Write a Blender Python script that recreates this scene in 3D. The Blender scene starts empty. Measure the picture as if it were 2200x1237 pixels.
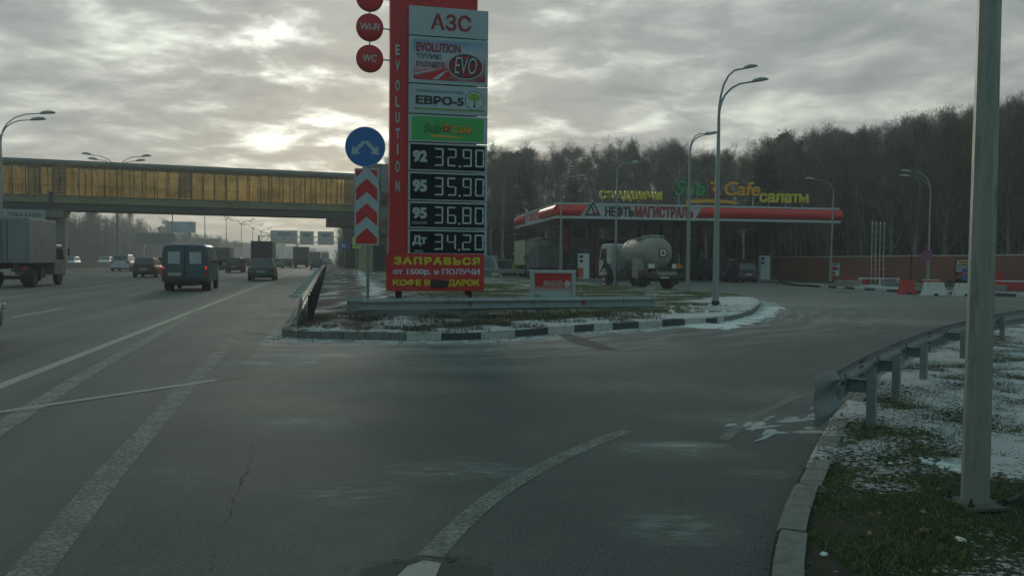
import bpy, bmesh, math, random
from mathutils import Matrix, Vector, noise as mnoise
random.seed(7)
R = math.radians
scene = bpy.context.scene
COL = scene.collection

# ------------------------------------------------------------------ camera
EYE, FOC = 1.55, 1738.0            # eye height; focal length in photograph pixels (2200 wide)
cam_d = bpy.data.cameras.new('camera'); cam = bpy.data.objects.new('camera', cam_d); COL.objects.link(cam)
cam_d.sensor_width = 36; cam_d.lens = 36*FOC/2200; cam_d.clip_start = .05; cam_d.clip_end = 6000
CM = Matrix.Rotation(R(90-1.967), 3, 'X') @ Matrix.Rotation(.0096, 3, 'Z')
cam.matrix_world = Matrix.Translation((0, 0, EYE)) @ CM.to_4x4()
scene.camera = cam

# ------------------------------------------------------------------ sky, sun, exposure
SUN_AZ, SUN_EL = R(-9.5), R(12)     # azimuth from +Y (negative = left)
world = bpy.data.worlds.new('World'); scene.world = world; world.use_nodes = True
wt = world.node_tree; wn = wt.nodes; wl = wt.links; wn.clear()
def W(t, **k):
    n = wn.new(t)
    for a, b in k.items(): setattr(n, a, b)
    return n
def wmath(op, a, b=None, clamp=False):
    n = wn.new('ShaderNodeMath'); n.operation = op; n.use_clamp = clamp
    for i, v in enumerate((a, b)):
        if v is None: continue
        if isinstance(v, (int, float)): n.inputs[i].default_value = v
        else: wl.new(v, n.inputs[i])
    return n.outputs[0]
wo = W('ShaderNodeOutputWorld'); bg = W('ShaderNodeBackground'); wl.new(bg.outputs[0], wo.inputs[0])
sky = W('ShaderNodeTexSky', sky_type='NISHITA', sun_disc=False, sun_elevation=SUN_EL, sun_rotation=SUN_AZ, air_density=1.5, dust_density=3)
tc = W('ShaderNodeTexCoord'); sep = W('ShaderNodeSeparateXYZ'); wl.new(tc.outputs['Generated'], sep.inputs[0])
zc = wmath('ADD', wmath('MAXIMUM', sep.outputs[2], 0.0), .13)
cb = W('ShaderNodeCombineXYZ')
wl.new(wmath('DIVIDE', sep.outputs[0], zc), cb.inputs[0]); wl.new(wmath('DIVIDE', sep.outputs[1], zc), cb.inputs[1])
def wnoise(scale, detail, rough, dist, loc, sc=(1, 1, 1), rot=0):
    n = W('ShaderNodeTexNoise'); n.inputs['Scale'].default_value = scale; n.inputs['Detail'].default_value = detail; n.inputs['Roughness'].default_value = rough; n.inputs['Distortion'].default_value = dist
    mp = W('ShaderNodeMapping'); mp.inputs['Location'].default_value = loc; mp.inputs['Scale'].default_value = sc; mp.inputs['Rotation'].default_value = (0, 0, R(rot)); wl.new(cb.outputs[0], mp.inputs[0]); wl.new(mp.outputs[0], n.inputs['Vector']); return n.outputs[0]
nA = wnoise(2.3, 8, .56, .35, (3.1, 1.7, 0), (1.15, 1.15, 1), 22)      # cloud cells
nB = wnoise(.55, 3, .5, .3, (7.3, 2.2, 0))                           # large masses
nC = wnoise(5.2, 5, .6, .3, (1.3, 5.2, 0), (1, 1.3, 1), 22)          # small ripples
val = wmath('ADD', wmath('ADD', wmath('MULTIPLY', nA, .62), wmath('MULTIPLY', nB, .22)), wmath('MULTIPLY', nC, .16))
dt = W('ShaderNodeVectorMath', operation='DOT_PRODUCT'); wl.new(tc.outputs['Generated'], dt.inputs[0])
dt.inputs[1].default_value = (math.sin(SUN_AZ)*math.cos(SUN_EL), math.cos(SUN_AZ)*math.cos(SUN_EL), math.sin(SUN_EL))
dc = wmath('MAXIMUM', dt.outputs['Value'], 0.0)
g_wide = wmath('POWER', dc, 7.0); g_tight = wmath('POWER', dc, 45.0)
val = wmath('ADD', .487, wmath('MULTIPLY', wmath('SUBTRACT', val, .49), wmath('ADD', .80, wmath('MULTIPLY', wmath('POWER', dc, 14.0), .65))))
ramp = W('ShaderNodeValToRGB'); wl.new(val, ramp.inputs[0])
e = ramp.color_ramp.elements
e[0].position = .36; e[0].color = (.185, .213, .224, 1)
e[1].position = .66; e[1].color = (.57, .62, .54, 1)
m_ = e.new(.47); m_.color = (.25, .277, .276, 1)
m_ = e.new(.53); m_.color = (.325, .353, .338, 1)
m_ = e.new(.59); m_.color = (.44, .475, .43, 1)
# glow of the veiled sun in the clouds
thin = wmath('MULTIPLY', wmath('SUBTRACT', val, .47, clamp=True), 9.0)
amp = wmath('ADD', wmath('ADD', .80, wmath('MULTIPLY', g_wide, .30)), wmath('MULTIPLY', wmath('MULTIPLY', g_tight, thin), .75))
mul = W('ShaderNodeVectorMath', operation='SCALE'); wl.new(ramp.outputs[0], mul.inputs[0]); wl.new(amp, mul.inputs['Scale'])
# pale warm band low over the road
hz = wmath('POWER', wmath('SUBTRACT', 1.0, wmath('MAXIMUM', sep.outputs[2], 0.0), clamp=True), 15.0)
hmix = W('ShaderNodeMix', data_type='RGBA'); wl.new(wmath('MULTIPLY', hz, wmath('MULTIPLY', g_wide, .9)), hmix.inputs[0])
wl.new(mul.outputs[0], hmix.inputs[6]); hmix.inputs[7].default_value = (.66, .60, .43, 1)
# cool zenith and cool sky behind the camera (both outside the picture)
zk = wmath('ADD', wmath('MULTIPLY', wmath('SUBTRACT', sep.outputs[2], .30, clamp=True), 1.8), wmath('MULTIPLY', wmath('MULTIPLY', sep.outputs[1], -1.0, clamp=True), .9), clamp=True)
zen = W('ShaderNodeMix', data_type='RGBA', blend_type='MULTIPLY'); wl.new(zk, zen.inputs[0])
wl.new(hmix.outputs[2], zen.inputs[6]); zen.inputs[7].default_value = (.56, .87, .92, 1)
skm = W('ShaderNodeVectorMath', operation='SCALE'); wl.new(sky.outputs[0], skm.inputs[0]); skm.inputs['Scale'].default_value = .002
add = W('ShaderNodeVectorMath', operation='ADD'); wl.new(zen.outputs[2], add.inputs[0]); wl.new(skm.outputs[0], add.inputs[1])
# 9.1 x cloud radiance, so that the Background strength stays at 0.11 of the physical sky scale
scl = W('ShaderNodeVectorMath', operation='SCALE'); wl.new(add.outputs[0], scl.inputs[0]); scl.inputs['Scale'].default_value = 9.1
wl.new(scl.outputs[0], bg.inputs[0]); bg.inputs[1].default_value = .11

sun_d = bpy.data.lights.new('sun', 'SUN'); sun_d.energy = .5; sun_d.angle = R(14); sun_d.color = (1, .90, .74)
sun = bpy.data.objects.new('sun', sun_d); COL.objects.link(sun)
sun.rotation_euler = (R(90)-SUN_EL, 0, math.pi-SUN_AZ)
sun.rotation_euler = Vector((-math.sin(SUN_AZ)*math.cos(SUN_EL), -math.cos(SUN_AZ)*math.cos(SUN_EL), -math.sin(SUN_EL))).to_track_quat('-Z', 'Y').to_euler()
scene.view_settings.view_transform = 'Standard'; scene.view_settings.look = 'None'
scene.view_settings.exposure = 0.52; scene.view_settings.gamma = 1.0
scene.cycles.max_bounces = 6; scene.cycles.volume_bounces = 0; scene.cycles.transparent_max_bounces = 8
scene.cycles.use_adaptive_sampling = True; scene.cycles.adaptive_threshold = .03

# ------------------------------------------------------------------ places: pixel of the photograph -> point of the world
def ray(px, py):
    return CM @ Vector((px-1100, 618.5-py, -FOC)).normalized()
def gr(px, py, z=0.0):
    r = ray(px, py); t = (z-EYE)/r.z
    return Vector((r.x*t, r.y*t, z))
def at(px, py, D):
    r = ray(px, py); t = D/r.y
    return Vector((r.x*t, D, EYE+r.z*t))
def hor(px): return 558.8+(px-1100)*.0096
HA = math.atan((1100-707)/FOC)        # the highway runs this far left of the view
HD = Vector((-math.sin(HA), math.cos(HA), 0)); HN = Vector((math.cos(HA), math.sin(HA), 0))
def hw(p, s, z=0.0): return HN*p+HD*s+Vector((0, 0, z))
def perp(v): return v.x*HN.x+v.y*HN.y
def along(v): return v.x*HD.x+v.y*HD.y

class Frame:
    """a local frame standing on the ground: x along the front, -y towards the viewer, z up"""
    def __init__(s, o, yaw, z=0.0):
        s.o = Vector((o[0], o[1], z)); s.yaw = yaw
        s.m = Matrix.Translation(s.o) @ Matrix.Rotation(yaw, 4, 'Z'); s.i = s.m.inverted()
    def uv(s, px, py, y=0.0):
        r3 = s.i.to_3x3() @ ray(px, py); c = s.i @ Vector((0, 0, EYE)); t = (y-c.y)/r3.y
        q = c+r3*t; return q.x, q.z
    def rect(s, x0, y0, x1, y1, y=0.0):
        a = s.uv(x0, (y0+y1)/2, y)[0]; b = s.uv(x1, (y0+y1)/2, y)[0]
        c = s.uv((x0+x1)/2, y0, y)[1]; d = s.uv((x0+x1)/2, y1, y)[1]
        return a, d, b, c          # u0, z0, u1, z1

# ------------------------------------------------------------------ objects
def tag(o, label=None, cat=None, group=None, kind=None):
    if label: o['label'] = label
    if cat: o['category'] = cat
    if group: o['group'] = group
    if kind: o['kind'] = kind
    return o
def thing(name, label, cat, loc=(0, 0, 0), yaw=0.0, group=None):
    o = bpy.data.objects.new(name, None); COL.objects.link(o); o.empty_display_size = .2
    o.location = loc; o.rotation_euler = (0, 0, yaw)
    return tag(o, label, cat, group)
def thing_f(name, label, cat, F, group=None): return thing(name, label, cat, F.o, F.yaw, group)

class MB:
    def __init__(s): s.v = []; s.f = []; s.m = []; s.cur = 0
    def mat(s, i): s.cur = i; return s
    def add(s, vs, fs):
        b = len(s.v); s.v += [tuple(v) for v in vs]
        for f in fs: s.f.append(tuple(b+i for i in f)); s.m.append(s.cur)
        return s
    def box(s, c, d, yaw=0.0, top=None):
        """centre, full sizes; top = (sx, sy) scale of the top face"""
        hx, hy, hz = d[0]/2, d[1]/2, d[2]/2; tx, ty = top or (1, 1); vs = []
        ca, sa = math.cos(yaw), math.sin(yaw)
        for z, kx, ky in ((-hz, 1, 1), (hz, tx, ty)):
            for x, y in ((-hx, -hy), (hx, -hy), (hx, hy), (-hx, hy)):
                x *= kx; y *= ky; vs.append((c[0]+x*ca-y*sa, c[1]+x*sa+y*ca, c[2]+z))
        return s.add(vs, [(3, 2, 1, 0), (4, 5, 6, 7), (0, 1, 5, 4), (1, 2, 6, 5), (2, 3, 7, 6), (3, 0, 4, 7)])
    def bb(s, x0, x1, y0, y1, z0, z1): return s.box(((x0+x1)/2, (y0+y1)/2, (z0+z1)/2), (x1-x0, y1-y0, z1-z0))
    def tube(s, path, rad, n=8, cap=True):
        P = [Vector(p) for p in path]; k = len(P)
        if isinstance(rad, (int, float)): rad = [rad]*k
        rings = []; prev = None
        for i in range(k):
            t = (P[min(i+1, k-1)]-P[max(i-1, 0)]).normalized()
            if prev is None:
                a = t.orthogonal().normalized()
            else: a = (prev-t*prev.dot(t)).normalized()
            prev = a; b = t.cross(a)
            rings.append([P[i]+(a*math.cos(2*math.pi*j/n)+b*math.sin(2*math.pi*j/n))*rad[i] for j in range(n)])
        vs = [v for r_ in rings for v in r_]; fs = []
        for i in range(k-1):
            for j in range(n):
                j2 = (j+1) % n; fs.append((i*n+j, i*n+j2, (i+1)*n+j2, (i+1)*n+j))
        if cap: fs += [tuple(reversed(range(n))), tuple(range((k-1)*n, k*n))]
        return s.add(vs, fs)
    def cyl(s, p0, p1, r0, r1=None, n=16): return s.tube([p0, p1], [r0, r1 if r1 is not None else r0], n)
    def lathe(s, o, axis, prof, n=24, sx=1.0):
        """prof: (distance along axis, radius)"""
        ax = Vector(axis).normalized(); a = ax.orthogonal().normalized()
        if abs(ax.z) < .5: a = Vector((0, 0, 1))
        b = ax.cross(a); o = Vector(o); vs = []; fs = []; k = len(prof)
        for d, r_ in prof:
            for j in range(n):
                t = 2*math.pi*j/n; vs.append(o+ax*d+(a*math.cos(t)+b*math.sin(t)*sx)*r_)
        for i in range(k-1):
            for j in range(n):
                j2 = (j+1) % n; fs.append((i*n+j, i*n+j2, (i+1)*n+j2, (i+1)*n+j))
        fs += [tuple(reversed(range(n))), tuple(range((k-1)*n, k*n))]
        return s.add(vs, fs)
    def poly(s, pts, y0, y1):
        """outline in (x, z), extruded from y0 to y1"""
        n = len(pts); vs = [(p[0], y0, p[1]) for p in pts]+[(p[0], y1, p[1]) for p in pts]
        fs = [tuple(range(n)), tuple(reversed(range(n, 2*n)))]
        for i in range(n): j = (i+1) % n; fs.append((j, i, n+i, n+j))
        return s.add(vs, fs)
    def polyx(s, pts, x0, x1):
        """outline in (y, z), extruded along x"""
        n = len(pts); vs = [(x0, p[0], p[1]) for p in pts]+[(x1, p[0], p[1]) for p in pts]
        fs = [tuple(range(n)), tuple(reversed(range(n, 2*n)))]
        for i in range(n): j = (i+1) % n; fs.append((j, i, n+i, n+j))
        return s.add(vs, fs)
    def flat(s, pts, z0, z1):
        """outline in (x, y), extruded in z"""
        n = len(pts); vs = [(p[0], p[1], z0) for p in pts]+[(p[0], p[1], z1) for p in pts]
        fs = [tuple(reversed(range(n))), tuple(range(n, 2*n))]
        for i in range(n): j = (i+1) % n; fs.append((i, j, n+j, n+i))
        return s.add(vs, fs)
    def loft(s, secs, cap=True):
        k = len(secs); n = len(secs[0]); vs = [p for q in secs for p in q]; fs = []
        for i in range(k-1):
            for j in range(n): j2 = (j+1) % n; fs.append((i*n+j, i*n+j2, (i+1)*n+j2, (i+1)*n+j))
        if cap: fs += [tuple(reversed(range(n))), tuple(range((k-1)*n, k*n))]
        return s.add(vs, fs)
    def strip(s, A, B):
        vs = list(A)+list(B); n = len(A)
        return s.add(vs, [(i, i+1, n+i+1, n+i) for i in range(n-1)])
    def mesh(s, name, mats, smooth=None):
        me = bpy.data.meshes.new(name); me.from_pydata(s.v, [], s.f)
        for m in (mats if isinstance(mats, (list, tuple)) else [mats]): me.materials.append(m)
        if any(s.m): me.polygons.foreach_set('material_index', s.m)
        bm = bmesh.new(); bm.from_mesh(me); bmesh.ops.recalc_face_normals(bm, faces=bm.faces); bm.to_mesh(me); bm.free()
        if smooth:
            me.polygons.foreach_set('use_smooth', [True]*len(me.polygons))
            me.set_sharp_from_angle(angle=R(smooth))
        me.update(); return me
    def build(s, name, mats, parent=None, smooth=None, bevel=0, label=None):
        o = bpy.data.objects.new(name, s.mesh(name, mats, smooth)); COL.objects.link(o)
        if parent is not None: o.parent = parent
        if bevel:
            b = o.modifiers.new('bevel', 'BEVEL'); b.width = bevel; b.segments = 2; b.limit_method = 'ANGLE'; b.angle_limit = R(35)
        if label: o['label'] = label
        return o
def kids(o): return [c for c in COL.objects if c.parent == o]
def copy_tree(o, parent=None, fam=None):
    if fam is None:
        fam = {}
        for c in COL.objects:
            if c.parent: fam.setdefault(c.parent.name, []).append(c)
    c = o.copy(); COL.objects.link(c)
    if parent is not None: c.parent = parent
    for ch in fam.get(o.name, []): copy_tree(ch, c, fam)
    return c

# ------------------------------------------------------------------ materials (all procedural)
def nodes(name):
    m = bpy.data.materials.new(name); m.use_nodes = True
    nt = m.node_tree; return m, nt, nt.nodes, nt.links, nt.nodes['Principled BSDF']
def mixrgb(nt, fac, a, b, bt='MIX'):
    n = nt.nodes.new('ShaderNodeMix'); n.data_type = 'RGBA'; n.blend_type = bt
    for i, v in ((0, fac), (6, a), (7, b)):
        if isinstance(v, (int, float)): n.inputs[i].default_value = v
        elif isinstance(v, tuple): n.inputs[i].default_value = (*v[:3], 1)
        else: nt.links.new(v, n.inputs[i])
    return n.outputs[2]
def mth(nt, op, a, b=None, clamp=False):
    n = nt.nodes.new('ShaderNodeMath'); n.operation = op; n.use_clamp = clamp
    for i, v in enumerate((a, b)):
        if v is None: continue
        if isinstance(v, (int, float)): n.inputs[i].default_value = v
        else: nt.links.new(v, n.inputs[i])
    return n.outputs[0]
def noi(nt, vec, scale, detail=4, rough=.55, dist=0.0):
    n = nt.nodes.new('ShaderNodeTexNoise'); n.inputs['Scale'].default_value = scale; n.inputs['Detail'].default_value = detail
    n.inputs['Roughness'].default_value = rough; n.inputs['Distortion'].default_value = dist
    if vec is not None: nt.links.new(vec, n.inputs['Vector'])
    return n.outputs[0]
def mapr(nt, v, a, b, c=0.0, d=1.0):
    n = nt.nodes.new('ShaderNodeMapRange'); nt.links.new(v, n.inputs[0])
    for i, k in enumerate((a, b, c, d)): n.inputs[i+1].default_value = k
    return n.outputs[0]
def bumpn(nt, b, h, strength, dist=.02):
    n = nt.nodes.new('ShaderNodeBump'); n.inputs['Strength'].default_value = strength; n.inputs['Distance'].default_value = dist
    nt.links.new(h, n.inputs['Height']); nt.links.new(n.outputs[0], b.inputs['Normal'])
def mk(name, col, rough=.6, metal=0.0, var=.15, scale=5.0, bump=0.0, bscale=60.0, dirt=0.0, dcol=(.10, .095, .08), spec=None, stretch=None):
    m, nt, N, L, b = nodes(name)
    co = N.new('ShaderNodeTexCoord').outputs['Object']
    if stretch:
        mp = N.new('ShaderNodeMapping'); mp.inputs['Scale'].default_value = stretch; L.new(co, mp.inputs[0]); co = mp.outputs[0]
    a = noi(nt, co, scale, 5)
    c = mixrgb(nt, a, tuple(x*(1-var) for x in col), tuple(min(1, x*(1+var)) for x in col))
    if dirt:
        d = mapr(nt, noi(nt, co, scale*1.7+.7, 6, .65), .62-.3*dirt, .78-.2*dirt)
        c = mixrgb(nt, mth(nt, 'MULTIPLY', d, min(1, .45+dirt*.5)), c, dcol)
        L.new(mapr(nt, d, 0, 1, rough, min(1, rough+.25)), b.inputs['Roughness'])
    else:
        L.new(mapr(nt, a, .2, .8, max(.03, rough-.08), min(1, rough+.08)), b.inputs['Roughness'])
    L.new(c, b.inputs['Base Color']); b.inputs['Metallic'].default_value = metal
    if spec is not None: b.inputs['Specular IOR Level'].default_value = spec
    if bump: bumpn(nt, b, noi(nt, co, bscale, 4), bump)
    return m
def glow(name, col, strength):
    m, nt, N, L, b = nodes(name); b.inputs['Base Color'].default_value = (*col, 1)
    b.inputs['Emission Color'].default_value = (*col, 1); b.inputs['Emission Strength'].default_value = strength; return m
M = dict(
 galv=mk('galvanised_steel', (.21, .24, .245), .52, .35, .25, 3, .15, 90, dirt=.35, dcol=(.13, .12, .10)),
 pole=mk('pole_paint', (.25, .275, .245), .5, .2, .2, 14, .15, 90, dirt=.35, dcol=(.12, .125, .10), stretch=(1, 1, .12)),
 lamp=mk('lamp_post_metal', (.26, .30, .30), .5, .5, .12, 3),
 galvl=mk('pale_galvanised_steel', (.26, .295, .30), .5, .25, .2, 3, .12, 90, dirt=.3, dcol=(.16, .155, .13)),
 dark=mk('dark_metal', (.035, .04, .04), .55, .4, .2, 6),
 rubber=mk('tyre_rubber', (.022, .022, .022), .85, 0, .3, 9, dirt=.5, dcol=(.07, .065, .055)),
 rim=mk('wheel_rim', (.20, .20, .19), .5, .6, .2, 9, dirt=.5),
 white=mk('white_paint', (.58, .62, .62), .5, 0, .07, 3, dirt=.18, dcol=(.30, .30, .27)),
 signw=mk('sign_white', (.36, .43, .46), .4, 0, .05, 2, dirt=.08, dcol=(.30, .32, .32)),
 signk=mk('display_black', (.012, .015, .018), .55, 0, .2, 4, spec=.15),
 seg=mk('flap_segment', (.50, .56, .56), .5, 0, .08, 20),
 segoff=mk('flap_segment_edge', (.05, .055, .06), .5, 0, .1, 20),
 red=mk('sign_red', (.50, .020, .024), .42, 0, .1, 2, dirt=.15, dcol=(.20, .03, .03)),
 redd=mk('letter_red', (.32, .012, .022), .45, 0, .08, 4),
 blackl=mk('letter_black', (.022, .026, .03), .45, 0, .2, 4),
 greyl=mk('letter_grey', (.40, .46, .48), .5, 0, .08, 4),
 orange=mk('orange_paint', (.50, .10, .03), .45, 0, .1, 5, dirt=.2),
 yellow=mk('letter_yellow', (.62, .50, .02), .45, 0, .1, 4),
 ylw2=mk('banner_yellow', (.58, .52, .03), .55, 0, .06, 4),
 lilac=mk('banner_white', (.52, .52, .66), .55, 0, .06, 4),
 amber=mk('letter_amber', (.70, .33, .02), .45, 0, .08, 4),
 green=mk('letter_green', (.02, .26, .09), .45, 0, .1, 4),
 greenp=mk('panel_green', (.05, .36, .09), .42, 0, .06, 2),
 blue=mk('sign_blue', (.015, .13, .40), .38, 0, .06, 4, dirt=.08, dcol=(.05, .12, .25)),
 conc=mk('concrete', (.23, .23, .21), .85, 0, .22, 2.5, .4, 30, dirt=.35, dcol=(.12, .115, .10)),
 concw=mk('whitewashed_concrete', (.55, .56, .52), .8, 0, .15, 3, .4, 30, dirt=.3, dcol=(.20, .19, .16)),
 kerbk=mk('kerb_dark_paint', (.045, .055, .06), .7, 0, .25, 6, .3, 40, dirt=.3, dcol=(.15, .15, .13)),
 kerbw=mk('kerb_white_paint', (.42, .43, .40), .75, 0, .15, 5, .3, 40, dirt=.42, dcol=(.17, .165, .14)),
 kerbg=mk('kerb_stone', (.17, .175, .155), .85, 0, .25, 5, .5, 40, dirt=.5, dcol=(.09, .085, .07)),
 plasr=mk('red_plastic', (.42, .018, .018), .45, 0, .1, 4, dirt=.25, dcol=(.2, .05, .04)),
 glass=mk('vehicle_glass', (.03, .04, .045), .12, 0, .1, 5, spec=.8),
 glassl=mk('curtained_glass', (.40, .43, .46), .25, 0, .15, 5),
 plate=mk('number_plate', (.45, .45, .42), .5, 0, .15, 30, dirt=.5),
 tail=mk('tail_lamp', (.30, .012, .012), .3, 0, .1, 8),
 tailon=glow('tail_lamp_lit', (.8, .04, .03), .22),
 orangel=mk('indicator_lamp', (.55, .15, .02), .3, 0, .1, 8),
 tarp=mk('grey_tarpaulin', (.10, .115, .115), .7, 0, .12, 2, .2, 8, dirt=.2),
 boxw=mk('dirty_white_box', (.20, .215, .215), .6, 0, .10, .8, dirt=.25, dcol=(.15, .15, .14)),
 boxd=mk('dirty_grey_box', (.07, .08, .085), .65, 0, .12, 2, dirt=.35),
 tank=mk('tank_paint', (.26, .25, .21), .5, 0, .10, 1.2, dirt=.45, dcol=(.17, .155, .125), stretch=(1, 1, .5)),
 cloth=mk('dark_cloth', (.02, .022, .028), .9, 0, .3, 8),
 skin=mk('skin', (.35, .20, .14), .6, 0, .1, 8),
 wood=mk('weathered_wood', (.20, .16, .11), .8, 0, .3, 4),
)

# ------------------------------------------------------------------ lettering
def text_mesh(s, w, h, ext=.01, offs=0.0, shear=0.0, mat=None, keep=False, space=1.0):
    over = max(0, offs-.018); offs = min(offs, .018)       # more weight than the outline can grow comes from shifted copies
    cu = bpy.data.curves.new('lettering', 'FONT'); cu.body = s; cu.size = 1; cu.offset = offs; cu.shear = shear; cu.extrude = .5; cu.space_character = space
    cu.resolution_u = 3
    o = bpy.data.objects.new('lettering', cu); COL.objects.link(o)
    dg = bpy.context.evaluated_depsgraph_get(); dg.update()
    me = bpy.data.meshes.new_from_object(o.evaluated_get(dg)); bold = over
    bpy.data.objects.remove(o); bpy.data.curves.remove(cu)
    xs = [v.co.x for v in me.vertices]; ys = [v.co.y for v in me.vertices]
    x0, x1, y0, y1 = min(xs), max(xs), min(ys), max(ys)
    for v in me.vertices:
        x, y, z = v.co
        v.co = ((x-x0)/(x1-x0)*w, (-.5-z)*ext, (y-y0)/(y1-y0)*h)     # stands on the plate at y = 0, face towards -y
    me.materials.clear(); me.materials.append(mat); me.update()
    bm = bmesh.new(); bm.from_mesh(me)
    if bold:
        base_ = list(bm.verts)+list(bm.edges)+list(bm.faces); bx_ = bold*1.3*w/(x1-x0); bz_ = bold*1.0*h/(y1-y0)
        for k, (sx_, sz_) in enumerate(((-1, -1), (1, -1), (-1, 1), (1, 1), (0, 1), (0, -1))):
            g_ = bmesh.ops.duplicate(bm, geom=base_)['geom']
            for v in g_:
                if isinstance(v, bmesh.types.BMVert): v.co.x += sx_*bx_; v.co.z += sz_*bz_; v.co.y -= .0003*(k+1)
        for v in bm.verts: v.co.x = (v.co.x+bx_)*w/(w+2*bx_); v.co.z = (v.co.z+bz_)*h/(h+2*bz_)
    bmesh.ops.recalc_face_normals(bm, faces=bm.faces); bm.to_mesh(me); bm.free()
    return me
    bm = bmesh.new(); bm.from_mesh(me); bmesh.ops.recalc_face_normals(bm, faces=bm.faces); bm.to_mesh(me); bm.free()
    return me
def lettering(s, rect, mat, parent, y=0.0, ext=.01, offs=0.0, shear=0.0, name='lettering', space=1.0, tilt=0.0):
    u0, z0, u1, z1 = rect
    me = text_mesh(s, u1-u0, z1-z0, ext, offs, shear, mat, space=space); me.name = name
    o = bpy.data.objects.new(name, me); COL.objects.link(o); o.parent = parent; o.location = (u0, y, z0); o.rotation_euler = (0, tilt, 0)
    return o
def rounded(u0, z0, u1, z1, r, n=5):
    pts = []
    for cx, cz, a0 in ((u1-r, z0+r, -90), (u1-r, z1-r, 0), (u0+r, z1-r, 90), (u0+r, z0+r, 180)):
        for i in range(n+1): t = R(a0+90*i/n); pts.append((cx+r*math.cos(t), cz+r*math.sin(t)))
    return pts
def ellipse(cx, cz, a, b, n=28): return [(cx+a*math.cos(2*math.pi*i/n), cz+b*math.sin(2*math.pi*i/n)) for i in range(n)]

# ------------------------------------------------------------------ roads
def asphalt(name, ramp_side):
    m, nt, N, L, b = nodes(name)
    geo = N.new('ShaderNodeNewGeometry'); P = geo.outputs['Position']
    rot = N.new('ShaderNodeMapping'); rot.vector_type = 'POINT'; rot.inputs['Rotation'].default_value = (0, 0, -HA); L.new(P, rot.inputs[0])
    sp = N.new('ShaderNodeSeparateXYZ'); L.new(rot.outputs[0], sp.inputs[0])        # x = across the highway, y = along it
    fine = noi(nt, P, 95, 3, .7); mid = noi(nt, P, 9, 5, .6); big = noi(nt, P, .55, 4, .55)
    base = mixrgb(nt, mapr(nt, fine, .40, .62), (.022, .030, .0295), (.094, .116, .114))
    base = mixrgb(nt, mapr(nt, mid, .3, .7, 0, .06), base, (.045, .052, .049))
    base = mixrgb(nt, mapr(nt, big, .35, .7, 0, .28), base, (.095, .105, .098))
    sp1 = mapr(nt, noi(nt, P, 46, 2, .6), .585, .70); sp2 = mapr(nt, noi(nt, P, 33, 2, .6), .41, .30)
    base = mixrgb(nt, mth(nt, 'MULTIPLY', sp1, .55), base, (.19, .20, .185)); base = mixrgb(nt, mth(nt, 'MULTIPLY', sp2, .60), base, (.018, .021, .021))
    pat = mapr(nt, noi(nt, P, 1.1, 6, .72, .4), .50, .66)
    base = mixrgb(nt, mth(nt, 'MULTIPLY', pat, .22), base, (.16, .165, .145))
    if ramp_side:
        uv = N.new('ShaderNodeUVMap'); uv.uv_map = 'flow'
        fs = N.new('ShaderNodeSeparateXYZ'); L.new(uv.outputs[0], fs.inputs[0])
        mp = N.new('ShaderNodeMapping'); mp.inputs['Scale'].default_value = (.26, 2.6, 1); mp.inputs['Location'].default_value = (4.4, 1.1, 0); L.new(uv.outputs[0], mp.inputs[0])
        st = noi(nt, mp.outputs[0], 1.6, 6, .68, .6)
        near = mapr(nt, fs.outputs[1], .0, 4.6, 1.0, 0.0)
        k = mapr(nt, st, .455, .60); k = mth(nt, 'MULTIPLY', k, mth(nt, 'POWER', near, .8))
        base = mixrgb(nt, mth(nt, 'MULTIPLY', k, .80), base, (.33, .335, .315))
        # dusty salt further out and on the forecourt
        mp2 = N.new('ShaderNodeMapping'); mp2.inputs['Scale'].default_value = (.10, .55, 1); L.new(uv.outputs[0], mp2.inputs[0])
        s2 = noi(nt, mp2.outputs[0], 2.0, 5, .6, .8)
        far = mapr(nt, sp.outputs[1], 16, 30)
        base = mixrgb(nt, mth(nt, 'MULTIPLY', far, .36), base, (.20, .205, .175))
        s4 = mapr(nt, noi(nt, P, .42, 5, .62, .6), .50, .68)
        base = mixrgb(nt, mth(nt, 'MULTIPLY', s4, .20), base, (.20, .205, .185))
        base = mixrgb(nt, mth(nt, 'MULTIPLY', mapr(nt, s2, .42, .68), mth(nt, 'MULTIPLY', far, .62)), base, (.25, .25, .225))
        # packed snow against the kerb
        s3 = noi(nt, mp.outputs[0], 3.2, 6, .7, .9)
        band = mapr(nt, mth(nt, 'SUBTRACT', fs.outputs[1], mth(nt, 'MULTIPLY', s3, 2.3)), -.80, -.35, 1, 0)
        base = mixrgb(nt, mth(nt, 'MULTIPLY', band, mapr(nt, noi(nt, P, 2.2, 5, .65), .38, .62, .35, 1)), base, (.60, .63, .63))
    else:
        # wheel tracks: two pale strips in every 3.8 m lane
        w = mth(nt, 'ADD', sp.outputs[0], mth(nt, 'MULTIPLY', mid, .2))
        tr = mth(nt, 'COSINE', mth(nt, 'MULTIPLY', w, 2*math.pi/1.9))
        mp = N.new('ShaderNodeMapping'); mp.inputs['Scale'].default_value = (1.3, .03, 1); L.new(rot.outputs[0], mp.inputs[0])
        st = noi(nt, mp.outputs[0], 1.6, 5, .6)
        k = mth(nt, 'ADD', mapr(nt, tr, -1, 1, 0, .34), mapr(nt, st, .35, .7, 0, .45))
        k = mth(nt, 'MULTIPLY', k, mapr(nt, sp.outputs[0], -3.4, -1.3, 1, .25))
        base = mixrgb(nt, k, base, (.15, .160, .148))
    L.new(base, b.inputs['Base Color'])
    L.new(mapr(nt, big, .3, .7, .70, .82), b.inputs['Roughness']); b.inputs['Specular IOR Level'].default_value = .35
    bumpn(nt, b, fine, .45, .007)
    return m
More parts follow.
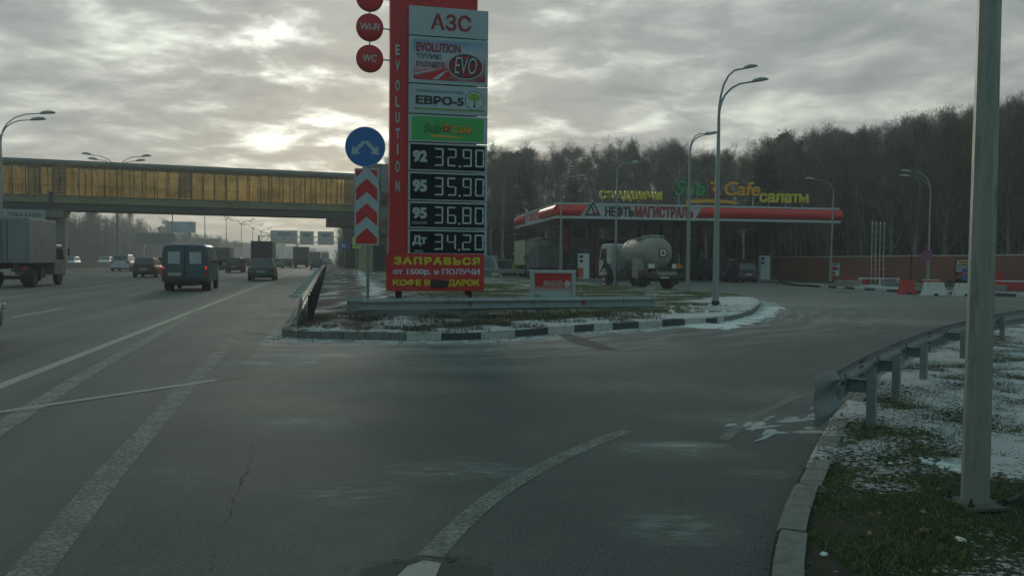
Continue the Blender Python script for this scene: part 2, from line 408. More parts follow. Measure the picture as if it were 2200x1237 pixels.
def paint(name, col, wear, scale=22, lo=0.0, soft=.035):
    m, nt, N, L, b = nodes(name); P = N.new('ShaderNodeNewGeometry').outputs['Position']
    n = mth(nt, 'ADD', mth(nt, 'MULTIPLY', noi(nt, P, scale, 6, .72), .75), mth(nt, 'MULTIPLY', noi(nt, P, scale*.12, 3), .25))
    L.new(mixrgb(nt, noi(nt, P, 60, 3), tuple(c*.72 for c in col), col), b.inputs['Base Color']); b.inputs['Roughness'].default_value = .75
    L.new(mapr(nt, n, wear-soft, wear+soft, lo, 1), b.inputs['Alpha'])
    return m

KB = [(605,722),(650,727),(720,728.5),(850,731),(950,732),(1040,729),(1110,724),(1180,717.5),(1260,711.5),(1340,707),(1420,701),(1500,696.5),(1545,694),(1590,686),(1620,673),(1634,659),(1630,650),(1600,642),(1560,637),(1480,632),(1400,624),(1320,616.5),(1240,609),(1180,604),(1110,600.5),(1040,598)]
isl = [gr(*p) for p in KB]
nose = isl[0]
p0 = perp(nose)
def seg_near(x, y, poly, closed=False):
    best = (1e9, 0, 0, 0); s = 0.0; n = len(poly)
    for i in range(n if closed else n-1):
        a = poly[i]; c = poly[(i+1) % n]; dx, dy = c[0]-a[0], c[1]-a[1]; l2 = dx*dx+dy*dy
        if l2 < 1e-12: continue
        t = max(0, min(1, ((x-a[0])*dx+(y-a[1])*dy)/l2)); qx, qy = a[0]+t*dx, a[1]+t*dy
        d = (x-qx)**2+(y-qy)**2; l = math.sqrt(l2)
        if d < best[0]: best = (d, qx, qy, s+t*l)
        s += l
    return math.sqrt(best[0]), best[1], best[2], best[3]
def inside(x, y, poly):
    c = False; n = len(poly); j = n-1
    for i in range(n):
        xi, yi = poly[i][0], poly[i][1]; xj, yj = poly[j][0], poly[j][1]
        if (yi > y) != (yj > y) and x < (xj-xi)*(y-yi)/(yj-yi)+xi: c = not c
        j = i
    return c
def smooth_line(pts, it=2):
    pts = [Vector(p) for p in pts]
    for _ in range(it):
        q = [pts[0]]
        for a, b_ in zip(pts, pts[1:]): q += [a*.75+b_*.25, a*.25+b_*.75]
        q.append(pts[-1]); pts = q
    return pts
def offset_line(pts, d):
    out = []
    for i, p in enumerate(pts):
        t = (pts[min(i+1, len(pts)-1)]-pts[max(i-1, 0)]).normalized(); out.append(p+Vector((t.y, -t.x, 0))*d)
    return out

A1, A2 = asphalt('highway_asphalt', False), asphalt('ramp_asphalt', True)
mb = MB(); mb.strip([hw(-52, s) for s in (-40, 60, 200, 1400)], [hw(-1.2, s) for s in (-40, 60, 200, 1400)])
tag(mb.build('highway', A1), kind='structure')
isl_s = smooth_line(isl, 2)
mb = MB(); ps = [-1.2+.5*i for i in range(0, 150)]; ss = [-6+.5*i for i in range(0, 232)]
uvs = []
kline = [hw(p0-3, along(nose)-.0)]+isl_s
for s in ss:
    for p in ps:
        v = hw(p, s); mb.v.append(tuple(v))
        d, qx, qy, t = seg_near(v.x, v.y, isl[:17]+[isl[20], isl[25]]); uvs.append((t, d))
n = len(ps)
for i in range(len(ss)-1):
    for j in range(n-1): mb.f.append((i*n+j, i*n+j+1, (i+1)*n+j+1, (i+1)*n+j)); mb.m.append(0)
o = mb.build('ramp_road', A2); tag(o, kind='structure')
ul = o.data.uv_layers.new(name='flow')
for lp in o.data.loops: ul.data[lp.index].uv = uvs[lp.vertex_index]
mground = mk('far_soil', (.075, .072, .05), .9, 0, .3, .15, .3, 3)
mb = MB(); mb.add([(-1200, -150, -.06), (1200, -150, -.06), (1200, 1700, -.06), (-1200, 1700, -.06)], [(0, 1, 2, 3)])
tag(mb.build('ground', mground), kind='structure')

# markings, 4 mm over the road
MW, MWORN, MFAINT = paint('line_paint', (.36, .36, .31), .40), paint('worn_line_paint', (.25, .265, .24), .50, 34, .20, .10), paint('faint_line', (.25, .26, .235), .48, 34, .35, .10)
def line_strip(pts, w, z=.004):
    pts = [Vector((p.x, p.y, z)) for p in pts]; return offset_line(pts, -w/2), offset_line(pts, w/2)
def mark(name, pts, w, m, z=.004):
    a, b_ = line_strip(pts, w, z); tag(MB().strip(a, b_).build(name, m), kind='structure')
mark('lane_line', [hw(-3.80, s) for s in (2, 20, 60, 200, 700)], .17, MW)
mark('faint_lane_line', [gr(-220, 1065), gr(0, 920), gr(180, 807), gr(350, 711), gr(432, 664)], .22, MFAINT, .005)
mark('edge_line', [gr(-60, 1420), gr(60, 1237), gr(225, 1030), gr(400, 832), gr(490, 738), gr(545, 686), gr(600, 640)], .205, MWORN)
mark('diagonal_line', [gr(-150, 908), gr(0, 885.5), gr(240, 850), gr(465, 817)], .125, paint('old_line', (.33, .34, .30), .40, 22, .35, .08), .006)
mark('faint_diagonal_line', [gr(465, 817), gr(590, 799)], .08, paint('ghost_line', (.16, .17, .155), .56, 20, .0, .10), .008)
mb = MB()
for p in (-7.7, -11.5, -15.3, -19.1):
    for k in range(0, 40):
        s = 2.5+k*12+(abs(p)*1.7) % 5 if p != -7.7 else None
        if s is None: s = 22.4-12+12*k
        a, b_ = line_strip([hw(p, s), hw(p, s+4)], .13); mb.strip(a, b_)
tag(mb.build('dashed_lane_lines', MW), kind='structure')
mark('lane_line_median', [hw(-23.6, s) for s in (2, 60, 700)], .17, MW)
mb = MB()
for p in (-28.6, -33, -37, -41, -45):
    for k in range(0, 30): a, b_ = line_strip([hw(p, 20+k*12), hw(p, 24+k*12)], .13); mb.strip(a, b_)
tag(mb.build('opposite_lane_lines', MW), kind='structure')
mark('ramp_dash', smooth_line([gr(925, 1195), gr(985, 1130), gr(1060, 1065), gr(1150, 1010), gr(1250, 962), gr(1345, 925)]), .14, MWORN)
tag(MB().add([gr(850, 1240, .006), gr(875, 1215, .006), gr(910, 1203, .006), gr(948, 1208, .006), gr(935, 1240, .006), gr(930, 1300, .006), gr(820, 1300, .006)], [tuple(range(7))]).build('ramp_dash_end', MW), kind='structure')
mark('edge_trace', [gr(1555, 945), gr(1600, 905), gr(1660, 875), gr(1720, 850)], .10, MWORN)
mark('white_scrape', [gr(510, 706), gr(545, 714), gr(600, 722)], .07, MFAINT, .012)
# dried salt and slush smears, each a thin film with its own ragged outline
def stain_mat(name, col, st, scale):
    m, nt, N, L, b = nodes(name); tc_ = N.new('ShaderNodeTexCoord'); P = N.new('ShaderNodeNewGeometry').outputs['Position']
    v = N.new('ShaderNodeVectorMath'); v.operation = 'SUBTRACT'; L.new(tc_.outputs['Generated'], v.inputs[0]); v.inputs[1].default_value = (.5, .5, 0)
    s_ = N.new('ShaderNodeSeparateXYZ'); L.new(v.outputs[0], s_.inputs[0])
    r_ = mth(nt, 'SQRT', mth(nt, 'ADD', mth(nt, 'POWER', mth(nt, 'ABSOLUTE', s_.outputs[0]), 2), mth(nt, 'POWER', mth(nt, 'ABSOLUTE', s_.outputs[1]), 2)))
    fall = mapr(nt, r_, .12, .48, 1, 0)
    mp = N.new('ShaderNodeMapping'); mp.inputs['Scale'].default_value = (.55, 1.5, 1); L.new(P, mp.inputs[0])
    n = mapr(nt, noi(nt, mp.outputs[0], scale, 7, .72, .5), .40, .66)
    L.new(mth(nt, 'MULTIPLY', mth(nt, 'MULTIPLY', n, fall), st), b.inputs['Alpha']); b.inputs['Base Color'].default_value = (*col, 1); b.inputs['Roughness'].default_value = .9; return m
MS1, MS2, MS3 = stain_mat('salt_film', (.38, .39, .365), .95, 2.6), stain_mat('salt_grain', (.33, .345, .315), .75, 8), stain_mat('damp_film', (.022, .027, .026), .75, 1.4)
zst = .0012
for px, py, hx, hy, mm in ((870, 752, 3.4, .9, MS1), (640, 775, 1.7, 1.5, MS1), (1180, 742, 3.0, .7, MS1), (560, 722, 1.2, 1.2, MS1), (760, 830, 2.4, .9, MS2), (1050, 790, 2.4, .8, MS2), (620, 905, .75, .35, MS1), (1450, 968, .8, .40, MS2), (1440, 955, .6, .22, MS1),
        (1640, 1018, .40, .16, MS2), (1700, 850, 1.3, .9, MS2), (1600, 900, 1.0, .5, MS2), (1900, 690, 4.2, 2.2, MS1), (1750, 655, 5, 2.6, MS1), (1350, 760, 2.6, .8, MS2), (1330, 830, 1.6, .7, MS2), (980, 1010, .9, .4, MS2), (1450, 1130, .5, .5, MS2), (740, 1060, .6, .4, MS2)):
    c = gr(px, py); zst += .00006
    tag(MB().add([(c.x-hx, c.y-hy, zst), (c.x+hx, c.y-hy, zst), (c.x+hx, c.y+hy, zst), (c.x-hx, c.y+hy, zst)], [(0, 1, 2, 3)]).build('salt_stain' if mm is not MS3 else 'damp_stain', mm), kind='structure')
# crack, patch and wheel marks
mcr = paint('crack_dark', (.022, .024, .022), .52, 18); mpt = mk('patch_asphalt', (.05, .056, .05), .85, 0, .25, 30, .5, 90)
mb = MB(); cp = [(552, 935), (545, 962), (530, 1005), (512, 1055), (498, 1100), (470, 1150), (455, 1190), (448, 1237)]
pts = [gr(*c) for c in cp]; jp = []
for a, b_ in zip(pts, pts[1:]):
    for i in range(5): q = a.lerp(b_, i/5); jp.append(q+Vector((random.uniform(-.02, .02), random.uniform(-.02, .02), 0)))
a = [p+Vector((-random.uniform(.002, .010), 0, .006)) for p in jp]; b_ = [p+Vector((random.uniform(.002, .014), 0, .006)) for p in jp]
tag(MB().strip(a, b_).build('road_crack', mcr), kind='structure')
mb = MB(); pp = [(760, 1300), (775, 1222), (835, 1208), (900, 1204), (1000, 1212), (1055, 1218), (1062, 1300)]
mb.add([gr(x, y, .003) for x, y in pp], [tuple(range(len(pp)))]); tag(mb.build('asphalt_patch', mpt), kind='structure')
edge = [gr(x, y, .009) for x, y in ((720, 1216), (800, 1208), (860, 1203), (905, 1198), (960, 1200), (1010, 1206), (1062, 1212))]
wv = [.012, .02, .03, .022, .05, .07, .01]
tag(MB().strip([p+Vector((0, -w_*.5, 0)) for p, w_ in zip(edge, wv)], [p+Vector((0, w_, 0)) for p, w_ in zip(edge, wv)]).build('patch_edge_crack', mcr), kind='structure')
tag(MB().add([gr(x, y, .005) for x, y in ((1196, 719), (1226, 717), (1290, 738), (1330, 752), (1290, 752), (1230, 736))], [tuple(range(6))]).build('wet_gutter_patch', paint('wet_patch', (.040, .048, .045), .47, 9, 0, .12)), kind='structure')
mtyre = paint('tyre_mark', (.044, .050, .048), .57, 5, 0, .16)

# ------------------------------------------------------------------ verges: grass, soil and snow
def fbm(x, y, s, o=4, seed=0.0): return mnoise.fractal(Vector((x*s+seed, y*s-seed, seed)), .9, 2.0, o)
def verge_mat(name, grass1, grass2):
    m, nt, N, L, b = nodes(name); P = N.new('ShaderNodeNewGeometry').outputs['Position']
    at_ = N.new('ShaderNodeAttribute'); at_.attribute_name = 'snow'; sn = at_.outputs['Fac']
    soil = N.new('ShaderNodeAttribute'); soil.attribute_name = 'soil'
    f = noi(nt, P, 26, 6, .7); g = noi(nt, P, 3.2, 4, .6); h = noi(nt, P, 80, 3, .7)
    gc = mixrgb(nt, mapr(nt, g, .35, .65), grass1, grass2); gc = mixrgb(nt, mapr(nt, h, .35, .7), tuple(c*.4 for c in grass1), gc)
    gc = mixrgb(nt, mapr(nt, f, .5, .66, 0, .6), gc, (.13, .115, .055))
    sc_ = mixrgb(nt, mapr(nt, f, .3, .7), (.035, .032, .026), (.11, .10, .08))
    gc = mixrgb(nt, soil.outputs['Fac'], gc, sc_)
    k = mapr(nt, mth(nt, 'ADD', sn, mth(nt, 'MULTIPLY', mth(nt, 'SUBTRACT', f, .5), 2.3)), .40, .60)
    snow = mixrgb(nt, mapr(nt, g, .3, .7), (.56, .60, .61), (.74, .77, .78)); snow = mixrgb(nt, mapr(nt, h, .52, .72, 0, .55), snow, (.22, .21, .18))
    L.new(mixrgb(nt, k, gc, snow), b.inputs['Base Color']); b.inputs['Roughness'].default_value = .9; b.inputs['Specular IOR Level'].default_value = .2
    bumpn(nt, b, mth(nt, 'ADD', mth(nt, 'ADD', f, h), mth(nt, 'MULTIPLY', k, .5)), .9, .03)
    return m
def verge(name, poly, cell, z, snowf, soilf, mat, lift=.03, hfun=None):
    xs = [p[0] for p in poly]; ys = [p[1] for p in poly]; x0, x1, y0, y1 = min(xs), max(xs), min(ys), max(ys)
    nx, ny = int((x1-x0)/cell)+2, int((y1-y0)/cell)+2; idx = {}; vs = []; S = []; D = []; fs = []
    ins = {(i, j): inside(x0+i*cell, y0+j*cell, poly) for i in range(nx+1) for j in range(ny+1)}
    def vid(i, j):
        if (i, j) in idx: return idx[i, j]
        x, y = x0+i*cell, y0+j*cell; edge_ = not ins[i, j]
        if edge_: _, x, y, _ = seg_near(x, y, poly, True)
        s_ = snowf(x, y); k = len(vs); idx[i, j] = k
        zz = z+(hfun(x, y) if hfun else 0)
        if not edge_: zz += lift*max(0, min(1, (s_-.35)*2.5))+.022*fbm(x, y, 3.0, 3, 4.0)
        vs.append((x, y, zz)); S.append(s_); D.append(soilf(x, y)); return k
    for i in range(nx):
        for j in range(ny):
            if ins[i, j] or ins[i+1, j] or ins[i, j+1] or ins[i+1, j+1]:
                fs.append((vid(i, j), vid(i+1, j), vid(i+1, j+1), vid(i, j+1)))
    me = bpy.data.meshes.new(name); me.from_pydata(vs, [], fs); me.materials.append(mat)
    for nm, arr in (('snow', S), ('soil', D)):
        a_ = me.attributes.new(nm, 'FLOAT', 'POINT'); a_.data.foreach_set('value', arr)
    me.polygons.foreach_set('use_smooth', [True]*len(me.polygons)); me.update()
    o = bpy.data.objects.new(name, me); COL.objects.link(o); return tag(o, kind='structure')
VZ = .14
isl_poly = isl_s+[isl[-1]+HD*14+HN*2, hw(perp(isl[-1])+1, 104), hw(p0, 104)]
def isl_snow(x, y):
    p = perp((v := Vector((x, y, 0)))); s = along(v)
    k = .33+.46*fbm(x*.6, y*1.2, .6, 4, 2.0)
    if p < 3.2: k = .06+ .28+.45*fbm(x*1.6, y*.4, .9, 4, 9.0)
    if .5 < p-.02*s < 2.1 and s > 17: k += .34*(1-abs(p-.02*s-1.3)/.8)         # trodden snow path
    de = seg_near(x, y, isl[:17])[0]; k += max(0, .50*(1-de/2.2))*(1 if x > -1 else .75)
    dt_ = (Vector((x, y, 0))-gr(1590, 655)).length; k += max(0, .34*(1-dt_/3.6))
    return k
def isl_soil(x, y):
    v = Vector((x, y, 0)); p = perp(v)
    k = 1.0 if p < 3.0 else max(0.0, min(1.0, (4.6-p)/1.6))
    de = seg_near(x, y, isl[:13])[0]
    return min(1, k+max(0, .95*(1-abs(de-1.3)/1.2))*(.6+fbm(x, y, 1.3, 2, 3)))
mv_i = verge_mat('island_turf', (.075, .120, .034), (.125, .170, .055))
verge('grass_island', isl_poly, .20, VZ, isl_snow, isl_soil, mv_i)
# verge along the highway beyond the overpass, the field behind the station
fld = [hw(p0, 104.001), hw(perp(isl[-1])+1, 104.001), hw(perp(isl[-1])+14, 125), hw(120, 95), hw(140, 400), hw(p0, 1300)]
verge('field', fld, 8, .10, lambda x, y: .22+.3*fbm(x, y, .05), lambda x, y: .7, mv_i, .0)
RK = [(1640,1500),(1645,1350),(1655,1237),(1668,1180),(1690,1110),(1725,1040),(1757,975),(1777,938),(1802,900),(1842,858),(1892,820),(1950,787),(2030,752),(2110,724),(2200,699),(2330,674),(2600,648)]
rk = smooth_line([gr(*p) for p in RK], 2); RZ = .10
r_poly = [rk[0]+Vector((8, 0, 0))]+list(rk)+[rk[-1]+Vector((3, -10, 0))]
r_poly = list(rk)+[rk[-1]+Vector((6, -14, 0)), Vector((9, 1.4, 0))]
def r_snow(x, y):
    k = .20+.55*fbm(x, y, 1.1, 5, 5.0)
    d = y-(5.55-.25*(x-2.4)); e_ = 1/(1+math.exp(-d*5))      # beyond the bare turf at the pole it lies thick
    k += .40*e_-.12*(1-e_)
    near = 3.92-.05*(x-2)
    k += .36/(1+math.exp((y-near)*12))
    return k
mv_r = verge_mat('verge_turf', (.034, .058, .016), (.060, .088, .026))
verge('grass_verge', r_poly, .09, RZ, r_snow, lambda x, y: max(0, min(.85, .35+.9*fbm(x, y, 1.5, 3, 8))), mv_r, .035)
# far snowy strip in front of the brick wall
FS = [gr(1762, 617), gr(1850, 623), gr(1950, 629), gr(2090, 635), gr(2250, 640), gr(2500, 648)]
fs_line = smooth_line(FS, 1)
s_poly = list(fs_line)+[Vector((60, 58, 0)), Vector((24, 74, 0)), FS[0]+Vector((-.8, 4, 0))]
verge('snowy_strip', s_poly, .35, .12, lambda x, y: .50+.35*fbm(x, y, .5, 3, 1) - max(0, (seg_near(x, y, FS)[0]-3)*.08), lambda x, y: .8, mv_i)

# kerbs
def kerb(name, line, cuts, mats, h, w=.16, side=1, chamfer=.02, gap=.008):
    """line: base of the kerb face on the road; blocks end at the arc lengths in cuts: (arc, material index)"""
    L_ = [0.0]
    for a_, b2 in zip(line, line[1:]): L_.append(L_[-1]+(b2-a_).length)
    def pt(s_):
        s_ = max(0, min(L_[-1]-1e-4, s_)); i = 0
        while i < len(L_)-2 and L_[i+1] < s_: i += 1
        t = (s_-L_[i])/max(1e-9, L_[i+1]-L_[i]); d_ = (line[i+1]-line[i]).normalized()
        return line[i].lerp(line[i+1], t), Vector((-d_.y, d_.x, 0))*side
    mb_ = MB(); s0 = 0.0
    for s1, mi in cuts:
        mb_.cur = mi; k = max(1, int((s1-s0)/.5)); secs = []
        jit = random.uniform(-.008, .008); jz = random.uniform(-.008, .006)
        for i in range(k+1):
            p, n_ = pt(s0+gap+(s1-s0-2*gap)*i/k); p = p+n_*jit; hh = h+jz
            secs.append([p+Vector((0, 0, -.05)), p+Vector((0, 0, hh-chamfer)), p+n_*chamfer+Vector((0, 0, hh)), p+n_*w+Vector((0, 0, hh)), p+n_*w+Vector((0, 0, -.05))])
        mb_.loft(secs); s0 = s1
    return tag(mb_.build(name, mats), kind='structure')
def arc_of(q, line): return seg_near(q.x, q.y, line)[3]
full = isl_s
cuts = []
for px, mi in ((640, 2), (690, 2), (738, 2), (785, 2), (838, 2), (872, 2), (950, 1), (1035, 0), (1108, 1), (1177, 0), (1235, 1), (1275, 0), (1317, 1), (1372, 0), (1422, 1), (1472, 0), (1517, 1), (1545, 0), (1556, 1), (1590, 2), (1622, 2)):
    for q in range(len(KB)-1):
        if KB[q][0] <= px <= KB[q+1][0]:
            t = (px-KB[q][0])/(KB[q+1][0]-KB[q][0]); g = gr(px, KB[q][1]+t*(KB[q+1][1]-KB[q][1])); break
    cuts.append((arc_of(g, full), mi))
tot = sum((b2-a_).length for a_, b2 in zip(full, full[1:])); s_ = cuts[-1][0]
while s_+1 < tot: s_ += 1.0; cuts.append((s_, 2))
kerb('island_kerb', full, cuts, [M['kerbk'], M['kerbw'], M['kerbg']], .158, .17, 1)
edge_l = [hw(p0, s_) for s_ in (along(nose), 40, 103)]
kerb('highway_kerb', edge_l, [(i+1.0, 0) for i in range(0, int(103-along(nose)))], [M['kerbg']], .155, .15, -1)
Lr = sum((b2-a_).length for a_, b2 in zip(rk, rk[1:]))
kerb('verge_kerb', rk, [(i*1.0+.6, 0) for i in range(0, int(Lr))], [M['kerbg']], .115, .15, -1, .025, .012)
Lf = sum((b2-a_).length for a_, b2 in zip(fs_line, fs_line[1:]))
kerb('strip_kerb', fs_line, [(i*1.0+1, (0, 1)[i % 2]) for i in range(0, int(Lf)-1)], [M['kerbw'], M['kerbk']], .15, .16, 1)

# snow cakes on the asphalt at the rail end
msn = mk('snow', (.70, .73, .74), .85, 0, .12, 12, .5, 60, dirt=.25, dcol=(.25, .24, .21))
mb = MB(); rc = random.Random(3); cl = [gr(1560, 945), gr(1640, 912), gr(1730, 885), gr(1790, 862), gr(1850, 832), gr(1930, 790), gr(2040, 745), gr(2180, 702)]
def flake(c, a_, l, w, h):
    n_ = 22; vs = []; t = Vector((math.cos(a_), math.sin(a_), 0)); s_ = Vector((-t.y, t.x, 0)); sd = rc.uniform(0, 99)
    for k, z in ((1, .001), (.86, h)):
        for i in range(n_):
            th = 2*math.pi*i/n_; r_ = (1+.30*mnoise.noise(Vector((math.cos(th)*1.3+sd, math.sin(th)*1.3, sd)))+.16*mnoise.noise(Vector((math.cos(th)*4+sd, math.sin(th)*4, sd))))*k; vs.append(c+t*math.cos(th)*l*r_+s_*math.sin(th)*w*r_+Vector((0, 0, z)))
    mb.add(vs, [(i, (i+1) % n_, n_+(i+1) % n_, n_+i) for i in range(n_)]+[tuple(range(n_, 2*n_))])
for k in range(60):
    f_ = rc.random()**.75*(len(cl)-1.01); i = int(f_); c = cl[i].lerp(cl[i+1], f_-i); d_ = (cl[i+1]-cl[i]).normalized(); n2_ = Vector((d_.y, -d_.x, 0)); c = c+n2_*rc.gauss(.12, .16); c.z = 0
    if inside(c.x, c.y, r_poly): continue
    flake(c, math.atan2(d_.y, d_.x)+rc.uniform(-.3, .3), rc.uniform(.05, .24), rc.uniform(.015, .06), .006+.004*rc.random())
for px, py in ((1640, 918), (1700, 905), (1745, 928), (1750, 900), (1668, 930)):
    c = gr(px, py); flake(c, rc.uniform(.1, .5), rc.uniform(.10, .20), rc.uniform(.03, .06), .008)
tag(mb.build('packed_snow', mk('old_snow', (.40, .425, .42), .9, 0, .25, 6, .5, 60, dirt=.5, dcol=(.20, .20, .18))), kind='stuff')
# snow crust at the tip of the island
mb = MB()
for k in range(70):
    t = random.random(); px = 1480+random.random()*190; py = 697+random.uniform(-2, 6)-max(0, px-1560)*.30+random.uniform(-5, 5)
    q = gr(px, py)
    if inside(q.x, q.y, isl_poly): continue
    r_ = random.uniform(.08, .3); mb.lathe((q.x, q.y, .0), (0, 0, 1), [(0, r_), (.018, r_*.8), (.024, r_*.3)], 9, random.uniform(.5, 1.6))
tag(mb.build('snow_crust', msn, smooth=60), kind='stuff')
def lumps(name, spots, parent=None):
    mb_ = MB()
    for (x, y, z, r_) in spots:
        n1_, n2_ = 10, 6; vs = []
        for i in range(n2_+1):
            for j in range(n1_):
                th = math.pi/2*i/n2_; ph = 2*math.pi*j/n1_; d_ = Vector((math.cos(ph)*math.cos(th), math.sin(ph)*math.cos(th), math.sin(th)))
                q = r_*(1+.45*mnoise.noise(d_*2.2+Vector((x*5, y*5, 0)))); vs.append((x+d_.x*q, y+d_.y*q, z+d_.z*q*.75))
        mb_.add(vs, [(i*n1_+j, i*n1_+(j+1) % n1_, (i+1)*n1_+(j+1) % n1_, (i+1)*n1_+j) for i in range(n2_) for j in range(n1_)])
    return mb_.build(name, msn, parent, 80)
sp = []
for k in range(26):
    t = random.random(); q = gr(1975+t*95, 990+t*28+random.uniform(-5, 5), RZ); sp.append((q.x, q.y, RZ+.01, random.uniform(.012, .038)))
for px, py, r_ in ((1912, 998, .015), (1938, 998, .018), (2066, 1165, .022), (2058, 1160, .016), (1770, 1195, .018), (2000, 990, .02)):
    q = gr(px, py, RZ); sp.append((q.x, q.y, RZ+.01, r_))
tag(lumps('snow_lumps', sp), kind='stuff')
q0 = gr(1572, 657, VZ); sp = [(q0.x+random.uniform(-.35, .35), q0.y+random.uniform(-.2, .2), VZ, random.uniform(.06, .17)) for _ in range(9)]
for _ in range(40):
    px = random.uniform(1440, 1620); q = gr(px, 668+random.uniform(-9, 12)-(px-1440)*.05, VZ); sp.append((q.x, q.y, VZ, random.uniform(.03, .09)))
tag(lumps('snow_lumps', sp), kind='stuff')

# grass blades
def blades(name, spots, mat_, hmin, hmax, w):
    vs = []; fs_ = []; mi = []
    for (x, y, z, k) in spots:
        h = random.uniform(hmin, hmax)*k; a_ = random.uniform(0, 6.283); l_ = random.uniform(.2, 1.1)*h; b2 = random.uniform(0, 6.283)
        dx, dy = math.cos(a_)*w/2, math.sin(a_)*w/2; lx, ly = math.cos(b2)*l_, math.sin(b2)*l_; n_ = len(vs)
        vs += [(x-dx, y-dy, z), (x+dx, y+dy, z), (x+lx*.4+dx*.8, y+ly*.4+dy*.8, z+h*.6), (x+lx*.4-dx*.8, y+ly*.4-dy*.8, z+h*.6), (x+lx, y+ly, z+h)]
        fs_ += [(n_, n_+1, n_+2, n_+3), (n_+3, n_+2, n_+4)]; q = random.choice((0, 0, 0, 1, 1, 2)); mi += [q, q]
    me = bpy.data.meshes.new(name); me.from_pydata(vs, [], fs_)
    for m_2 in mat_: me.materials.append(m_2)
    me.polygons.foreach_set('material_index', mi); me.update()
    o_ = bpy.data.objects.new(name, me); COL.objects.link(o_); return tag(o_, kind='stuff')
GM = [mk('grass_green', (.070, .135, .030), .7, 0, .35, 1.5), mk('grass_dull', (.090, .10, .036), .8, 0, .3, 1.5), mk('grass_straw', (.20, .165, .075), .8, 0, .3, 2)]
sp = []
while len(sp) < 60000:
    y = 3.2+random.random()**1.8*13; x = random.uniform(1.6, 2.2+y*.9)
    if not inside(x, y, r_poly) or seg_near(x, y, rk)[0] < .17: continue
    s_ = r_snow(x, y)+random.uniform(-.14, .14)+.35*fbm(x, y, 9, 2)
    if s_ > .44 and random.random() > .34: continue
    sp.append((x, y, RZ, .6+.6*fbm(x, y, 1.7, 2, 2)+.35*(y > 6)))
blades('turf_blades', sp, GM, .018, .06, .006)
sp = []
for _ in range(90000):
    y = random.uniform(17, 46); x = random.uniform(-5, 12.5)
    if not inside(x, y, isl_poly) or seg_near(x, y, isl[:17])[0] < .2: continue
    if isl_snow(x, y)+random.uniform(-.1, .1) > .44 or isl_soil(x, y) > random.random()+.35: continue
    sp.append((x, y, VZ, .8+.5*fbm(x, y, 1, 2)))
blades('island_grass', sp, GM, .03, .08, .014)
MST = [mk('dry_stems', (.10, .085, .055), .85, 0, .3, 3)]*3
sp = []
for _ in range(60000):
    px = random.uniform(640, 1420); py = random.uniform(672, 722); q = gr(px, py, VZ)
    if not inside(q.x, q.y, isl_poly) or fbm(q.x, q.y, 1.4, 3, 7) < .05 or len(sp) > 6500: continue
    sp.append((q.x, q.y, VZ, 1))
blades('dry_weeds', sp, MST, .04, .14, .012)

# gravel, leaf litter and grit along the kerbs
def grit(name, n_, fn, mats, r0, r1, seed):
    rnd = random.Random(seed); mb_ = MB(); k = 0
    while k < n_:
        q = fn(rnd)
        if q is None: continue
        k += 1; r_ = rnd.uniform(r0, r1); a = rnd.uniform(0, 6.28); mb_.cur = rnd.randrange(len(mats))
        c = [(q[0]+r_*math.cos(a+i*1.57)*rnd.uniform(.6, 1.1), q[1]+r_*math.sin(a+i*1.57)*rnd.uniform(.6, 1.1), q[2]) for i in range(4)]
        mb_.add(c+[(q[0], q[1], q[2]+r_*.8)], [(0, 1, 4), (1, 2, 4), (2, 3, 4), (3, 0, 4)])
    return tag(mb_.build(name, mats), kind='stuff')
MGR = [mk('grit_dark', (.06, .062, .056), .9), mk('grit_pale', (.15, .155, .14), .9)]
def gk(rnd):
    i = rnd.randrange(len(rk)-1); c = rk[i].lerp(rk[i+1], rnd.random()); d_ = (rk[i+1]-rk[i]).normalized(); c = c+Vector((-d_.y, d_.x, 0))*(.02+abs(rnd.gauss(0, .22)))
    return (c.x, c.y, .001) if c.y < 16 else None
grit('kerb_grit', 500, gk, MGR, .003, .007, 4)
def gi(rnd):
    i = rnd.randrange(len(full)//2); c = full[i].lerp(full[i+1], rnd.random())+Vector((rnd.gauss(0, .1), -abs(rnd.gauss(0, .4))-.03, .001)); return tuple(c)
grit('kerb_grit', 900, gi, MGR, .008, .024, 5)
def gl(rnd):
    y = 3.2+rnd.random()**1.5*8; x = rnd.uniform(1.7, 2.2+y*.9)
    return (x, y, RZ+.03) if inside(x, y, r_poly) else None
grit('fallen_leaves', 260, gl, [mk('leaf_brown', (.16, .09, .04), .8), mk('leaf_tan', (.26, .19, .10), .8)], .012, .028, 6)

# ------------------------------------------------------------------ guard rails
def wbeam(path, ztop, side=1, h=.31, d=.075):
    """W profile swept along a path; the waves stand out to +side (left of the path is +1)"""
    prof = [(.0, 0), (.012, -.02), (d, -.055), (d, -.085), (.012, -.135), (.012, -.175), (d, -.225), (d, -.255), (.012, -.29), (0, -.31)]
    prof = prof+[(a_-.006, b_) for a_, b_ in reversed(prof)]
    secs = []
    for i, p in enumerate(path):
        t = (path[min(i+1, len(path)-1)]-path[max(i-1, 0)]).normalized(); n_ = Vector((-t.y, t.x, 0))*side
        secs.append([Vector((p.x, p.y, ztop))+n_*a_+Vector((0, 0, b_)) for a_, b_ in prof])
    return secs
def line_points(line, step, start=0.0):
    out = []; L_ = 0.0; nxt = start
    for a_, b_ in zip(line, line[1:]):
        l = (b_-a_).length
        while nxt <= L_+l: out.append((a_.lerp(b_, (nxt-L_)/l), (b_-a_).normalized())); nxt += step
        L_ += l
    return out
def post_mb(h, w=.10, d=.06):
    m_ = MB(); m_.bb(-w/2, w/2, -.004, .004, -.1, h); m_.bb(-w/2, -w/2+.008, .004, d, -.1, h); m_.bb(w/2-.008, w/2, .004, d, -.1, h); return m_
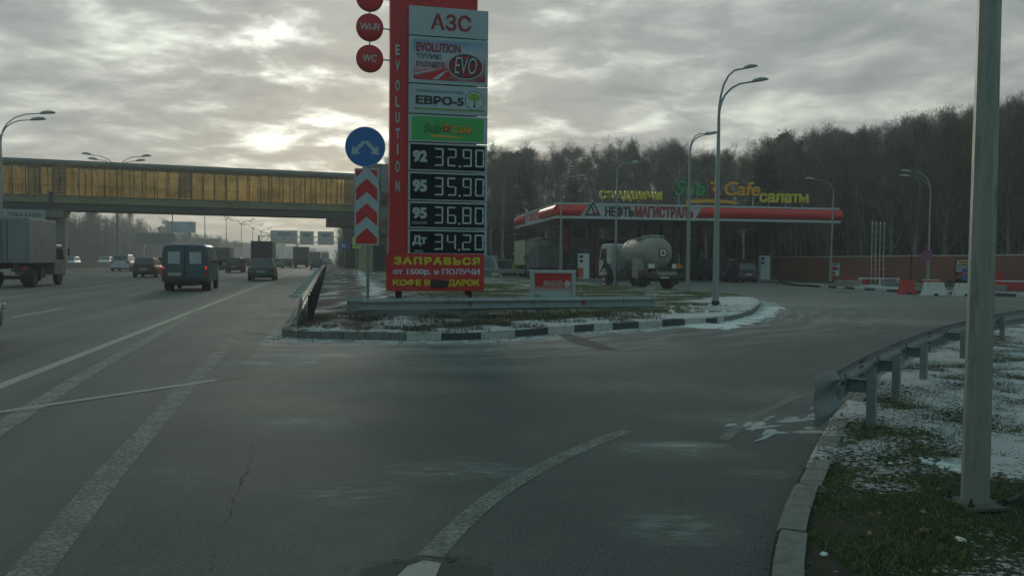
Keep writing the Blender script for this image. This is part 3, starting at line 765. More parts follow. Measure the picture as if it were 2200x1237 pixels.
# front rail of the island
a_, b_ = at(772, 640, 18.2), at(1403, 640, 20.9); a_.z = b_.z = 0
ya = math.atan2(b_.y-a_.y, b_.x-a_.x); L0 = (b_-a_).length
RT = .655
rail = thing('guard_rail', 'straight grey steel crash barrier on the island in front of the red price sign', 'crash barrier', (a_.x, a_.y, 0), ya)
path = [Vector((i*L0/8, 0, 0)) for i in range(9)]
MB().loft(wbeam(path, RT, -1)).build('rail_beam', M['galvl'], rail, smooth=25)
mb = MB()
for x in (2.1, 4.2, L0-.9):
    for z in (-.05, -.15, -.26): mb.lathe((x, -.075, RT+z), (0, -1, 0), [(0, .018), (.012, .012)], 6)
mb.build('bolt', M['dark'], rail)
MB().box((2.6, -.082, RT-.155), (.05, .012, .09)).box((L0-2.0, -.05, RT-.155), (.06, .05, .1)).build('reflector', M['redd'], rail)
pr = [(0, .07), (-.02, .02), (-.015, -.18), (-.02, -.33), (0, -.40)]
mb = MB(); secs = []
for k in range(7):
    t = k/6; y_ = .02+.16*math.sin(t*2.6); x_ = .02-.42*t*.9
    secs.append([Vector((x_+a*.2, y_+a, RT-.0+b*(1-.0*t)-.01)) for a, b in pr])
mb.loft([[Vector((.05-.34*t, -.03-.05*t, RT+.035-.02*t)), Vector((.05-.34*t, -.085-.03*t, RT-.06)), Vector((.05-.34*t, -.05-.04*t, RT-.16)), Vector((.05-.34*t, -.085-.03*t, RT-.26)), Vector((.05-.34*t, -.03-.05*t, RT-.36+.0*t)), Vector((.05-.34*t, -.02-.05*t, RT-.16))] for t in (0, .25, .5, .75, 1)])
mb.build('end_plate', M['galv'], rail, smooth=40)
mb = MB(); mb.loft([[Vector((L0-.04+.16*t, -.03+.10*t*t, RT+.01)), Vector((L0-.04+.16*t, -.085+.08*t, RT-.06)), Vector((L0-.04+.16*t, -.045+.09*t, RT-.155)), Vector((L0-.04+.16*t, -.085+.08*t, RT-.25)), Vector((L0-.04+.16*t, -.03+.10*t*t, RT-.33)), Vector((L0-.04+.16*t, -.01+.10*t*t, RT-.155))] for t in (0, .3, .6, 1)])
mb.build('end_plate', M['galv'], rail, smooth=40)
for x in (.75, 1.75, 2.55, 4.45, L0-.25):
    p_ = post_mb(.60-VZ+.10, .13, .08).build('post', M['galv'], rail); p_.location = (x, .16, VZ)
    MB().bb(-.05, .05, -.16, 0, 0, .14).build('bracket', M['galv'], p_).location = (0, 0, .28)
# the curved rail at the right
RP = smooth_line([gr(1790, 800, .62), gr(1850, 766, .62), gr(1920, 736, .62), gr(2000, 707, .62), gr(2080, 686.5, .62), (gr(2140, 674.5, .62)), gr(2200, 664, .62), gr(2330, 651, .62), gr(2500, 645, .62)], 2)
RP = [Vector((p.x, p.y, 0)) for p in RP]
rail = thing('guard_rail', 'curving steel crash barrier along the right kerb, its flared end facing the camera', 'crash barrier')
MB().loft(wbeam(RP, .62, 1)).build('rail_beam', M['galv'], rail, smooth=25)
mb = MB(); secs = []; E0 = RP[0]
for k in range(9):
    t = k/8; c_ = E0+Vector((-.235*t+.03, -.03*t-.10*t*t, 0)); n0 = Vector((.35, -.94, 0)); wv_ = .05*(1-.55*t)
    zt_, zb_ = .625-.035*t*t, .30-.13*math.sin(t*2.2)
    hs_ = [zt_+(zb_-zt_)*j/6 for j in range(7)]; o_s = [0, wv_*.9, wv_*.2, -.01, wv_*.2, wv_*.9, 0]
    fr = [c_+n0*o2+Vector((0, 0, z)) for z, o2 in zip(hs_, o_s)]; secs.append(fr+[p-n0*.006 for p in reversed(fr)])
mb.loft(secs).build('end_plate', M['galv'], rail, smooth=50)
for px, py in ((1880, 916), (1932, 859), (1990, 820), (2074, 775), (2157, 733), (2260, 712), (2400, 690)):
    g = gr(px, py, RZ); d, qx, qy, s_ = seg_near(g.x, g.y, RP); q = Vector((qx, qy, 0)); dr = (q-Vector((g.x, g.y, 0))); yw = math.atan2(dr.y, dr.x)-math.pi/2
    p_ = post_mb(.46, .11, .07).build('post', M['galv'], rail); p_.location = (g.x, g.y, RZ); p_.rotation_euler = (0, 0, yw)
    b2 = MB().bb(-.006, .006, .0, dr.length-.02, .30, .42).bb(-.05, .006, .0, dr.length-.02, .41, .42).bb(-.05, .006, .0, dr.length-.02, .30, .308).bb(-.07, .07, dr.length-.03, dr.length-.014, .26, .46)
    b2.build('bracket', M['galv'], p_)
    mb = MB(); mb.lathe((0, dr.length-.03, .36), (0, -1, 0), [(0, .016), (.012, .016)], 6); mb.build('bolt', M['dark'], p_)
for i in (5, 13, 20):
    if i < len(RP)-1:
        t = (RP[i+1]-RP[i]).normalized(); n_ = Vector((-t.y, t.x, 0)); mb = MB()
        for z in (.58, .53, .45, .37, .33): 
            for e_ in (0, .12): c_ = RP[i]+t*e_-n_*.008+Vector((0, 0, z)); mb.lathe(c_, -n_, [(0, .014), (.012, .012)], 6)
        mb.build('bolt', M['dark'], rail)
# the rail along the highway, seen end on
rail = thing('guard_rail', 'long crash barrier beside the highway shoulder, seen end on with dark posts', 'crash barrier', hw(p0+.35, 18.5), HA)
LR = 84
MB().loft(wbeam([Vector((0, i*4.0, 0)) for i in range(LR//4+1)], .72, 1)).build('rail_beam', M['galv'], rail, smooth=25)
MB().loft([[Vector((-.02-.02*k, -k*1.1, .74-k*.16)), Vector((-.08-.02*k, -k*1.1, .66-k*.15)), Vector((-.03-.02*k, -k*1.1, .55-k*.12)), Vector((-.08-.02*k, -k*1.1, .46-k*.10)), Vector((-.02-.02*k, -k*1.1, .40-k*.09)), Vector((0-.02*k, -k*1.1, .56-k*.12))] for k in range(3)]).build('end_plate', M['galv'], rail, smooth=40)
pm = post_mb(.58, .12, .09).mesh('post', M['dark'])
for k in range(LR//2):
    p_ = bpy.data.objects.new('post', pm); COL.objects.link(p_); p_.parent = rail; p_.location = (.16, k*2.0+.3, VZ)
    b2 = bpy.data.objects.new('reflector', bpy.data.meshes['rail_reflector'] if 'rail_reflector' in bpy.data.meshes else MB().bb(-.33, -.12, -.02, .02, .52, .60).mesh('rail_reflector', [M['greyl']])); COL.objects.link(b2); b2.parent = rail; b2.location = (.02, k*2.0+.3, VZ)
# rail beside the station entrance road far behind
a_ = gr(1040, 600, 0); b_ = gr(1128, 603, 0); L1 = (b_-a_).length
rail = thing('guard_rail', 'low crash barrier in the grass left of the fuel station canopy', 'crash barrier', a_, math.atan2(b_.y-a_.y, b_.x-a_.x))
MB().loft(wbeam([Vector((-3, 0, 0)), Vector((L1, 0, 0))], .85, -1)).build('rail_beam', M['galv'], rail)
for k in range(4): MB().bb(-.06, .06, 0, .1, 0, .8).build('post', M['galv'], rail).location = (-2.5+k*2.0, .1, 0)

# ------------------------------------------------------------------ the big pole at the right
def octo(mb_, p0_, p1_, r0, r1, n=8): return mb_.tube([p0_, p1_], [r0, r1], n)
bp = gr(2094, 1083, RZ)
po = thing('lamp_post', 'thick octagonal grey-green steel pole on a bolted base plate in the near right turf', 'pole', bp, R(8))
mb = MB(); vs = []
octo(mb, (0, 0, .02), (.0, 0, 9.0), .078, .036, 8); mb.build('pole', M['pole'], po, smooth=22)
MB().box((0.0, -.02, .012), (.27, .25, .022)).build('base_plate', mk('plate_rust', (.12, .12, .10), .75, .2, .3, 20, .2, 60, dirt=.5, dcol=(.07, .055, .04)), po, bevel=.003)
for x, y in ((-.11, -.11), (.11, -.11), (.11, .08), (-.11, .08)):
    MB().lathe((x, y, .023), (0, 0, 1), [(0, .018), (.016, .018), (.017, .008), (.045, .008)], 6).build('bolt', M['dark'], po)
cbm = MB()
for k in range(4):
    cbm.tube([(.10+.02*k, -.05, .03), (.18+.04*k, -.12+.05*k, .06), (.30+.06*k, -.10+.08*k, .03), (.42+.05*k, -.02+.1*k, .0)], .006, 5)
tag(cbm.build('cable_ends', M['dark'], None), 'thin dark cable ends and twigs lying in the turf beside the near pole base', 'cable').location = bp
# ------------------------------------------------------------------ street lamps
def lamp_head(): 
    return [[(x, y*w, z) for y, z in ((-1, 0), (-.8, .6*h_), (0, h_), (.8, .6*h_), (1, 0), (.7, -.03), (-.7, -.03))] for x, w, h_ in ((0, .05, .04), (.1, .10, .10), (.35, .14, .13), (.55, .11, .09), (.66, .04, .03))]
def street_lamp(label, loc, H, arms, r0=.10, r1=.045, group=None, yaw=0.0, lean=0.0, split=None, hs=1.0, name='street_lamp'):
    """arms: (azimuth, reach, rise); they split from the pole at height H-split"""
    o_ = thing(name, label, 'street lamp', loc, yaw, group); split = split or 1.5
    zs = H-split
    m_ = MB(); m_.tube([(0, 0, 0), (0, 0, zs*.42), (0, 0, zs)], [r0, (r0+r1)*.52, r1], 12); m_.tube([(0, 0, zs*.46), (0, 0, zs*.46+.06)], r0*.85, 12)
    m_.build('pole', M['lamp'], o_, smooth=30)
    MB().lathe((0, 0, 0), (0, 0, 1), [(0, r0*2.0), (.03, r0*2.0), (.031, r0*1.25), (.14, r0*1.2)], 10).build('base_plate', M['dark'], o_)
    for az, reach, rise in arms:
        ca, sa = math.cos(az), math.sin(az); pts = []
        for t in (0, .12, .28, .45, .62, .8, 1):
            r_ = reach*(t**2.1); z = zs-.05+(split+rise)*math.sin(t*math.pi/2)**.95; pts.append((ca*r_, sa*r_, z))
        m_ = MB(); m_.tube(pts, [r1*.95, r1*.85, r1*.75, r1*.7, r1*.65, r1*.6, r1*.55], 8); ar = m_.build('arm', M['lamp'], o_, smooth=40)
        hd = MB(); tl = math.atan2(pts[-1][2]-pts[-2][2], math.hypot(pts[-1][0]-pts[-2][0], pts[-1][1]-pts[-2][1]))
        secs = []
        for sec in lamp_head():
            q_ = []
            for x, y, z in sec:
                x, y, z = x*hs, y*hs, z*hs; x2, z2 = x*math.cos(tl)-z*math.sin(tl), x*math.sin(tl)+z*math.cos(tl)
                q_.append((pts[-1][0]+ca*x2-sa*y, pts[-1][1]+sa*x2+ca*y, pts[-1][2]+z2))
            secs.append(q_)
        hd.loft(secs).build('lamp_head', M['lamp'], ar, smooth=50)
    if lean: o_.rotation_euler = (0, lean, yaw)
    return o_
IG = 'street lamps on the grass island'
c_ = gr(1537, 655, VZ)
street_lamp('tallest double-armed street lamp, on the tip of the grass island', c_, 7.4, [(R(14), .86, .42), (R(-12), 1.02, -.10)], .11, .05, IG, split=1.25, hs=.78)
for (bx, by, D, arms, lab, sp_) in ((1477, 632, 36.5, [(R(40), 1.1, .30), (R(-25), .75, .10)], 'street lamp with two short arms on the island, just left of the tallest lamp', .7),
      (1322, 616, 49, [(R(18), .95, .15), (R(-10), .8, .0)], 'slim street lamp rising in front of the tanker truck cab', .55),
      (1204, 585, 57, [(R(14), 1.25, .12), (R(-18), .8, -.05)], 'slim street lamp behind the small entrance sign, before the corner of the canopy', .75)):
    q = at(bx, by, D); street_lamp(lab, (q.x, D, .05), 7.1 if D < 40 else 7.4, arms, .095, .042, IG, split=sp_, hs=.8)
q = gr(1783, 612); street_lamp('leaning street lamp at the right end of the canopy, its single arm pointing left', (q.x, q.y, .1), 7.3, [(R(176), 1.35, .12)], .09, .042, 'street lamps along the brick wall', lean=R(1.0), split=.95)
q = at(1994, 600, 53); street_lamp('street lamp behind the white road barriers with two arms pointing left', (q.x, q.y, .1), 7.1, [(R(178), 1.35, .08), (R(140), 1.2, .50)], .09, .042, 'street lamps along the brick wall', split=1.0)
first = None
for k in range(12):
    q = hw(-26.0, 73.5+36.8*k)
    arms = [(0, 2.9, .9), (0, 2.2, .35), (math.pi, 2.9, .9), (math.pi, 2.2, .35)]
    lab = ['tall double-sided lamp on the median at the left edge, before the overpass', 'double-sided median lamp whose heads peek over the overpass roof', 'median lamp pole seen through the gap under the overpass, leftmost there'][k] if k < 3 else 'distant double-sided lamp on the highway median beyond the overpass'
    if first is None: first = street_lamp(lab, q, 12.3, arms, .14, .07, 'double lamps along the highway median', yaw=HA, split=1.6, hs=1.75); cur = first
    else: cur = copy_tree(first); cur.location = q; cur['label'] = lab
    cur.rotation_euler[2] = HA+random.uniform(-.04, .04)
    if k == 1: cur.scale = (1.0, 1.0, 1.075)
# ------------------------------------------------------------------ round traffic sign and chevron plate
Fs = Frame(at(790, 600, 19.1), R(4))
t_ = thing_f('road_sign', 'blue round sign with two white arrows above a red and white chevron plate', 'road sign', Fs)
u, z = Fs.uv(785, 316); r_ = .47
MB().poly(ellipse(u, z, r_, r_, 40), -.03, -.012).build('sign_rim', M['greyl'], t_)
MB().poly(ellipse(u, z, r_*.965, r_*.965, 40), -.034, -.03).build('disc', M['blue'], t_)
def arrow(cx, cz, ang, L_, w, hw_, hl):
    pts = [(-L_/2, -w/2), (L_/2-hl, -w/2), (L_/2-hl, -hw_), (L_/2, 0), (L_/2-hl, hw_), (L_/2-hl, w/2), (-L_/2, w/2)]
    return [(cx+x*math.cos(ang)-y*math.sin(ang), cz+x*math.sin(ang)+y*math.cos(ang)) for x, y in pts]
for sx, a2 in ((-1, R(-135)), (1, R(-45))):
    MB().poly(arrow(u+sx*.17, z-.03, a2, .44, .085, .125, .17), -.037, -.034).build('arrow', M['signw'], t_)
u0, z0, u1, z1 = Fs.rect(762, 362, 814, 527)
MB().bb(u0, u1, -.03, -.01, z0, z1).build('chevron_plate', M['signw'], t_, bevel=.004)
b_ = .035; W_ = u1-u0-2*b_; xm = (u0+u1)/2; ht = W_*.46
def chev(za, zb, top=None):
    m_ = MB(); l, r2 = u0+b_, u1-b_
    m_.poly([(l, za-ht), (xm, za), (r2, za-ht), (r2, zb-ht), (xm, zb), (l, zb-ht)], -.033, -.03); return m_
zt = z1-b_; H_ = z1-z0
def fz(py): return Fs.uv(788, py)[1]
for tip, bot in ((384, 433), (437, 486)):
    MB().poly([(u0+b_, fz(bot)), (u0+b_, fz(tip)-ht), (xm, fz(tip)), (u1-b_, fz(tip)-ht), (u1-b_, fz(bot)), (xm, fz(bot)+ht)], -.033, -.03).build('chevron', M['red'], t_)
MB().poly([(u0+b_, z0+b_), (u0+b_, fz(490)-ht), (xm, fz(490)), (u1-b_, fz(490)-ht), (u1-b_, z0+b_)], -.033, -.03).build('chevron', M['red'], t_)
MB().poly([(u0+b_, z1-b_), (u0+b_, z1-b_-ht*.8), (xm-.07, z1-b_)], -.033, -.03).build('chevron_corner', M['red'], t_); MB().poly([(u1-b_, z1-b_), (xm+.07, z1-b_), (u1-b_, z1-b_-ht*.8)], -.033, -.03).build('chevron_corner', M['red'], t_)
uu = Fs.uv(791, 580)[0]; MB().cyl((uu-.01, .025, 0), (uu-.01, .025, Fs.uv(785, 300)[1]), .038, n=12).build('post', M['galv'], t_, smooth=40)

# ------------------------------------------------------------------ price sign
Fp = Frame(at(877, 600, 20.0), HA)
pz = lambda py, px=960: Fp.uv(px, py)[1]
PS = thing_f('price_sign', 'tall red fuel price tower with white panels, black price rows and vertical white letters', 'price sign', Fp)
ul, ur = Fp.uv(837, 300, .02)[0], Fp.uv(1022, 30, .30)[0]
topz = 8.9
MB().bb(ul, ur, .02, .34, pz(545), topz).build('pylon', M['red'], PS, bevel=.01)
MB().bb(ul+.0, ul+.02, .34, .36, pz(545), topz).build('trim', M['greyl'], PS)
ur2 = Fp.uv(1048, 200, -.10)[0]; ul2 = Fp.uv(878, 200, -.10)[0]
rows = [(11, 74), (76, 177), (179, 242), (244, 303), (305, 366), (368, 430), (432, 490), (492, 546)]
FY = -.10      # front plane of the panels
def prow(py, dz=0): return Fp.uv(878, py, FY)[1]
RWS = []
for i, (ya_, yb_) in enumerate(rows):
    z1_, z0_ = prow(ya_), prow(yb_); RWS.append((z0_, z1_))
    pnl = MB().bb(ul2, ur2, FY, .018, z0_, z1_-.004).build('panel', M['signw'], PS, bevel=.006); 
    if i >= 4:
        MB().bb(ul2+.05, ur2-.06, FY-.006, FY, z0_+.035, z1_-.045).build('price_display', M['signk'], pnl)
PW = ur2-ul2
def pr_(i, a, b, c, d): z0_, z1_ = RWS[i]; h_ = z1_-z0_; return (ul2+PW*a, z0_+h_*b, ul2+PW*c, z0_+h_*d)
E = FY-.008
lettering('АЗС', pr_(0, .27, .22, .78, .78), M['redd'], PS, FY-.001, .012, .02)
# panel 2: picture of a road with an oval badge
m, nt, N, L, b = nodes('panel_picture'); co = N.new('ShaderNodeTexCoord').outputs['Generated']; sp2 = N.new('ShaderNodeSeparateXYZ'); L.new(co, sp2.inputs[0])
cr = N.new('ShaderNodeValToRGB'); L.new(mth(nt, 'ADD', sp2.outputs[2], mth(nt, 'MULTIPLY', mth(nt, 'SUBTRACT', sp2.outputs[0], .5), -.25)), cr.inputs[0])
e = cr.color_ramp.elements; e[0].position = .12; e[0].color = (.26, .03, .05, 1); e[1].position = .95; e[1].color = (.16, .28, .45, 1)
x_ = e.new(.3); x_.color = (.45, .15, .17, 1); x_ = e.new(.46); x_.color = (.42, .33, .42, 1); x_ = e.new(.62); x_.color = (.40, .45, .52, 1)
sun_s = mapr(nt, noi(nt, co, 2.2, 3), .5, .75, 0, .5)
L.new(mixrgb(nt, sun_s, cr.outputs[0], (.55, .52, .52)), b.inputs['Base Color']); b.inputs['Roughness'].default_value = .35
MP = m
u0, z0, u1, z1 = pr_(1, .055, .08, .965, .93)
MB().poly(rounded(u0, z0, u1, z1, .06), E, FY).build('picture', MP, PS)
h_ = z1-z0; w_ = u1-u0
MB().poly([(u0+.02, z0+.03), (u0+w_*.42, z0+h_*.30), (u0+w_*.62, z0+h_*.30), (u0+w_*.44, z0+.01), (u0+.06, z0+.008)], E-.002, E).build('picture_road', M['red'], PS)
MB().poly([(u0+w_*.26, z0+.02), (u0+w_*.46, z0+h_*.27), (u0+w_*.48, z0+h_*.27), (u0+w_*.34, z0+.02)], E-.004, E-.002).poly([(u0+.0, z0+h_*.14), (u0+w_*.30, z0+h_*.27), (u0+w_*.31, z0+h_*.25), (u0+.01, z0+h_*.10)], E-.004, E-.002).build('picture_line', M['greyl'], PS)
lettering('EVOLUTION', (u0+w_*.04, z0+h_*.70, u0+w_*.65, z0+h_*.93), M['redd'], PS, E-.002, .006, .03)
lettering('ТОПЛИВО', (u0+w_*.04, z0+h_*.515, u0+w_*.39, z0+h_*.645), M['blackl'], PS, E-.002, .006, .015)
lettering('БУДУЩЕГО', (u0+w_*.04, z0+h_*.305, u0+w_*.43, z0+h_*.455), M['blackl'], PS, E-.003, .006, .015)
cx, cz = u0+w_*.72, z0+h_*.385; A_, B_ = w_*.25, h_*.335
MB().poly(ellipse(cx, cz, A_, B_, 36), E-.010, E-.002).build('badge_rim', M['greyl'], PS)
MB().poly(ellipse(cx, cz, A_*.94, B_*.92, 36), E-.013, E-.010).build('badge_ring', M['blackl'], PS)
MB().poly(ellipse(cx, cz, A_*.86, B_*.80, 36), E-.016, E-.013).build('badge_field', M['redd'], PS)
lettering('EVO', (cx-A_*.66, cz-B_*.62, cx+A_*.64, cz+B_*.66), M['blackl'], PS, E-.016, .008, .05, .18)
lettering('EVO', (cx-A_*.62, cz-B_*.60, cx+A_*.62, cz+B_*.68), M['greyl'], PS, E-.024, .008, .0, .18)
# panel 3
u0, z0, u1, z1 = pr_(2, .055, .09, .965, .93); h_ = z1-z0; w_ = u1-u0
MB().poly(rounded(u0, z0, u1, z1, .05), E+.004, FY).build('inset', mk('inset_white', (.36, .43, .50), .4, 0, .06, 2), PS)
MB().bb(u0+.01, u1-.01, E+.001, E+.004, z0+h_*.045, z0+h_*.12).build('stripe', mk('lime_stripe', (.16, .26, .05), .5, 0, .1, 3), PS)
lettering('ЭКОЛОГИЧЕСКИ ЧИСТОЕ ТОПЛИВО', (u0+w_*.04, z0+h_*.74, u0+w_*.70, z0+h_*.86), mk('letter_olive', (.10, .14, .08), .5), PS, E+.003, .004, .01)
lettering('ЕВРО-5', (u0+w_*.035, z0+h_*.26, u0+w_*.70, z0+h_*.62), M['blackl'], PS, E+.003, .006, .04)
cx, cz = u0+w_*.85, z0+h_*.50; rr = h_*.40
MB().poly(ellipse(cx, cz, rr, rr, 30), E+.001, E+.004).build('emblem_ring', mk('ring_green', (.04, .10, .05), .5), PS)
MB().poly(ellipse(cx, cz, rr*.93, rr*.93, 30), E-.001, E+.001).build('emblem_disc', mk('emblem_white', (.42, .48, .48), .5), PS)
mb = MB()
for dx, dz, a_, b2 in ((0, .5, .45, .22), (-.42, .3, .35, .18), (.42, .28, .35, .18), (-.15, .62, .25, .14), (.2, .1, .25, .12), (-.3, .12, .2, .1)): mb.poly(ellipse(cx+dx*rr, cz+dz*rr, a_*rr, b2*rr, 12), E-.003-.0004*dx, E-.001)
mb.build('emblem_crown', mk('emblem_lime', (.20, .38, .05), .5), PS)
MB().poly([(cx-rr*.16, cz-rr*.68), (cx+rr*.16, cz-rr*.68), (cx+rr*.06, cz-rr*.4), (cx+rr*.05, cz+rr*.25), (cx-rr*.05, cz+rr*.25), (cx-rr*.06, cz-rr*.4)], E-.005, E-.0034).build('emblem_trunk', M['blackl'], PS)
# panel 4: cafe logo
def cup(mb_cols, cx, cz, s, y, parent):
    """takeaway cup: width s"""
    MB().poly([(cx-s*.58, cz-s*.78), (cx+s*.58, cz-s*.78), (cx+s*.72, cz+s*.95), (cx-s*.72, cz+s*.95)], y+.002*s, y+.012*s).build('cup_outline', mb_cols[0], parent)
    MB().poly([(cx-s*.44, cz-s*.68), (cx+s*.44, cz-s*.68), (cx+s*.54, cz+s*.5), (cx-s*.54, cz+s*.5)], y-.02*s, y+.001*s).build('cup', mb_cols[1], parent)
    MB().poly([(cx-s*.60, cz+s*.52), (cx+s*.60, cz+s*.52), (cx+s*.56, cz+s*.84), (cx-s*.56, cz+s*.84)], y-.02*s, y+.001*s).poly([(cx-s*.02, cz+s*.84), (cx+s*.12, cz+s*.84), (cx+s*.26, cz+s*1.5), (cx+s*.12, cz+s*1.2)], y-.02*s, y+.001*s).build('cup_lid', mb_cols[2], parent)
    MB().poly(ellipse(cx, cz-s*.1, s*.26, s*.26, 14), y-.03*s, y-.02*s).build('cup_mark', mb_cols[2], parent)
u0, z0, u1, z1 = pr_(3, .04, .06, .95, .93); h_ = z1-z0; w_ = u1-u0
MB().poly(rounded(u0, z0, u1, z1, .06), E+.004, FY).build('inset', M['greenp'], PS)
for st, rc, m1 in (('Sub', (.17, .34, .40, .68), M['green']), ('Cafe', (.55, .34, .83, .68), M['amber'])):
    rct = (u0+w_*rc[0], z0+h_*rc[1], u0+w_*rc[2], z0+h_*rc[3])
    lettering(st, (rct[0]-.012, rct[1]-.014, rct[2]+.012, rct[3]+.014), M['blackl'], PS, E+.003, .006, .035, .15)
    lettering(st, rct, m1, PS, E-.003, .006, .015, .15)
cup((M['blackl'], M['redd'], M['amber']), u0+w_*.475, z0+h_*.52, .115, E, PS)
MB().poly([(u0+w_*.27, z0+h_*.16), (u0+w_*.70, z0+h_*.14), (u0+w_*.70, z0+h_*.17), (u0+w_*.5, z0+h_*.23), (u0+w_*.27, z0+h_*.23)], E, E+.004).build('swoosh', M['amber'], PS)
# price rows: flap digits
SEG = {'0': 'abcdef', '2': 'abged', '3': 'abgcd', '4': 'fgbc', '5': 'afgcd', '6': 'afgecd', '8': 'abcdefg', '9': 'abcdfg', '7': 'abc', '1': 'bc'}
def digit(mb_, ch, x, z, w, h, y):
    t = w*.16; g = w*.035; c2 = t*.75
    def tr(pts): mb_.poly(pts, y-.006, y)
    S_ = SEG[ch]; mid_ = z+h/2
    if 'a' in S_: tr([(x+g, z+h), (x+w-g, z+h), (x+w-g-c2, z+h-t), (x+g+c2, z+h-t)])
    if 'd' in S_: tr([(x+g+c2, z+t), (x+w-g-c2, z+t), (x+w-g, z), (x+g, z)])
    if 'g' in S_: tr([(x+g+c2*.9, mid_-t*.38), (x+w-g-c2*.9, mid_-t*.38), (x+w-g-c2*.9, mid_+t*.38), (x+g+c2*.9, mid_+t*.38)])
    for q, xx, lo, sgn in (('f', x, mid_, 1), ('e', x, z, 1), ('b', x+w, mid_, -1), ('c', x+w, z, -1)):
        if q in S_:
            a0, a1 = lo+g*1.2, lo+h/2-g*1.2; top = q in 'fb'
            if top: tr([(xx, a0), (xx+sgn*t, a0), (xx+sgn*t, a1-c2), (xx, a1)])
            else: tr([(xx, a0), (xx+sgn*t, a0+c2), (xx+sgn*t, a1), (xx, a1)])
for i, (pr1, val, sub) in enumerate((('92', '3290', None), ('95', '3590', None), ('95', '3680', 'EVOLUTION'), ('Дт', '3420', 'ЗИМА'))):
    z0_, z1_ = RWS[4+i]; h_ = z1_-z0_; lo = .36 if sub is None else .42
    if i == 3: lo = .40
    lettering(pr1, (ul2+PW*.055, z0_+h_*(lo-.06), ul2+PW*.235, z0_+h_*(lo+.36)), M['greyl'], PS, FY-.007, .006, .045)
    if sub == 'EVOLUTION': lettering(sub, (ul2+PW*.055, z0_+h_*.16, ul2+PW*.235, z0_+h_*.26), M['greyl'], PS, FY-.007, .004, .01)
    if sub == 'ЗИМА': lettering(sub, (ul2+PW*.08, z0_+h_*.07, ul2+PW*.19, z0_+h_*.18), M['greyl'], PS, FY-.007, .004, .01)
    for k, (ch, xx) in enumerate(zip(val, (.325, .49, .685, .845))):
        mb = MB(); digit(mb, ch, ul2+PW*xx, z0_+h_*.19, PW*.115, h_*.63, FY-.006); mb.build('price_digit', M['seg'], PS)
    mb = MB(); mb.bb(ul2+PW*.635, ul2+PW*.66, FY-.012, FY-.006, z0_+h_*.16, z0_+h_*.23)
    mb.build('decimal_point', M['seg'], PS)
# vertical word
for ch, py in zip('EVOLUTION', (108, 143, 184, 219, 253, 288, 321, 358, 400)):
    a_, zc_ = Fp.uv(854, py, .02); hh = .145+.006*(py > 340); ww = .052 if ch != 'I' else .02
    lettering(ch, (a_-ww, zc_-hh*.9, a_+ww, zc_+hh*.9), M['greyl'], PS, .019, .02, .03)
# banner
Fb_y = -.17
ba, bz0, bb_, bz1 = Fp.rect(830, 545, 1040, 625, Fb_y)
MB().bb(ba, bb_, Fb_y, Fb_y+.03, bz0, bz1).build('banner', mk('banner_red', (.50, .028, .022), .5, 0, .08, 1.5, .1, 6), PS, bevel=.003)
bw, bh = bb_-ba, bz1-bz0
lettering('ЗАПРАВЬСЯ', (ba+bw*.075, bz0+bh*.70, ba+bw*.955, bz0+bh*.91), M['ylw2'], PS, Fb_y-.001, .006, .045, space=1.25)
lettering('от 1500р. и ПОЛУЧИ', (ba+bw*.065, bz0+bh*.405, ba+bw*.955, bz0+bh*.60), M['lilac'], PS, Fb_y-.001, .006, .03)
lettering('КОФЕ В', (ba+bw*.065, bz0+bh*.135, ba+bw*.445, bz0+bh*.315), M['ylw2'], PS, Fb_y-.001, .006, .04)
lettering('ДАРОК', (ba+bw*.625, bz0+bh*.11, ba+bw*.955, bz0+bh*.315), M['ylw2'], PS, Fb_y-.001, .006, .04)
MB().poly([(ba+bw*.445, bz0+bh*.12), (ba+bw*.54, bz0+bh*.09), (ba+bw*.62, bz0+bh*.11), (ba+bw*.64, bz0+bh*.27), (ba+bw*.45, bz0+bh*.31)], Fb_y-.05, Fb_y-.008).build('floodlight', M['dark'], PS, bevel=.01)
for px in (856, 1006):
    a_, _ = Fp.uv(px, 630, .15)
    lg = MB().bb(a_-.075, a_+.075, .06, .26, .1, pz(545)).build('leg', mk('leg_maroon', (.05, .015, .015), .6, .2), PS)
    for s2 in (-.16, .15): MB().tube([(a_+s2*.9, .05, .40), (a_+s2*1.3, .05, .52), (a_+s2, .05, .66)], .016, 6).build('anchor_hook', M['dark'], lg)
# service discs
for py, s1 in ((-5, 'КАФЕ'), (59, 'Wi-Fi'), (126, 'WC')):
    cx, cz = Fp.uv(794.5, py, -.02); rr = .315
    ds = MB().lathe((cx, .05, cz), (0, -1, 0), [(0, rr), (.10, rr), (.105, rr*.97)], 36).build('service_disc', M['red'], PS, smooth=40)
    MB().lathe((cx, .06, cz), (0, -1, 0), [(0, rr+.012), (.09, rr+.012)], 36).build('disc_rim', mk('disc_rim', (.16, .08, .05), .5, .3), ds)
    if s1 != 'КАФЕ':
        hh = .085; ww = .23 if s1 == 'Wi-Fi' else .165
        l_ = lettering(s1, (cx-ww, cz-hh, cx+ww, cz+hh), M['greyl'], PS, -.056, .006, .02, .12); 
    MB().cyl((cx+rr-.01, .03, cz), (ul+.01, .06, cz), .018, n=8).build('disc_bracket', M['greyl'], PS)
    if py > 0: MB().cyl((cx, .03, cz+rr-.01), (cx, .03, cz+rr+.2), .018, n=8).build('disc_link', M['greyl'], PS)
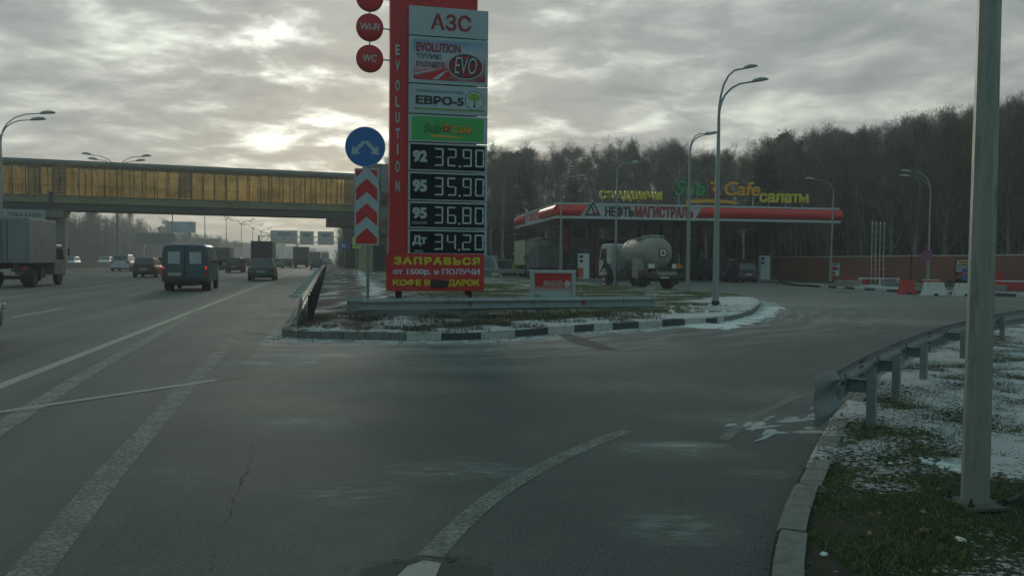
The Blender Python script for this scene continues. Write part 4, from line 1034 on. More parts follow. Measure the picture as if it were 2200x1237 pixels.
# concrete footing under the sign and loose wires
q0 = Fp.uv(800, 690, .3); q1 = Fp.uv(1046, 690, .3)
tag(MB().bb(q0[0], q1[0], .0, .9, .1, .42).build('sign_footing', M['conc'], None, bevel=.02), 'long low concrete footing block under the price sign behind the crash barrier', 'footing').matrix_world = Fp.m
wr = MB()
for k in range(7):
    x0 = random.uniform(.15, .9); wr.tube([(x0, -.05, pz(628)), (x0+.12, -.1, pz(634)), (x0+.3, -.06, pz(638)), (x0+.42+.1*random.random(), -.1, pz(631)-.04*random.random())], .006, 4)
tag(wr.build('loose_wires', M['dark'], None), 'tangle of loose dark wires hanging under the red banner of the price sign', 'wires').matrix_world = Fp.m
# small entrance sign
Fe = Frame(gr(1137, 671, VZ), R(2), VZ)
ES = thing_f('entrance_sign', 'low grey-framed red and white board with a word and right-pointing arrow', 'entrance sign', Fe)
u1 = Fe.uv(1237, 620)[0]; zt = Fe.uv(1187, 580)[1]; zb = Fe.uv(1187, 645)[1]
MB().bb(0, u1, -.06, .10, zt-.085, zt).build('cap', M['greyl'], ES, bevel=.01)
MB().bb(.01, .13, -.05, .09, 0, zt-.087).build('leg', M['signw'], ES, bevel=.006); MB().bb(u1-.11, u1-.01, -.05, .09, 0, zt-.087).build('leg', M['signw'], ES, bevel=.006)
m, nt, N, L, b = nodes('board_fade'); co = N.new('ShaderNodeTexCoord').outputs['Generated']; s3 = N.new('ShaderNodeSeparateXYZ'); L.new(co, s3.inputs[0])
L.new(mixrgb(nt, mapr(nt, s3.outputs[2], .36, .60), (.40, .46, .48), (.46, .022, .02)), b.inputs['Base Color']); b.inputs['Roughness'].default_value = .4
brd = MB().bb(.15, u1-.13, -.03, .07, zb-.06, zt-.09).build('board', m, ES)
MB().bb(.13, u1-.11, -.02, .06, zb-.10, zb-.062).build('lower_rail', M['galv'], ES)
r_ = Fe.rect(1168, 603, 1208, 616, -.031); lettering('ВЪЕЗД', r_, M['greyl'], ES, -.031, .006, .018)
r_ = Fe.rect(1212, 601, 1228, 618, -.031); cz = (r_[1]+r_[3])/2; hh = (r_[3]-r_[1])/2
MB().poly([(r_[0], cz-hh*.25), (r_[0]+hh*.3, cz-hh*.25), (r_[0]+hh*.25, cz-hh*.9), (r_[0]+hh*.9, cz-hh*.9), (r_[2]+.01, cz), (r_[0]+hh*.9, cz+hh*.9), (r_[0]+hh*.25, cz+hh*.9), (r_[0]+hh*.3, cz+hh*.25), (r_[0], cz+hh*.25), (r_[0]-hh*.3, cz)], -.036, -.030).build('arrow', M['greyl'], ES)

# ------------------------------------------------------------------ pedestrian overpass
P1 = at(0, 447, 79.0); P2 = at(760, 468.5, 91.0); BY = math.atan2(P2.y-P1.y, P2.x-P1.x)
Fo = Frame((P1.x, P1.y), BY)
OB = thing_f('footbridge', 'covered pedestrian overpass with curved amber glazing and dark ribs crossing the highway', 'footbridge', Fo)
xa = -16.0; xb = Fo.uv(778, 400)[0]
zb0 = Fo.uv(380, 458)[1]; zg = Fo.uv(380, 429)[1]; zr = Fo.uv(380, 364)[1]; ztop = Fo.uv(380, 353)[1]
mgird = mk('girder_paint', (.23, .22, .125), .65, .1, .15, .6, dirt=.4, dcol=(.09, .085, .06), stretch=(.3, 1, 1)); mgird2 = mk('girder_dark', (.085, .09, .075), .7, .1, .2, .5, dirt=.3, dcol=(.08, .075, .06))
mroof = mk('overpass_roof', (.085, .09, .075), .6, .3, .2, .8); mrust = mk('brown_panel', (.10, .06, .04), .7, 0, .2, 1)
mb = MB(); zt_ = zg; zm = zb0+(zg-zb0)*.5
mb.poly([(xa, zm), (xb, zm), (xb, zt_), (xa, zt_)], -.25, 3.9); mb.poly([(xa, zt_), (xb, zt_), (xb, zt_+.06), (xa, zt_+.06)], -.35, 4.0)
mb.build('deck', mgird, OB)
mb = MB(); 
for y0 in (.05, 3.1):
    mb.bb(xa, xb, y0, y0+.5, zb0+.08, zm-.002)
    mb.bb(xa, xb, y0-.12, y0+.62, zb0, zb0+.08)
mb.build('girder', mgird2, OB)
prf = [(-.28, 0), (-.50, .28), (-.56, .50), (-.50, .72), (-.25, .9), (.15, 1.0)]
Hh = zr-(zg+.06)
def gz(mb_, x0, x1, back=False, off=0.0):
    A_ = [(x0, (4-(-y)-4+4 if False else (3.65-(y+off)) if back else (y+off)), zg+.06+f*Hh) for y, f in prf]
    B_ = [(x1, q[1], q[2]) for q in A_]; mb_.strip(A_, B_)
m, nt, N, L, b = nodes('amber_glazing'); N.remove(b); out = [n_ for n_ in N if n_.type == 'OUTPUT_MATERIAL'][0]
tr = N.new('ShaderNodeBsdfTranslucent'); tp = N.new('ShaderNodeBsdfTransparent'); gl = N.new('ShaderNodeBsdfDiffuse'); mx = N.new('ShaderNodeMixShader'); mx2 = N.new('ShaderNodeMixShader')
cg = N.new('ShaderNodeTexCoord').outputs['Object']; mpg = N.new('ShaderNodeMapping'); mpg.inputs['Scale'].default_value = (.75, 1, .35); L.new(cg, mpg.inputs[0])
ng = noi(nt, mpg.outputs[0], 1.3, 4, .6)
L.new(mixrgb(nt, mapr(nt, ng, .38, .62), (.24, .185, .09), (.88, .72, .40)), tr.inputs[0]); L.new(mixrgb(nt, ng, (.42, .34, .17), (.92, .80, .50)), tp.inputs[0]); gl.inputs[0].default_value = (.17, .15, .08, 1)
mx.inputs[0].default_value = .64; L.new(tr.outputs[0], mx.inputs[1]); L.new(tp.outputs[0], mx.inputs[2]); mx2.inputs[0].default_value = .22; L.new(mx.outputs[0], mx2.inputs[1]); L.new(gl.outputs[0], mx2.inputs[2]); L.new(mx2.outputs[0], out.inputs[0])
MAMB = m
louv = [(62, 90), (115, 141), (384, 411), (738, 778)]
lv = [(Fo.uv(a, 400)[0], Fo.uv(b_, 400)[0]) for a, b_ in louv]
x = xa; xs_ = [xa]
for l0, l1 in lv: xs_ += [l0, l1]
xs_.append(xb)
for k in range(0, len(xs_)-1):
    mb = MB(); gz(mb, xs_[k], xs_[k+1]); mb.build('glazing', MAMB, OB, smooth=60)
mb = MB(); gz(mb, xa, xb, True); mb.build('glazing', MAMB, OB, smooth=60)
for l0, l1 in lv:
    mb = MB()
    for xx in (l0, l1-.1, (l0+l1)/2): mb.loft([[(xx, y-.03, zg+.06+f*Hh), (xx+.1, y-.03, zg+.06+f*Hh), (xx+.1, y-.12, zg+.06+f*Hh), (xx, y-.12, zg+.06+f*Hh)] for y, f in prf])
    for k in range(11):
        f = .05+k*.085; i = 0
        while prf[i+1][1] < f: i += 1
        y = prf[i][0]+(prf[i+1][0]-prf[i][0])*(f-prf[i][1])/(prf[i+1][1]-prf[i][1]); mb.bb(l0, l1, y-.11, y-.03, zg+.06+f*Hh, zg+.19+f*Hh)
    mb.build('louvre_panel', mk('louvre', (.085, .085, .065), .6, .3), OB)
rib = MB(); pts = [(0, y-.03, zg+.06+f*Hh) for y, f in prf]
rib.loft([[(p[0]-.04, p[1]-.07, p[2]), (p[0]+.04, p[1]-.07, p[2]), (p[0]+.04, p[1]+.04, p[2]), (p[0]-.04, p[1]+.04, p[2])] for p in pts]); rm = rib.mesh('rib', M['dark'])
pitch = (Fo.uv(385, 400)[0]-Fo.uv(171, 400)[0])/8
x = Fo.uv(171, 400)[0]-12*pitch
while x < xb:
    if x > xa:
        o = bpy.data.objects.new('rib', rm); COL.objects.link(o); o.parent = OB; o.location = (x, 0, 0)
        o = bpy.data.objects.new('rib', rm); COL.objects.link(o); o.parent = OB; o.location = (x, 3.65, 0); o.rotation_euler = (0, 0, math.pi)
    x += pitch
MB().bb(xa, xb, -.53, -.49, zg+.06+.30*Hh, zg+.10+.30*Hh).bb(xa, xb, 4.14, 4.18, zg+.06+.3*Hh, zg+.10+.3*Hh).build('handrail', M['dark'], OB)
mb = MB(); mb.polyx([(.10, zr), (.18, zr+.20), (.9, ztop), (2.75, ztop), (3.47, zr+.20), (3.55, zr)], xa, xb); mb.build('roof', mroof, OB)
q = Fo.uv(117, 500, 1.8)[0]; pr = MB(); pr.bb(q-1.1, q+1.1, 1.0, 2.8, 0, zb0-.75); pr.build('pier', M['conc'], OB, bevel=.05)
MB().box((q, 1.9, zb0-.38), (1.8, 3.8, .72), top=(1.35, 1.05)).build('pier_cap', M['conc'], OB, bevel=.03)
MB().cyl((Fo.uv(109, 430, -.5)[0], -.45, zb0+.5), (Fo.uv(109, 430, -.5)[0], -.45, zg+.4), .16, n=10).build('downpipe', M['dark'], OB)
# stair tower at the right end
TW = thing('stair_tower', 'dark glazed stair tower at the right end of the overpass behind the price sign', 'stair tower', *(lambda p: (p, BY))(Vector((P2.x, P2.y, 0))))
Ft = Frame((P2.x, P2.y), BY)
def tx(px, y=0): return Ft.uv(px, 450, y)[0]
mtd = mk('tower_cladding', (.055, .06, .05), .5, .2, .2, .7); mtb = mk('booth_cream', (.34, .30, .16), .7, 0, .15, 1.2, dirt=.4, dcol=(.14, .12, .08))
t0, t1 = tx(770), tx(868); tz = Ft.uv(820, 352)[1]; tzb = Ft.uv(770, 487)[1]
MB().bb(t0+1.2, t1, .1, 4.4, tzb-.9, tz).build('tower_wall', mtd, TW, bevel=.03)
MB().bb(tx(711), t1, -.35, 4.2, tzb, zb0-.03).build('landing_slab', mrust, TW)
mb = MB(); mgl = mk('tower_glass', (.10, .12, .11), .25, 0, .3, .8, spec=.7)
for k in range(4):
    x0 = t0+1.35+k*1.25
    for j in range(5): MB().bb(x0, x0+1.1, .06, .1, tzb-.7+j*1.55, tzb+.70+j*1.55).build('tower_window', mgl if (j+k) % 3 else MAMB, TW)
MB().bb(tx(781), tx(803), .3, 3.6, 0, tzb-.9).build('booth', mtb, TW); MB().bb(tx(806), tx(829), .5, 3.6, 0, 3.2).build('dark_doorway', M['dark'], TW); MB().bb(tx(829)+.02, t1, .4, 3.6, 0, tzb-.9).build('booth', mtb, TW)
for px in (803.5, 829.5): MB().bb(tx(px), tx(px)+.12, .2, .32, 0, tzb-.9).build('tower_column', M['dark'], TW)
# banner under the overpass
Fn = Frame((P1.x, P1.y), BY)
bn = thing_f('banner', 'white banner with dark words hanging below the left end of the overpass', 'banner', Fn)
a = Fn.rect(-60, 449, 97, 472, -.6)
MB().bb(a[0], a[2], -.60, -.55, a[1], a[3]).build('banner_sheet', mk('banner_cloth', (.30, .36, .38), .7, 0, .08, .6), bn)
MB().bb(a[0], a[2], -.56, -.50, a[3], a[3]+.6).build('hanger', M['dark'], bn)
lettering('Тупишь в левом', Fn.rect(15, 455, 89, 468, -.61), mk('banner_ink', (.04, .05, .08), .6), bn, -.602, .006, .02)

# ------------------------------------------------------------------ median, road furniture far off
mb = MB(); prof = [(-.30, 0), (-.28, .08), (-.13, .25), (-.09, .86), (.09, .86), (.13, .25), (.28, .08), (.30, 0)]
MBR = thing('median_barrier', 'pale concrete safety barrier running along the highway median', 'crash barrier', hw(-25.4, 0), HA)
bm_ = MB().loft([[(x, y, z) for x, z in prof] for y in (0, 5.9)]).mesh('barrier_block', M['conc'])
for k in range(60):
    o = bpy.data.objects.new('barrier_block', bm_); COL.objects.link(o); o.parent = MBR; o.location = (random.uniform(-.02, .02), 30+k*6, 0)
def gantry():
    g0 = at(606, 500, 232); g = thing('sign_gantry', 'distant overhead gantry carrying pale direction boards across the highway', 'sign gantry', (g0.x, g0.y, 0), HA)
    Fg = Frame((g0.x, g0.y), HA); L_, zz = Fg.uv(556, 505); Rr, _ = Fg.uv(728, 505)
    mg = mk('gantry_steel', (.10, .11, .11), .5, .4)
    z0, z1 = Fg.uv(640, 520)[1], Fg.uv(640, 508)[1]
    tb = MB()
    for z in (z0, z1):
        tb.bb(L_, Rr, .3, .5, z-.1, z+.1)
    n_ = 14
    for k in range(n_): xx = L_+(Rr-L_)*k/n_; tb.tube([(xx, .4, z0), (xx+(Rr-L_)/n_, .4, z1)], .07, 4); 
    tb.build('truss', mg, g)
    for xx in (L_, Rr): MB().bb(xx-.25, xx+.25, .2, .6, 0, z1+.1).build('post', mg, g)
    mbrd = mk('direction_board', (.34, .38, .36), .5, 0, .05, .3); mbb = mk('board_blue_text', (.06, .09, .18), .5); mby = mk('board_yellow', (.42, .36, .16), .5); mbo = mk('board_orange', (.38, .20, .12), .5)
    for x0, y0, x1, y1, mm in ((581, 495, 639, 524, mby), (644, 497, 674, 525.5, mbo), (682.5, 497.5, 717, 526, mbo)):
        a = Fg.rect(x0, y0, x1, y1, .1); bd = MB().bb(a[0], a[2], .1, .25, a[1]+.5, a[3]).build('direction_board', mbrd, g)
        MB().bb(a[0], a[2], .1, .25, a[1], a[1]+.48).build('board_strip', mm, bd)
        w_ = a[2]-a[0]; h_ = a[3]-a[1]; mb = MB()
        mb.bb(a[0]+w_*.25, a[0]+w_*.75, .04, .095, a[1]+h_*.6, a[1]+h_*.85)
        for k in range(3): mb.bb(a[0]+w_*(.1+.35*k), a[0]+w_*(.18+.35*k), .04, .095, a[1]+h_*.3, a[1]+h_*.4)
        mb.build('board_writing', mbb, bd)
gantry()
def simple_sign(label, px, py0, py1, w_px, D, m_, cat='road sign', name='road_sign', frame=None, base=None):
    c_ = at(px, py0, D); Fq = Frame((c_.x, c_.y), HA*.5); t = thing_f(name, label, cat, Fq); a = Fq.rect(px-w_px/2, py0, px+w_px/2, py1)
    bd = MB().bb(a[0], a[2], -.04, 0, a[1], a[3]).build('board', m_, t)
    if frame:
        MB().bb(a[0]-.16, a[2]+.16, 0.002, .05, a[1]-.16, a[3]+.16).build('frame', frame, t)
    for xx in ((a[0]+a[2])/2-.08,): MB().bb(xx, xx+.1, .05, .15, base or 0, a[3]).build('post', M['lamp'], t)
    return t, a
t, a = simple_sign('blue direction board on a post beside the highway under the overpass', 740, 520, 536, 22, 118, M['blue'])
MB().bb(a[0]+.3, a[0]+.9, -.06, -.045, a[1]+.3, a[3]-.3).build('board_mark', M['greyl'], t)
t, a = simple_sign('small dark sign with a bright yellow-green frame beside the chevron plate', 766, 513, 529, 8.5, 68, M['blue'], frame=mk('fluorescent_frame', (.50, .68, .05), .5))
MB().poly([(a[0]+.05, a[1]+.08), (a[2]-.05, a[1]+.08), ((a[0]+a[2])/2, a[3]-.06)], -.06, -.045).build('board_mark', M['greyl'], t)
def billboard(label, x0, y0, x1, y1, D, m_, name='billboard'):
    c_ = at((x0+x1)/2, y0, D); Fq = Frame((c_.x, c_.y), HA); t = thing_f(name, label, 'billboard', Fq); a = Fq.rect(x0, y0, x1, y1)
    MB().bb(a[0], a[2], 0, .5, a[1], a[3]).build('board', m_, t)
    for f in (.2, .8): xx = a[0]+(a[2]-a[0])*f; MB().bb(xx-.25, xx+.25, .1, .6, 0, a[1]).build('post', M['lamp'], t)
    return t, a
m, nt, N, L, b = nodes('billboard_picture'); co = N.new('ShaderNodeTexCoord').outputs['Object']
L.new(mixrgb(nt, mapr(nt, noi(nt, co, .35, 4), .4, .6), (.22, .36, .44), (.42, .50, .54)), b.inputs['Base Color'])
billboard('pale blue billboard standing against the far left forest edge', 358, 476, 420, 500, 205, m)
m, nt, N, L, b = nodes('billboard_warm'); co = N.new('ShaderNodeTexCoord').outputs['Object']
L.new(mixrgb(nt, mapr(nt, noi(nt, co, .5, 4), .42, .58), (.42, .10, .05), (.45, .42, .18)), b.inputs['Base Color'])
billboard('small red and yellow billboard far off beyond the blue van', 474, 521, 522, 538, 330, m)
billboard('dull grey blank panel on posts at the far left forest edge below the blue billboard', 290, 501, 376, 523, 200, mk('panel_grey', (.13, .14, .14), .8, 0, .1, .2))
for i, (x0, y0, x1, y1, D, lab) in enumerate(((395, 512, 470, 536, 330, 'low grey shed behind the highway lamps, beyond the blue van'),)):
    c_ = at((x0+x1)/2, y0, D); Fq = Frame((c_.x, c_.y), HA); bt = thing_f('shed', lab, 'shed', Fq); a = Fq.rect(x0, y0, x1, y1)
    MB().bb(a[0], a[2], 0, 9, 0, a[3]-.4).build('wall', mk('shed_wall', (.07, .075, .075), .8, 0, .1, .2), bt); MB().bb(a[0]-.3, a[2]+.3, -.3, 9.3, a[3]-.4, a[3]).build('roof', mk('shed_roof', (.10, .105, .105), .7), bt)
# tower blocks in the haze
for i, (x0, y0, x1, D) in enumerate(((592, 527, 612, 620), (613, 531, 632, 660), (634, 524, 641, 640), (655, 536, 680, 800), (684, 540, 706, 850))):
    c_ = at((x0+x1)/2, y0, D); Fq = Frame((c_.x, c_.y), HA); bt = thing_f('apartment_block', ['first hazy tower block under the gantry board, leftmost', 'second hazy tower block, shorter, right of the leftmost one', 'narrow taller hazy block just left of the far box truck', 'low faint block at the end of the highway', 'faintest block at the end of the highway, rightmost'][i], 'apartment block', Fq); a = Fq.rect(x0, y0, x1, 556)
    MB().bb(a[0], a[2], 0, 16, 0, a[3]).build('wall', mk('block_wall', (.30, .30, .29), .8, 0, .1, .05), bt); MB().bb(a[0]-.3, a[2]+.3, -.3, 16.3, a[3], a[3]+.8).build('roof', M['conc'], bt)
    n_ = 7
    for k in range(n_): xx = a[0]+(a[2]-a[0])*(k+.25)/n_; MB().bb(xx, xx+(a[2]-a[0])/n_*.5, -.1, -.003, 3, a[3]-1.5).build('window', mk('window_strip', (.10, .12, .13), .3) if 'window_strip' not in bpy.data.materials else bpy.data.materials['window_strip'], bt)

# ------------------------------------------------------------------ fuel station
Sf = Frame(at(1197, 560, 62), R(8.5))
cz0, cz1 = Sf.uv(1197, 466)[1], Sf.uv(1197, 436)[1]; CW = Sf.uv(1801, 460)[0]; CD = 20.5
FSN = thing_f('fuel_station_canopy', 'wide fuel station canopy with white fascia, bulging red bands and black and red lettering', 'canopy', Sf)
mw = mk('canopy_white', (.45, .50, .51), .45, 0, .06, .8, dirt=.15, dcol=(.22, .22, .2)); mrd = mk('canopy_red', (.60, .026, .022), .32, 0, .1, .6); mso = mk('soffit', (.42, .45, .44), .7, 0, .1, .5)
fh = cz1-cz0
mb = MB(); mb.bb(0, CW, 0, .14, cz0, cz1); mb.bb(0, .14, .142, CD, cz0, cz1); mb.bb(CW-.14, CW, .142, CD, cz0, cz1); mb.bb(.142, CW-.142, CD-.14, CD, cz0, cz1); mb.build('fascia', mw, FSN, bevel=.01)
MB().bb(-.12, CW+.12, -.14, -.003, cz0-.10, cz0+.07).bb(-.14, -.003, -.003, CD, cz0-.10, cz0+.07).build('lower_lip', mw, FSN); MB().bb(-.08, CW+.08, -.10, -.003, cz1-.10, cz1+.04).bb(-.10, -.003, -.003, CD, cz1-.10, cz1+.04).build('upper_lip', mw, FSN)
MB().bb(.16, CW-.16, .16, CD-.16, cz0+.12, cz0+.2).build('soffit', mso, FSN)
MB().bb(.16, CW-.16, .16, CD-.16, cz1-.2, cz1-.12).build('roof', M['conc'], FSN)
def cushion(x0, x1, sl0=0.0, sl1=0.0, dep=.34):
    zc = (cz0+cz1)/2; hh = fh*.40; secs = []
    prof = [(0, -1), (.35, -.93), (.75, -.65), (.97, -.28), (1, 0), (.97, .28), (.75, .65), (.35, .93), (0, 1)]
    for x, sl in ((x0, sl0), (x1, sl1)): secs.append([(x+sl*f, -dep*d-.002, zc+hh*f) for d, f in prof])
    return secs
u = lambda px: Sf.uv(px, 455)[0]
m_ = MB(); m_.loft(cushion(-.05, u(1253), 0, .28)); m_.build('red_band', mrd, FSN, smooth=40)
m_ = MB(); m_.loft(cushion(u(1502), CW, .28, 0)); prof = cushion(CW, CW+.1)[0]
e1 = [(CW+.22, p[1]*.85, (p[2]-(cz0+cz1)/2)*.85+(cz0+cz1)/2) for p in prof]; e2 = [(CW+.38, p[1]*.4, (p[2]-(cz0+cz1)/2)*.45+(cz0+cz1)/2) for p in prof]
m_.loft([prof, e1, e2]); m_.build('red_band', mrd, FSN, smooth=50)
def side(y0, y1, m2, nm):
    m_ = MB(); secs = []
    for y in (y0, y1): secs.append([(p[1], y, p[2]) for p in cushion(0, 1)[0]])
    m_.loft(secs); m_.build(nm, m2, FSN, smooth=40)
side(-.02, 6.6, mrd, 'red_band'); side(14.6, CD, mrd, 'red_band')
MB().bb(-.05, -.002, 7.2, 12.6, cz0+.2, cz1-.2).build('faded_word_panel', mk('faded_red', (.40, .16, .14), .6, 0, .25, 1.2), FSN)
MB().bb(-.22, -.002, 13.6, 13.8, cz0-.1, cz1+.35).build('divider', mw, FSN)
# emblem: triangle with inner triangle
cu_, cv_ = Sf.uv(1273, 453); tr0 = [Sf.uv(1273, 431.5), Sf.uv(1290.5, 463.5), Sf.uv(1255.5, 463.5)]
def inset(t, k): cx = sum(p[0] for p in t)/3; cz = sum(p[1] for p in t)/3; return [(cx+(p[0]-cx)*k, cz+(p[1]-cz)*k) for p in t]
MB().poly(inset(tr0, 1.08), -.10, -.05).build('emblem_edge', mw, FSN); MB().poly(tr0, -.13, -.10).build('emblem', M['blackl'], FSN); MB().poly(inset(tr0, .62), -.15, -.13).build('emblem_inner', mw, FSN)
MB().poly([(tr0[0][0]-.18, tr0[0][1]-.42), (tr0[0][0]-.04, tr0[0][1]-.42), (tr0[1][0]-.40, tr0[1][1]+.04), (tr0[1][0]-.56, tr0[1][1]+.04)], -.17, -.15).build('emblem_stroke', M['blackl'], FSN)
lettering('М', Sf.rect(1273, 451, 1286, 461, -.17), M['redd'], FSN, -.165, .02, .03)
lettering('НЕФТЬ', Sf.rect(1300, 443, 1362, 467, -.03), M['blackl'], FSN, -.003, .05, .042, name='lettering')
lettering('МАГИСТРАЛЬ', Sf.rect(1364, 443.5, 1489, 468.5, -.03), M['redd'], FSN, -.003, .05, .042, name='lettering')
# roof letters
RL = thing_f('roof_letters', 'yellow letters of a word for sandwiches standing on the canopy roof left of the cup', 'roof letters', Sf)
lettering('сэндвичи', Sf.rect(1287, 410, 1422, 433, .5), M['yellow'], RL, .5, .12, .026)
for px in (1293, 1330, 1372, 1414): x, z = Sf.uv(px, 430, .5); MB().bb(x-.02, x+.02, .51, .55, cz1-.1, z).build('support', M['greyl'], RL)
RL = thing_f('roof_letters', 'yellow letters of a word for salads standing low on the canopy roof at the right', 'roof letters', Sf)
lettering('салаты', Sf.rect(1631, 416, 1736, 436, .5), M['yellow'], RL, .5, .12, .026)
for px in (1652, 1688, 1724): x, z = Sf.uv(px, 434, .5); MB().bb(x-.02, x+.02, .51, .55, cz1-.1, z).build('support', M['greyl'], RL)
RL = thing_f('roof_letters', 'large slanted green and amber cafe name with a red cup on the canopy', 'roof letters', Sf)
lettering('Sub', Sf.rect(1446, 386, 1518, 422, .62), M['blackl'], RL, .62, .04, .05, .2); lettering('Sub', Sf.rect(1449, 388, 1516, 421, .5), M['green'], RL, .58, .12, .022, .2)
lettering('Cafe', Sf.rect(1553, 386, 1635, 423, .62), M['blackl'], RL, .62, .04, .05, .2); lettering('Cafe', Sf.rect(1556, 390, 1633, 421, .5), M['amber'], RL, .58, .12, .022, .2)
cx, cz = Sf.uv(1536, 404, .5); cup((M['blackl'], M['redd'], M['amber']), cx, cz, .62, .6, RL)
sw = [Sf.uv(*p, .5) for p in ((1474, 438), (1474, 431), (1490, 428.5), (1530, 428), (1570, 431), (1592, 438), (1560, 436.5), (1520, 435), (1490, 436))]
MB().poly(sw, .45, .55).build('swoosh', M['amber'], RL)
for px in (1460, 1500, 1580, 1620): x, z = Sf.uv(px, 420, .5); MB().bb(x-.03, x+.03, .63, .7, cz1-.1, z).build('support', M['greyl'], RL)
# columns
mcm = mk('column_maroon', (.11, .018, .018), .5, 0, .15, 1); mcr2 = mk('column_red', (.26, .02, .025), .5, 0, .12, 1)
for i, (px, D, w, mm) in enumerate(((1268, 66, .32, M['dark']), (1281.5, 66, .34, mcm), (1372, 70, .4, M['dark']), (1386, 70, .34, mcm), (1450, 67, .36, M['dark']), (1467, 67, .36, M['dark']), (1548, 67.5, .55, M['dark']), (1632, 69, .4, M['dark']), (1654, 69, .45, mcm), (1500, 78, .3, M['dark']), (1420, 78, .3, M['dark']))):
    q = at(px, 560, D); l = Sf.i @ Vector((q.x, q.y, 0)); MB().box((l.x, l.y, (cz0+.12)/2), (w, w, cz0+.12)).build('column', mm, FSN, bevel=.02)
q = at(1214, 560, 69); l = Sf.i @ Vector((q.x, q.y, 0)); c_ = MB().cyl((l.x, l.y, 0), (l.x, l.y, cz0+.12), .20, n=14).build('column', M['dark'], FSN, smooth=40)
MB().lathe((l.x, l.y, 2.35), (0, 0, 1), [(0, .36), (0.02, .38), (2.1, .38), (2.12, .3)], 20).build('column_cladding', mcr2, c_, smooth=40)
# pumps
def pump(label, px, py, D, yaw=0.0, mm=None):
    q = at(px, py, D); t = thing('fuel_pump', label, 'fuel pump', (q.x, D, .15), R(8.5)+yaw, 'fuel pumps under the canopy')
    mw2 = mm or M['white']
    MB().bb(-.42, .42, -.25, .25, 0, 1.05).build('cabinet', mw2, t, bevel=.02); MB().bb(-.42, .42, -.252, .252, 1.06, 1.98).build('head', mw2, t, bevel=.02)
    if mm is None: MB().bb(-.425, -.05, -.262, -.254, .05, .85).bb(-.428, -.421, -.25, .25, .05, .85).build('orange_panel', M['orange'], t)
    MB().bb(-.36, -.10, -.27, -.255, 1.62, 1.84).bb(-.36, -.10, -.27, -.255, 1.28, 1.48).build('screen', M['signk'], t)
    for k in range(3):
        n_ = MB().bb(.432, .50, -.2+.15*k, -.13+.15*k, .9, 1.2).build('nozzle', M['dark'], t); MB().tube([(.47, -.16+.15*k, .95), (.62, -.16+.15*k, .4), (.56, -.16+.15*k, .3), (.44, -.16+.15*k, .8)], .02, 6).build('hose', M['dark'], n_)
    return t
pump('white and orange fuel pump left of the tanker truck cab', 1253, 600, 64.5)
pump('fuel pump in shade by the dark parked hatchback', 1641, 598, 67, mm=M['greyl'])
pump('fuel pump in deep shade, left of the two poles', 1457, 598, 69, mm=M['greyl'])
def island_(label, x0, x1, D, py):
    a, b2 = at(x0, py, D), at(x1, py, D); c_ = (a+b2)/2
    o = MB().box((0, 0, .075), ((b2-a).length, 1.2, .15)).build('pump_island', M['conc'], None, bevel=.03); tag(o, label, 'pump island'); o.location = (c_.x, c_.y, 0); o.rotation_euler = (0, 0, R(8.5))
island_('pale concrete plinth under the white and orange pump', 1236, 1300, 64.5, 600)
island_('concrete plinth under the shaded pump by the hatchback', 1612, 1665, 67.2, 600)
# shop
Fh = Frame(at(1165, 560, 84), R(8.5)); SH = thing_f('station_shop', 'long low grey station shop under the back of the canopy behind the tanker', 'shop building', Fh)
W2 = Fh.uv(1500, 550)[0]; hz_ = Fh.uv(1300, 511)[1]
MB().bb(0, W2, 0, 7, 0, hz_-.15).build('wall', mk('shop_wall', (.15, .155, .15), .7, 0, .15, .8, dirt=.2), SH)
MB().bb(-.15, W2+.15, -.15, 7.1, hz_-.149, hz_).build('roof', mk('shop_roof_edge', (.28, .30, .29), .6), SH)
for x0, x1, z0, z1, mm in ((1.0, 3.2, 1.2, 2.9, 'glass'), (3.8, 6.0, .2, 2.8, 'glass'), (9.5, 12.0, .9, 2.8, 'glass'), (12.6, 14.2, .3, 2.7, 'glass')):
    w = MB().bb(x0, x1, -.04, .0, z0, z1).build('window', M['glass'], SH); MB().bb(x0-.06, x1+.06, -.06, -.042, z1, z1+.08).bb(x0-.06, x1+.06, -.06, -.042, z0-.08, z0).bb((x0+x1)/2-.03, (x0+x1)/2+.03, -.06, -.042, z0, z1).build('frame', M['greyl'], w)
MB().bb(.6, 5.2, -.10, -.02, 2.95, hz_-.2).build('sign_band', mk('sign_band', (.20, .22, .24), .5), SH)
for x0, z0, z1 in ((6.6, 0, 2.3),): MB().bb(x0, x0+1.0, -.05, 0, z0, z1).build('door', mk('shop_door', (.20, .22, .23), .5), SH)
for i, (x0, y0, x1, y1, D, col) in enumerate(((1496, 537, 1512, 588, 80, (.16, .19, .22)), (1514, 555, 1531, 592, 79, (.12, .14, .17)))):
    q = at(x0, y1, D); Fq = Frame((q.x, q.y), R(8.5)); a = Fq.rect(x0, y0, x1, y1); o = thing_f('kiosk', ['tall pale locker right of the tanker under the canopy', 'lower grey-blue locker beside the taller one under the canopy'][i], 'locker', Fq)
    MB().bb(0, a[2]-a[0], 0, .8, 0, a[3]).build('cabinet', mk('locker', col, .5), o, bevel=.03); MB().bb(.1, a[2]-a[0]-.1, -.03, 0, .15, a[3]-.15).build('door', mk('locker_door', tuple(c*1.2 for c in col), .5), o)
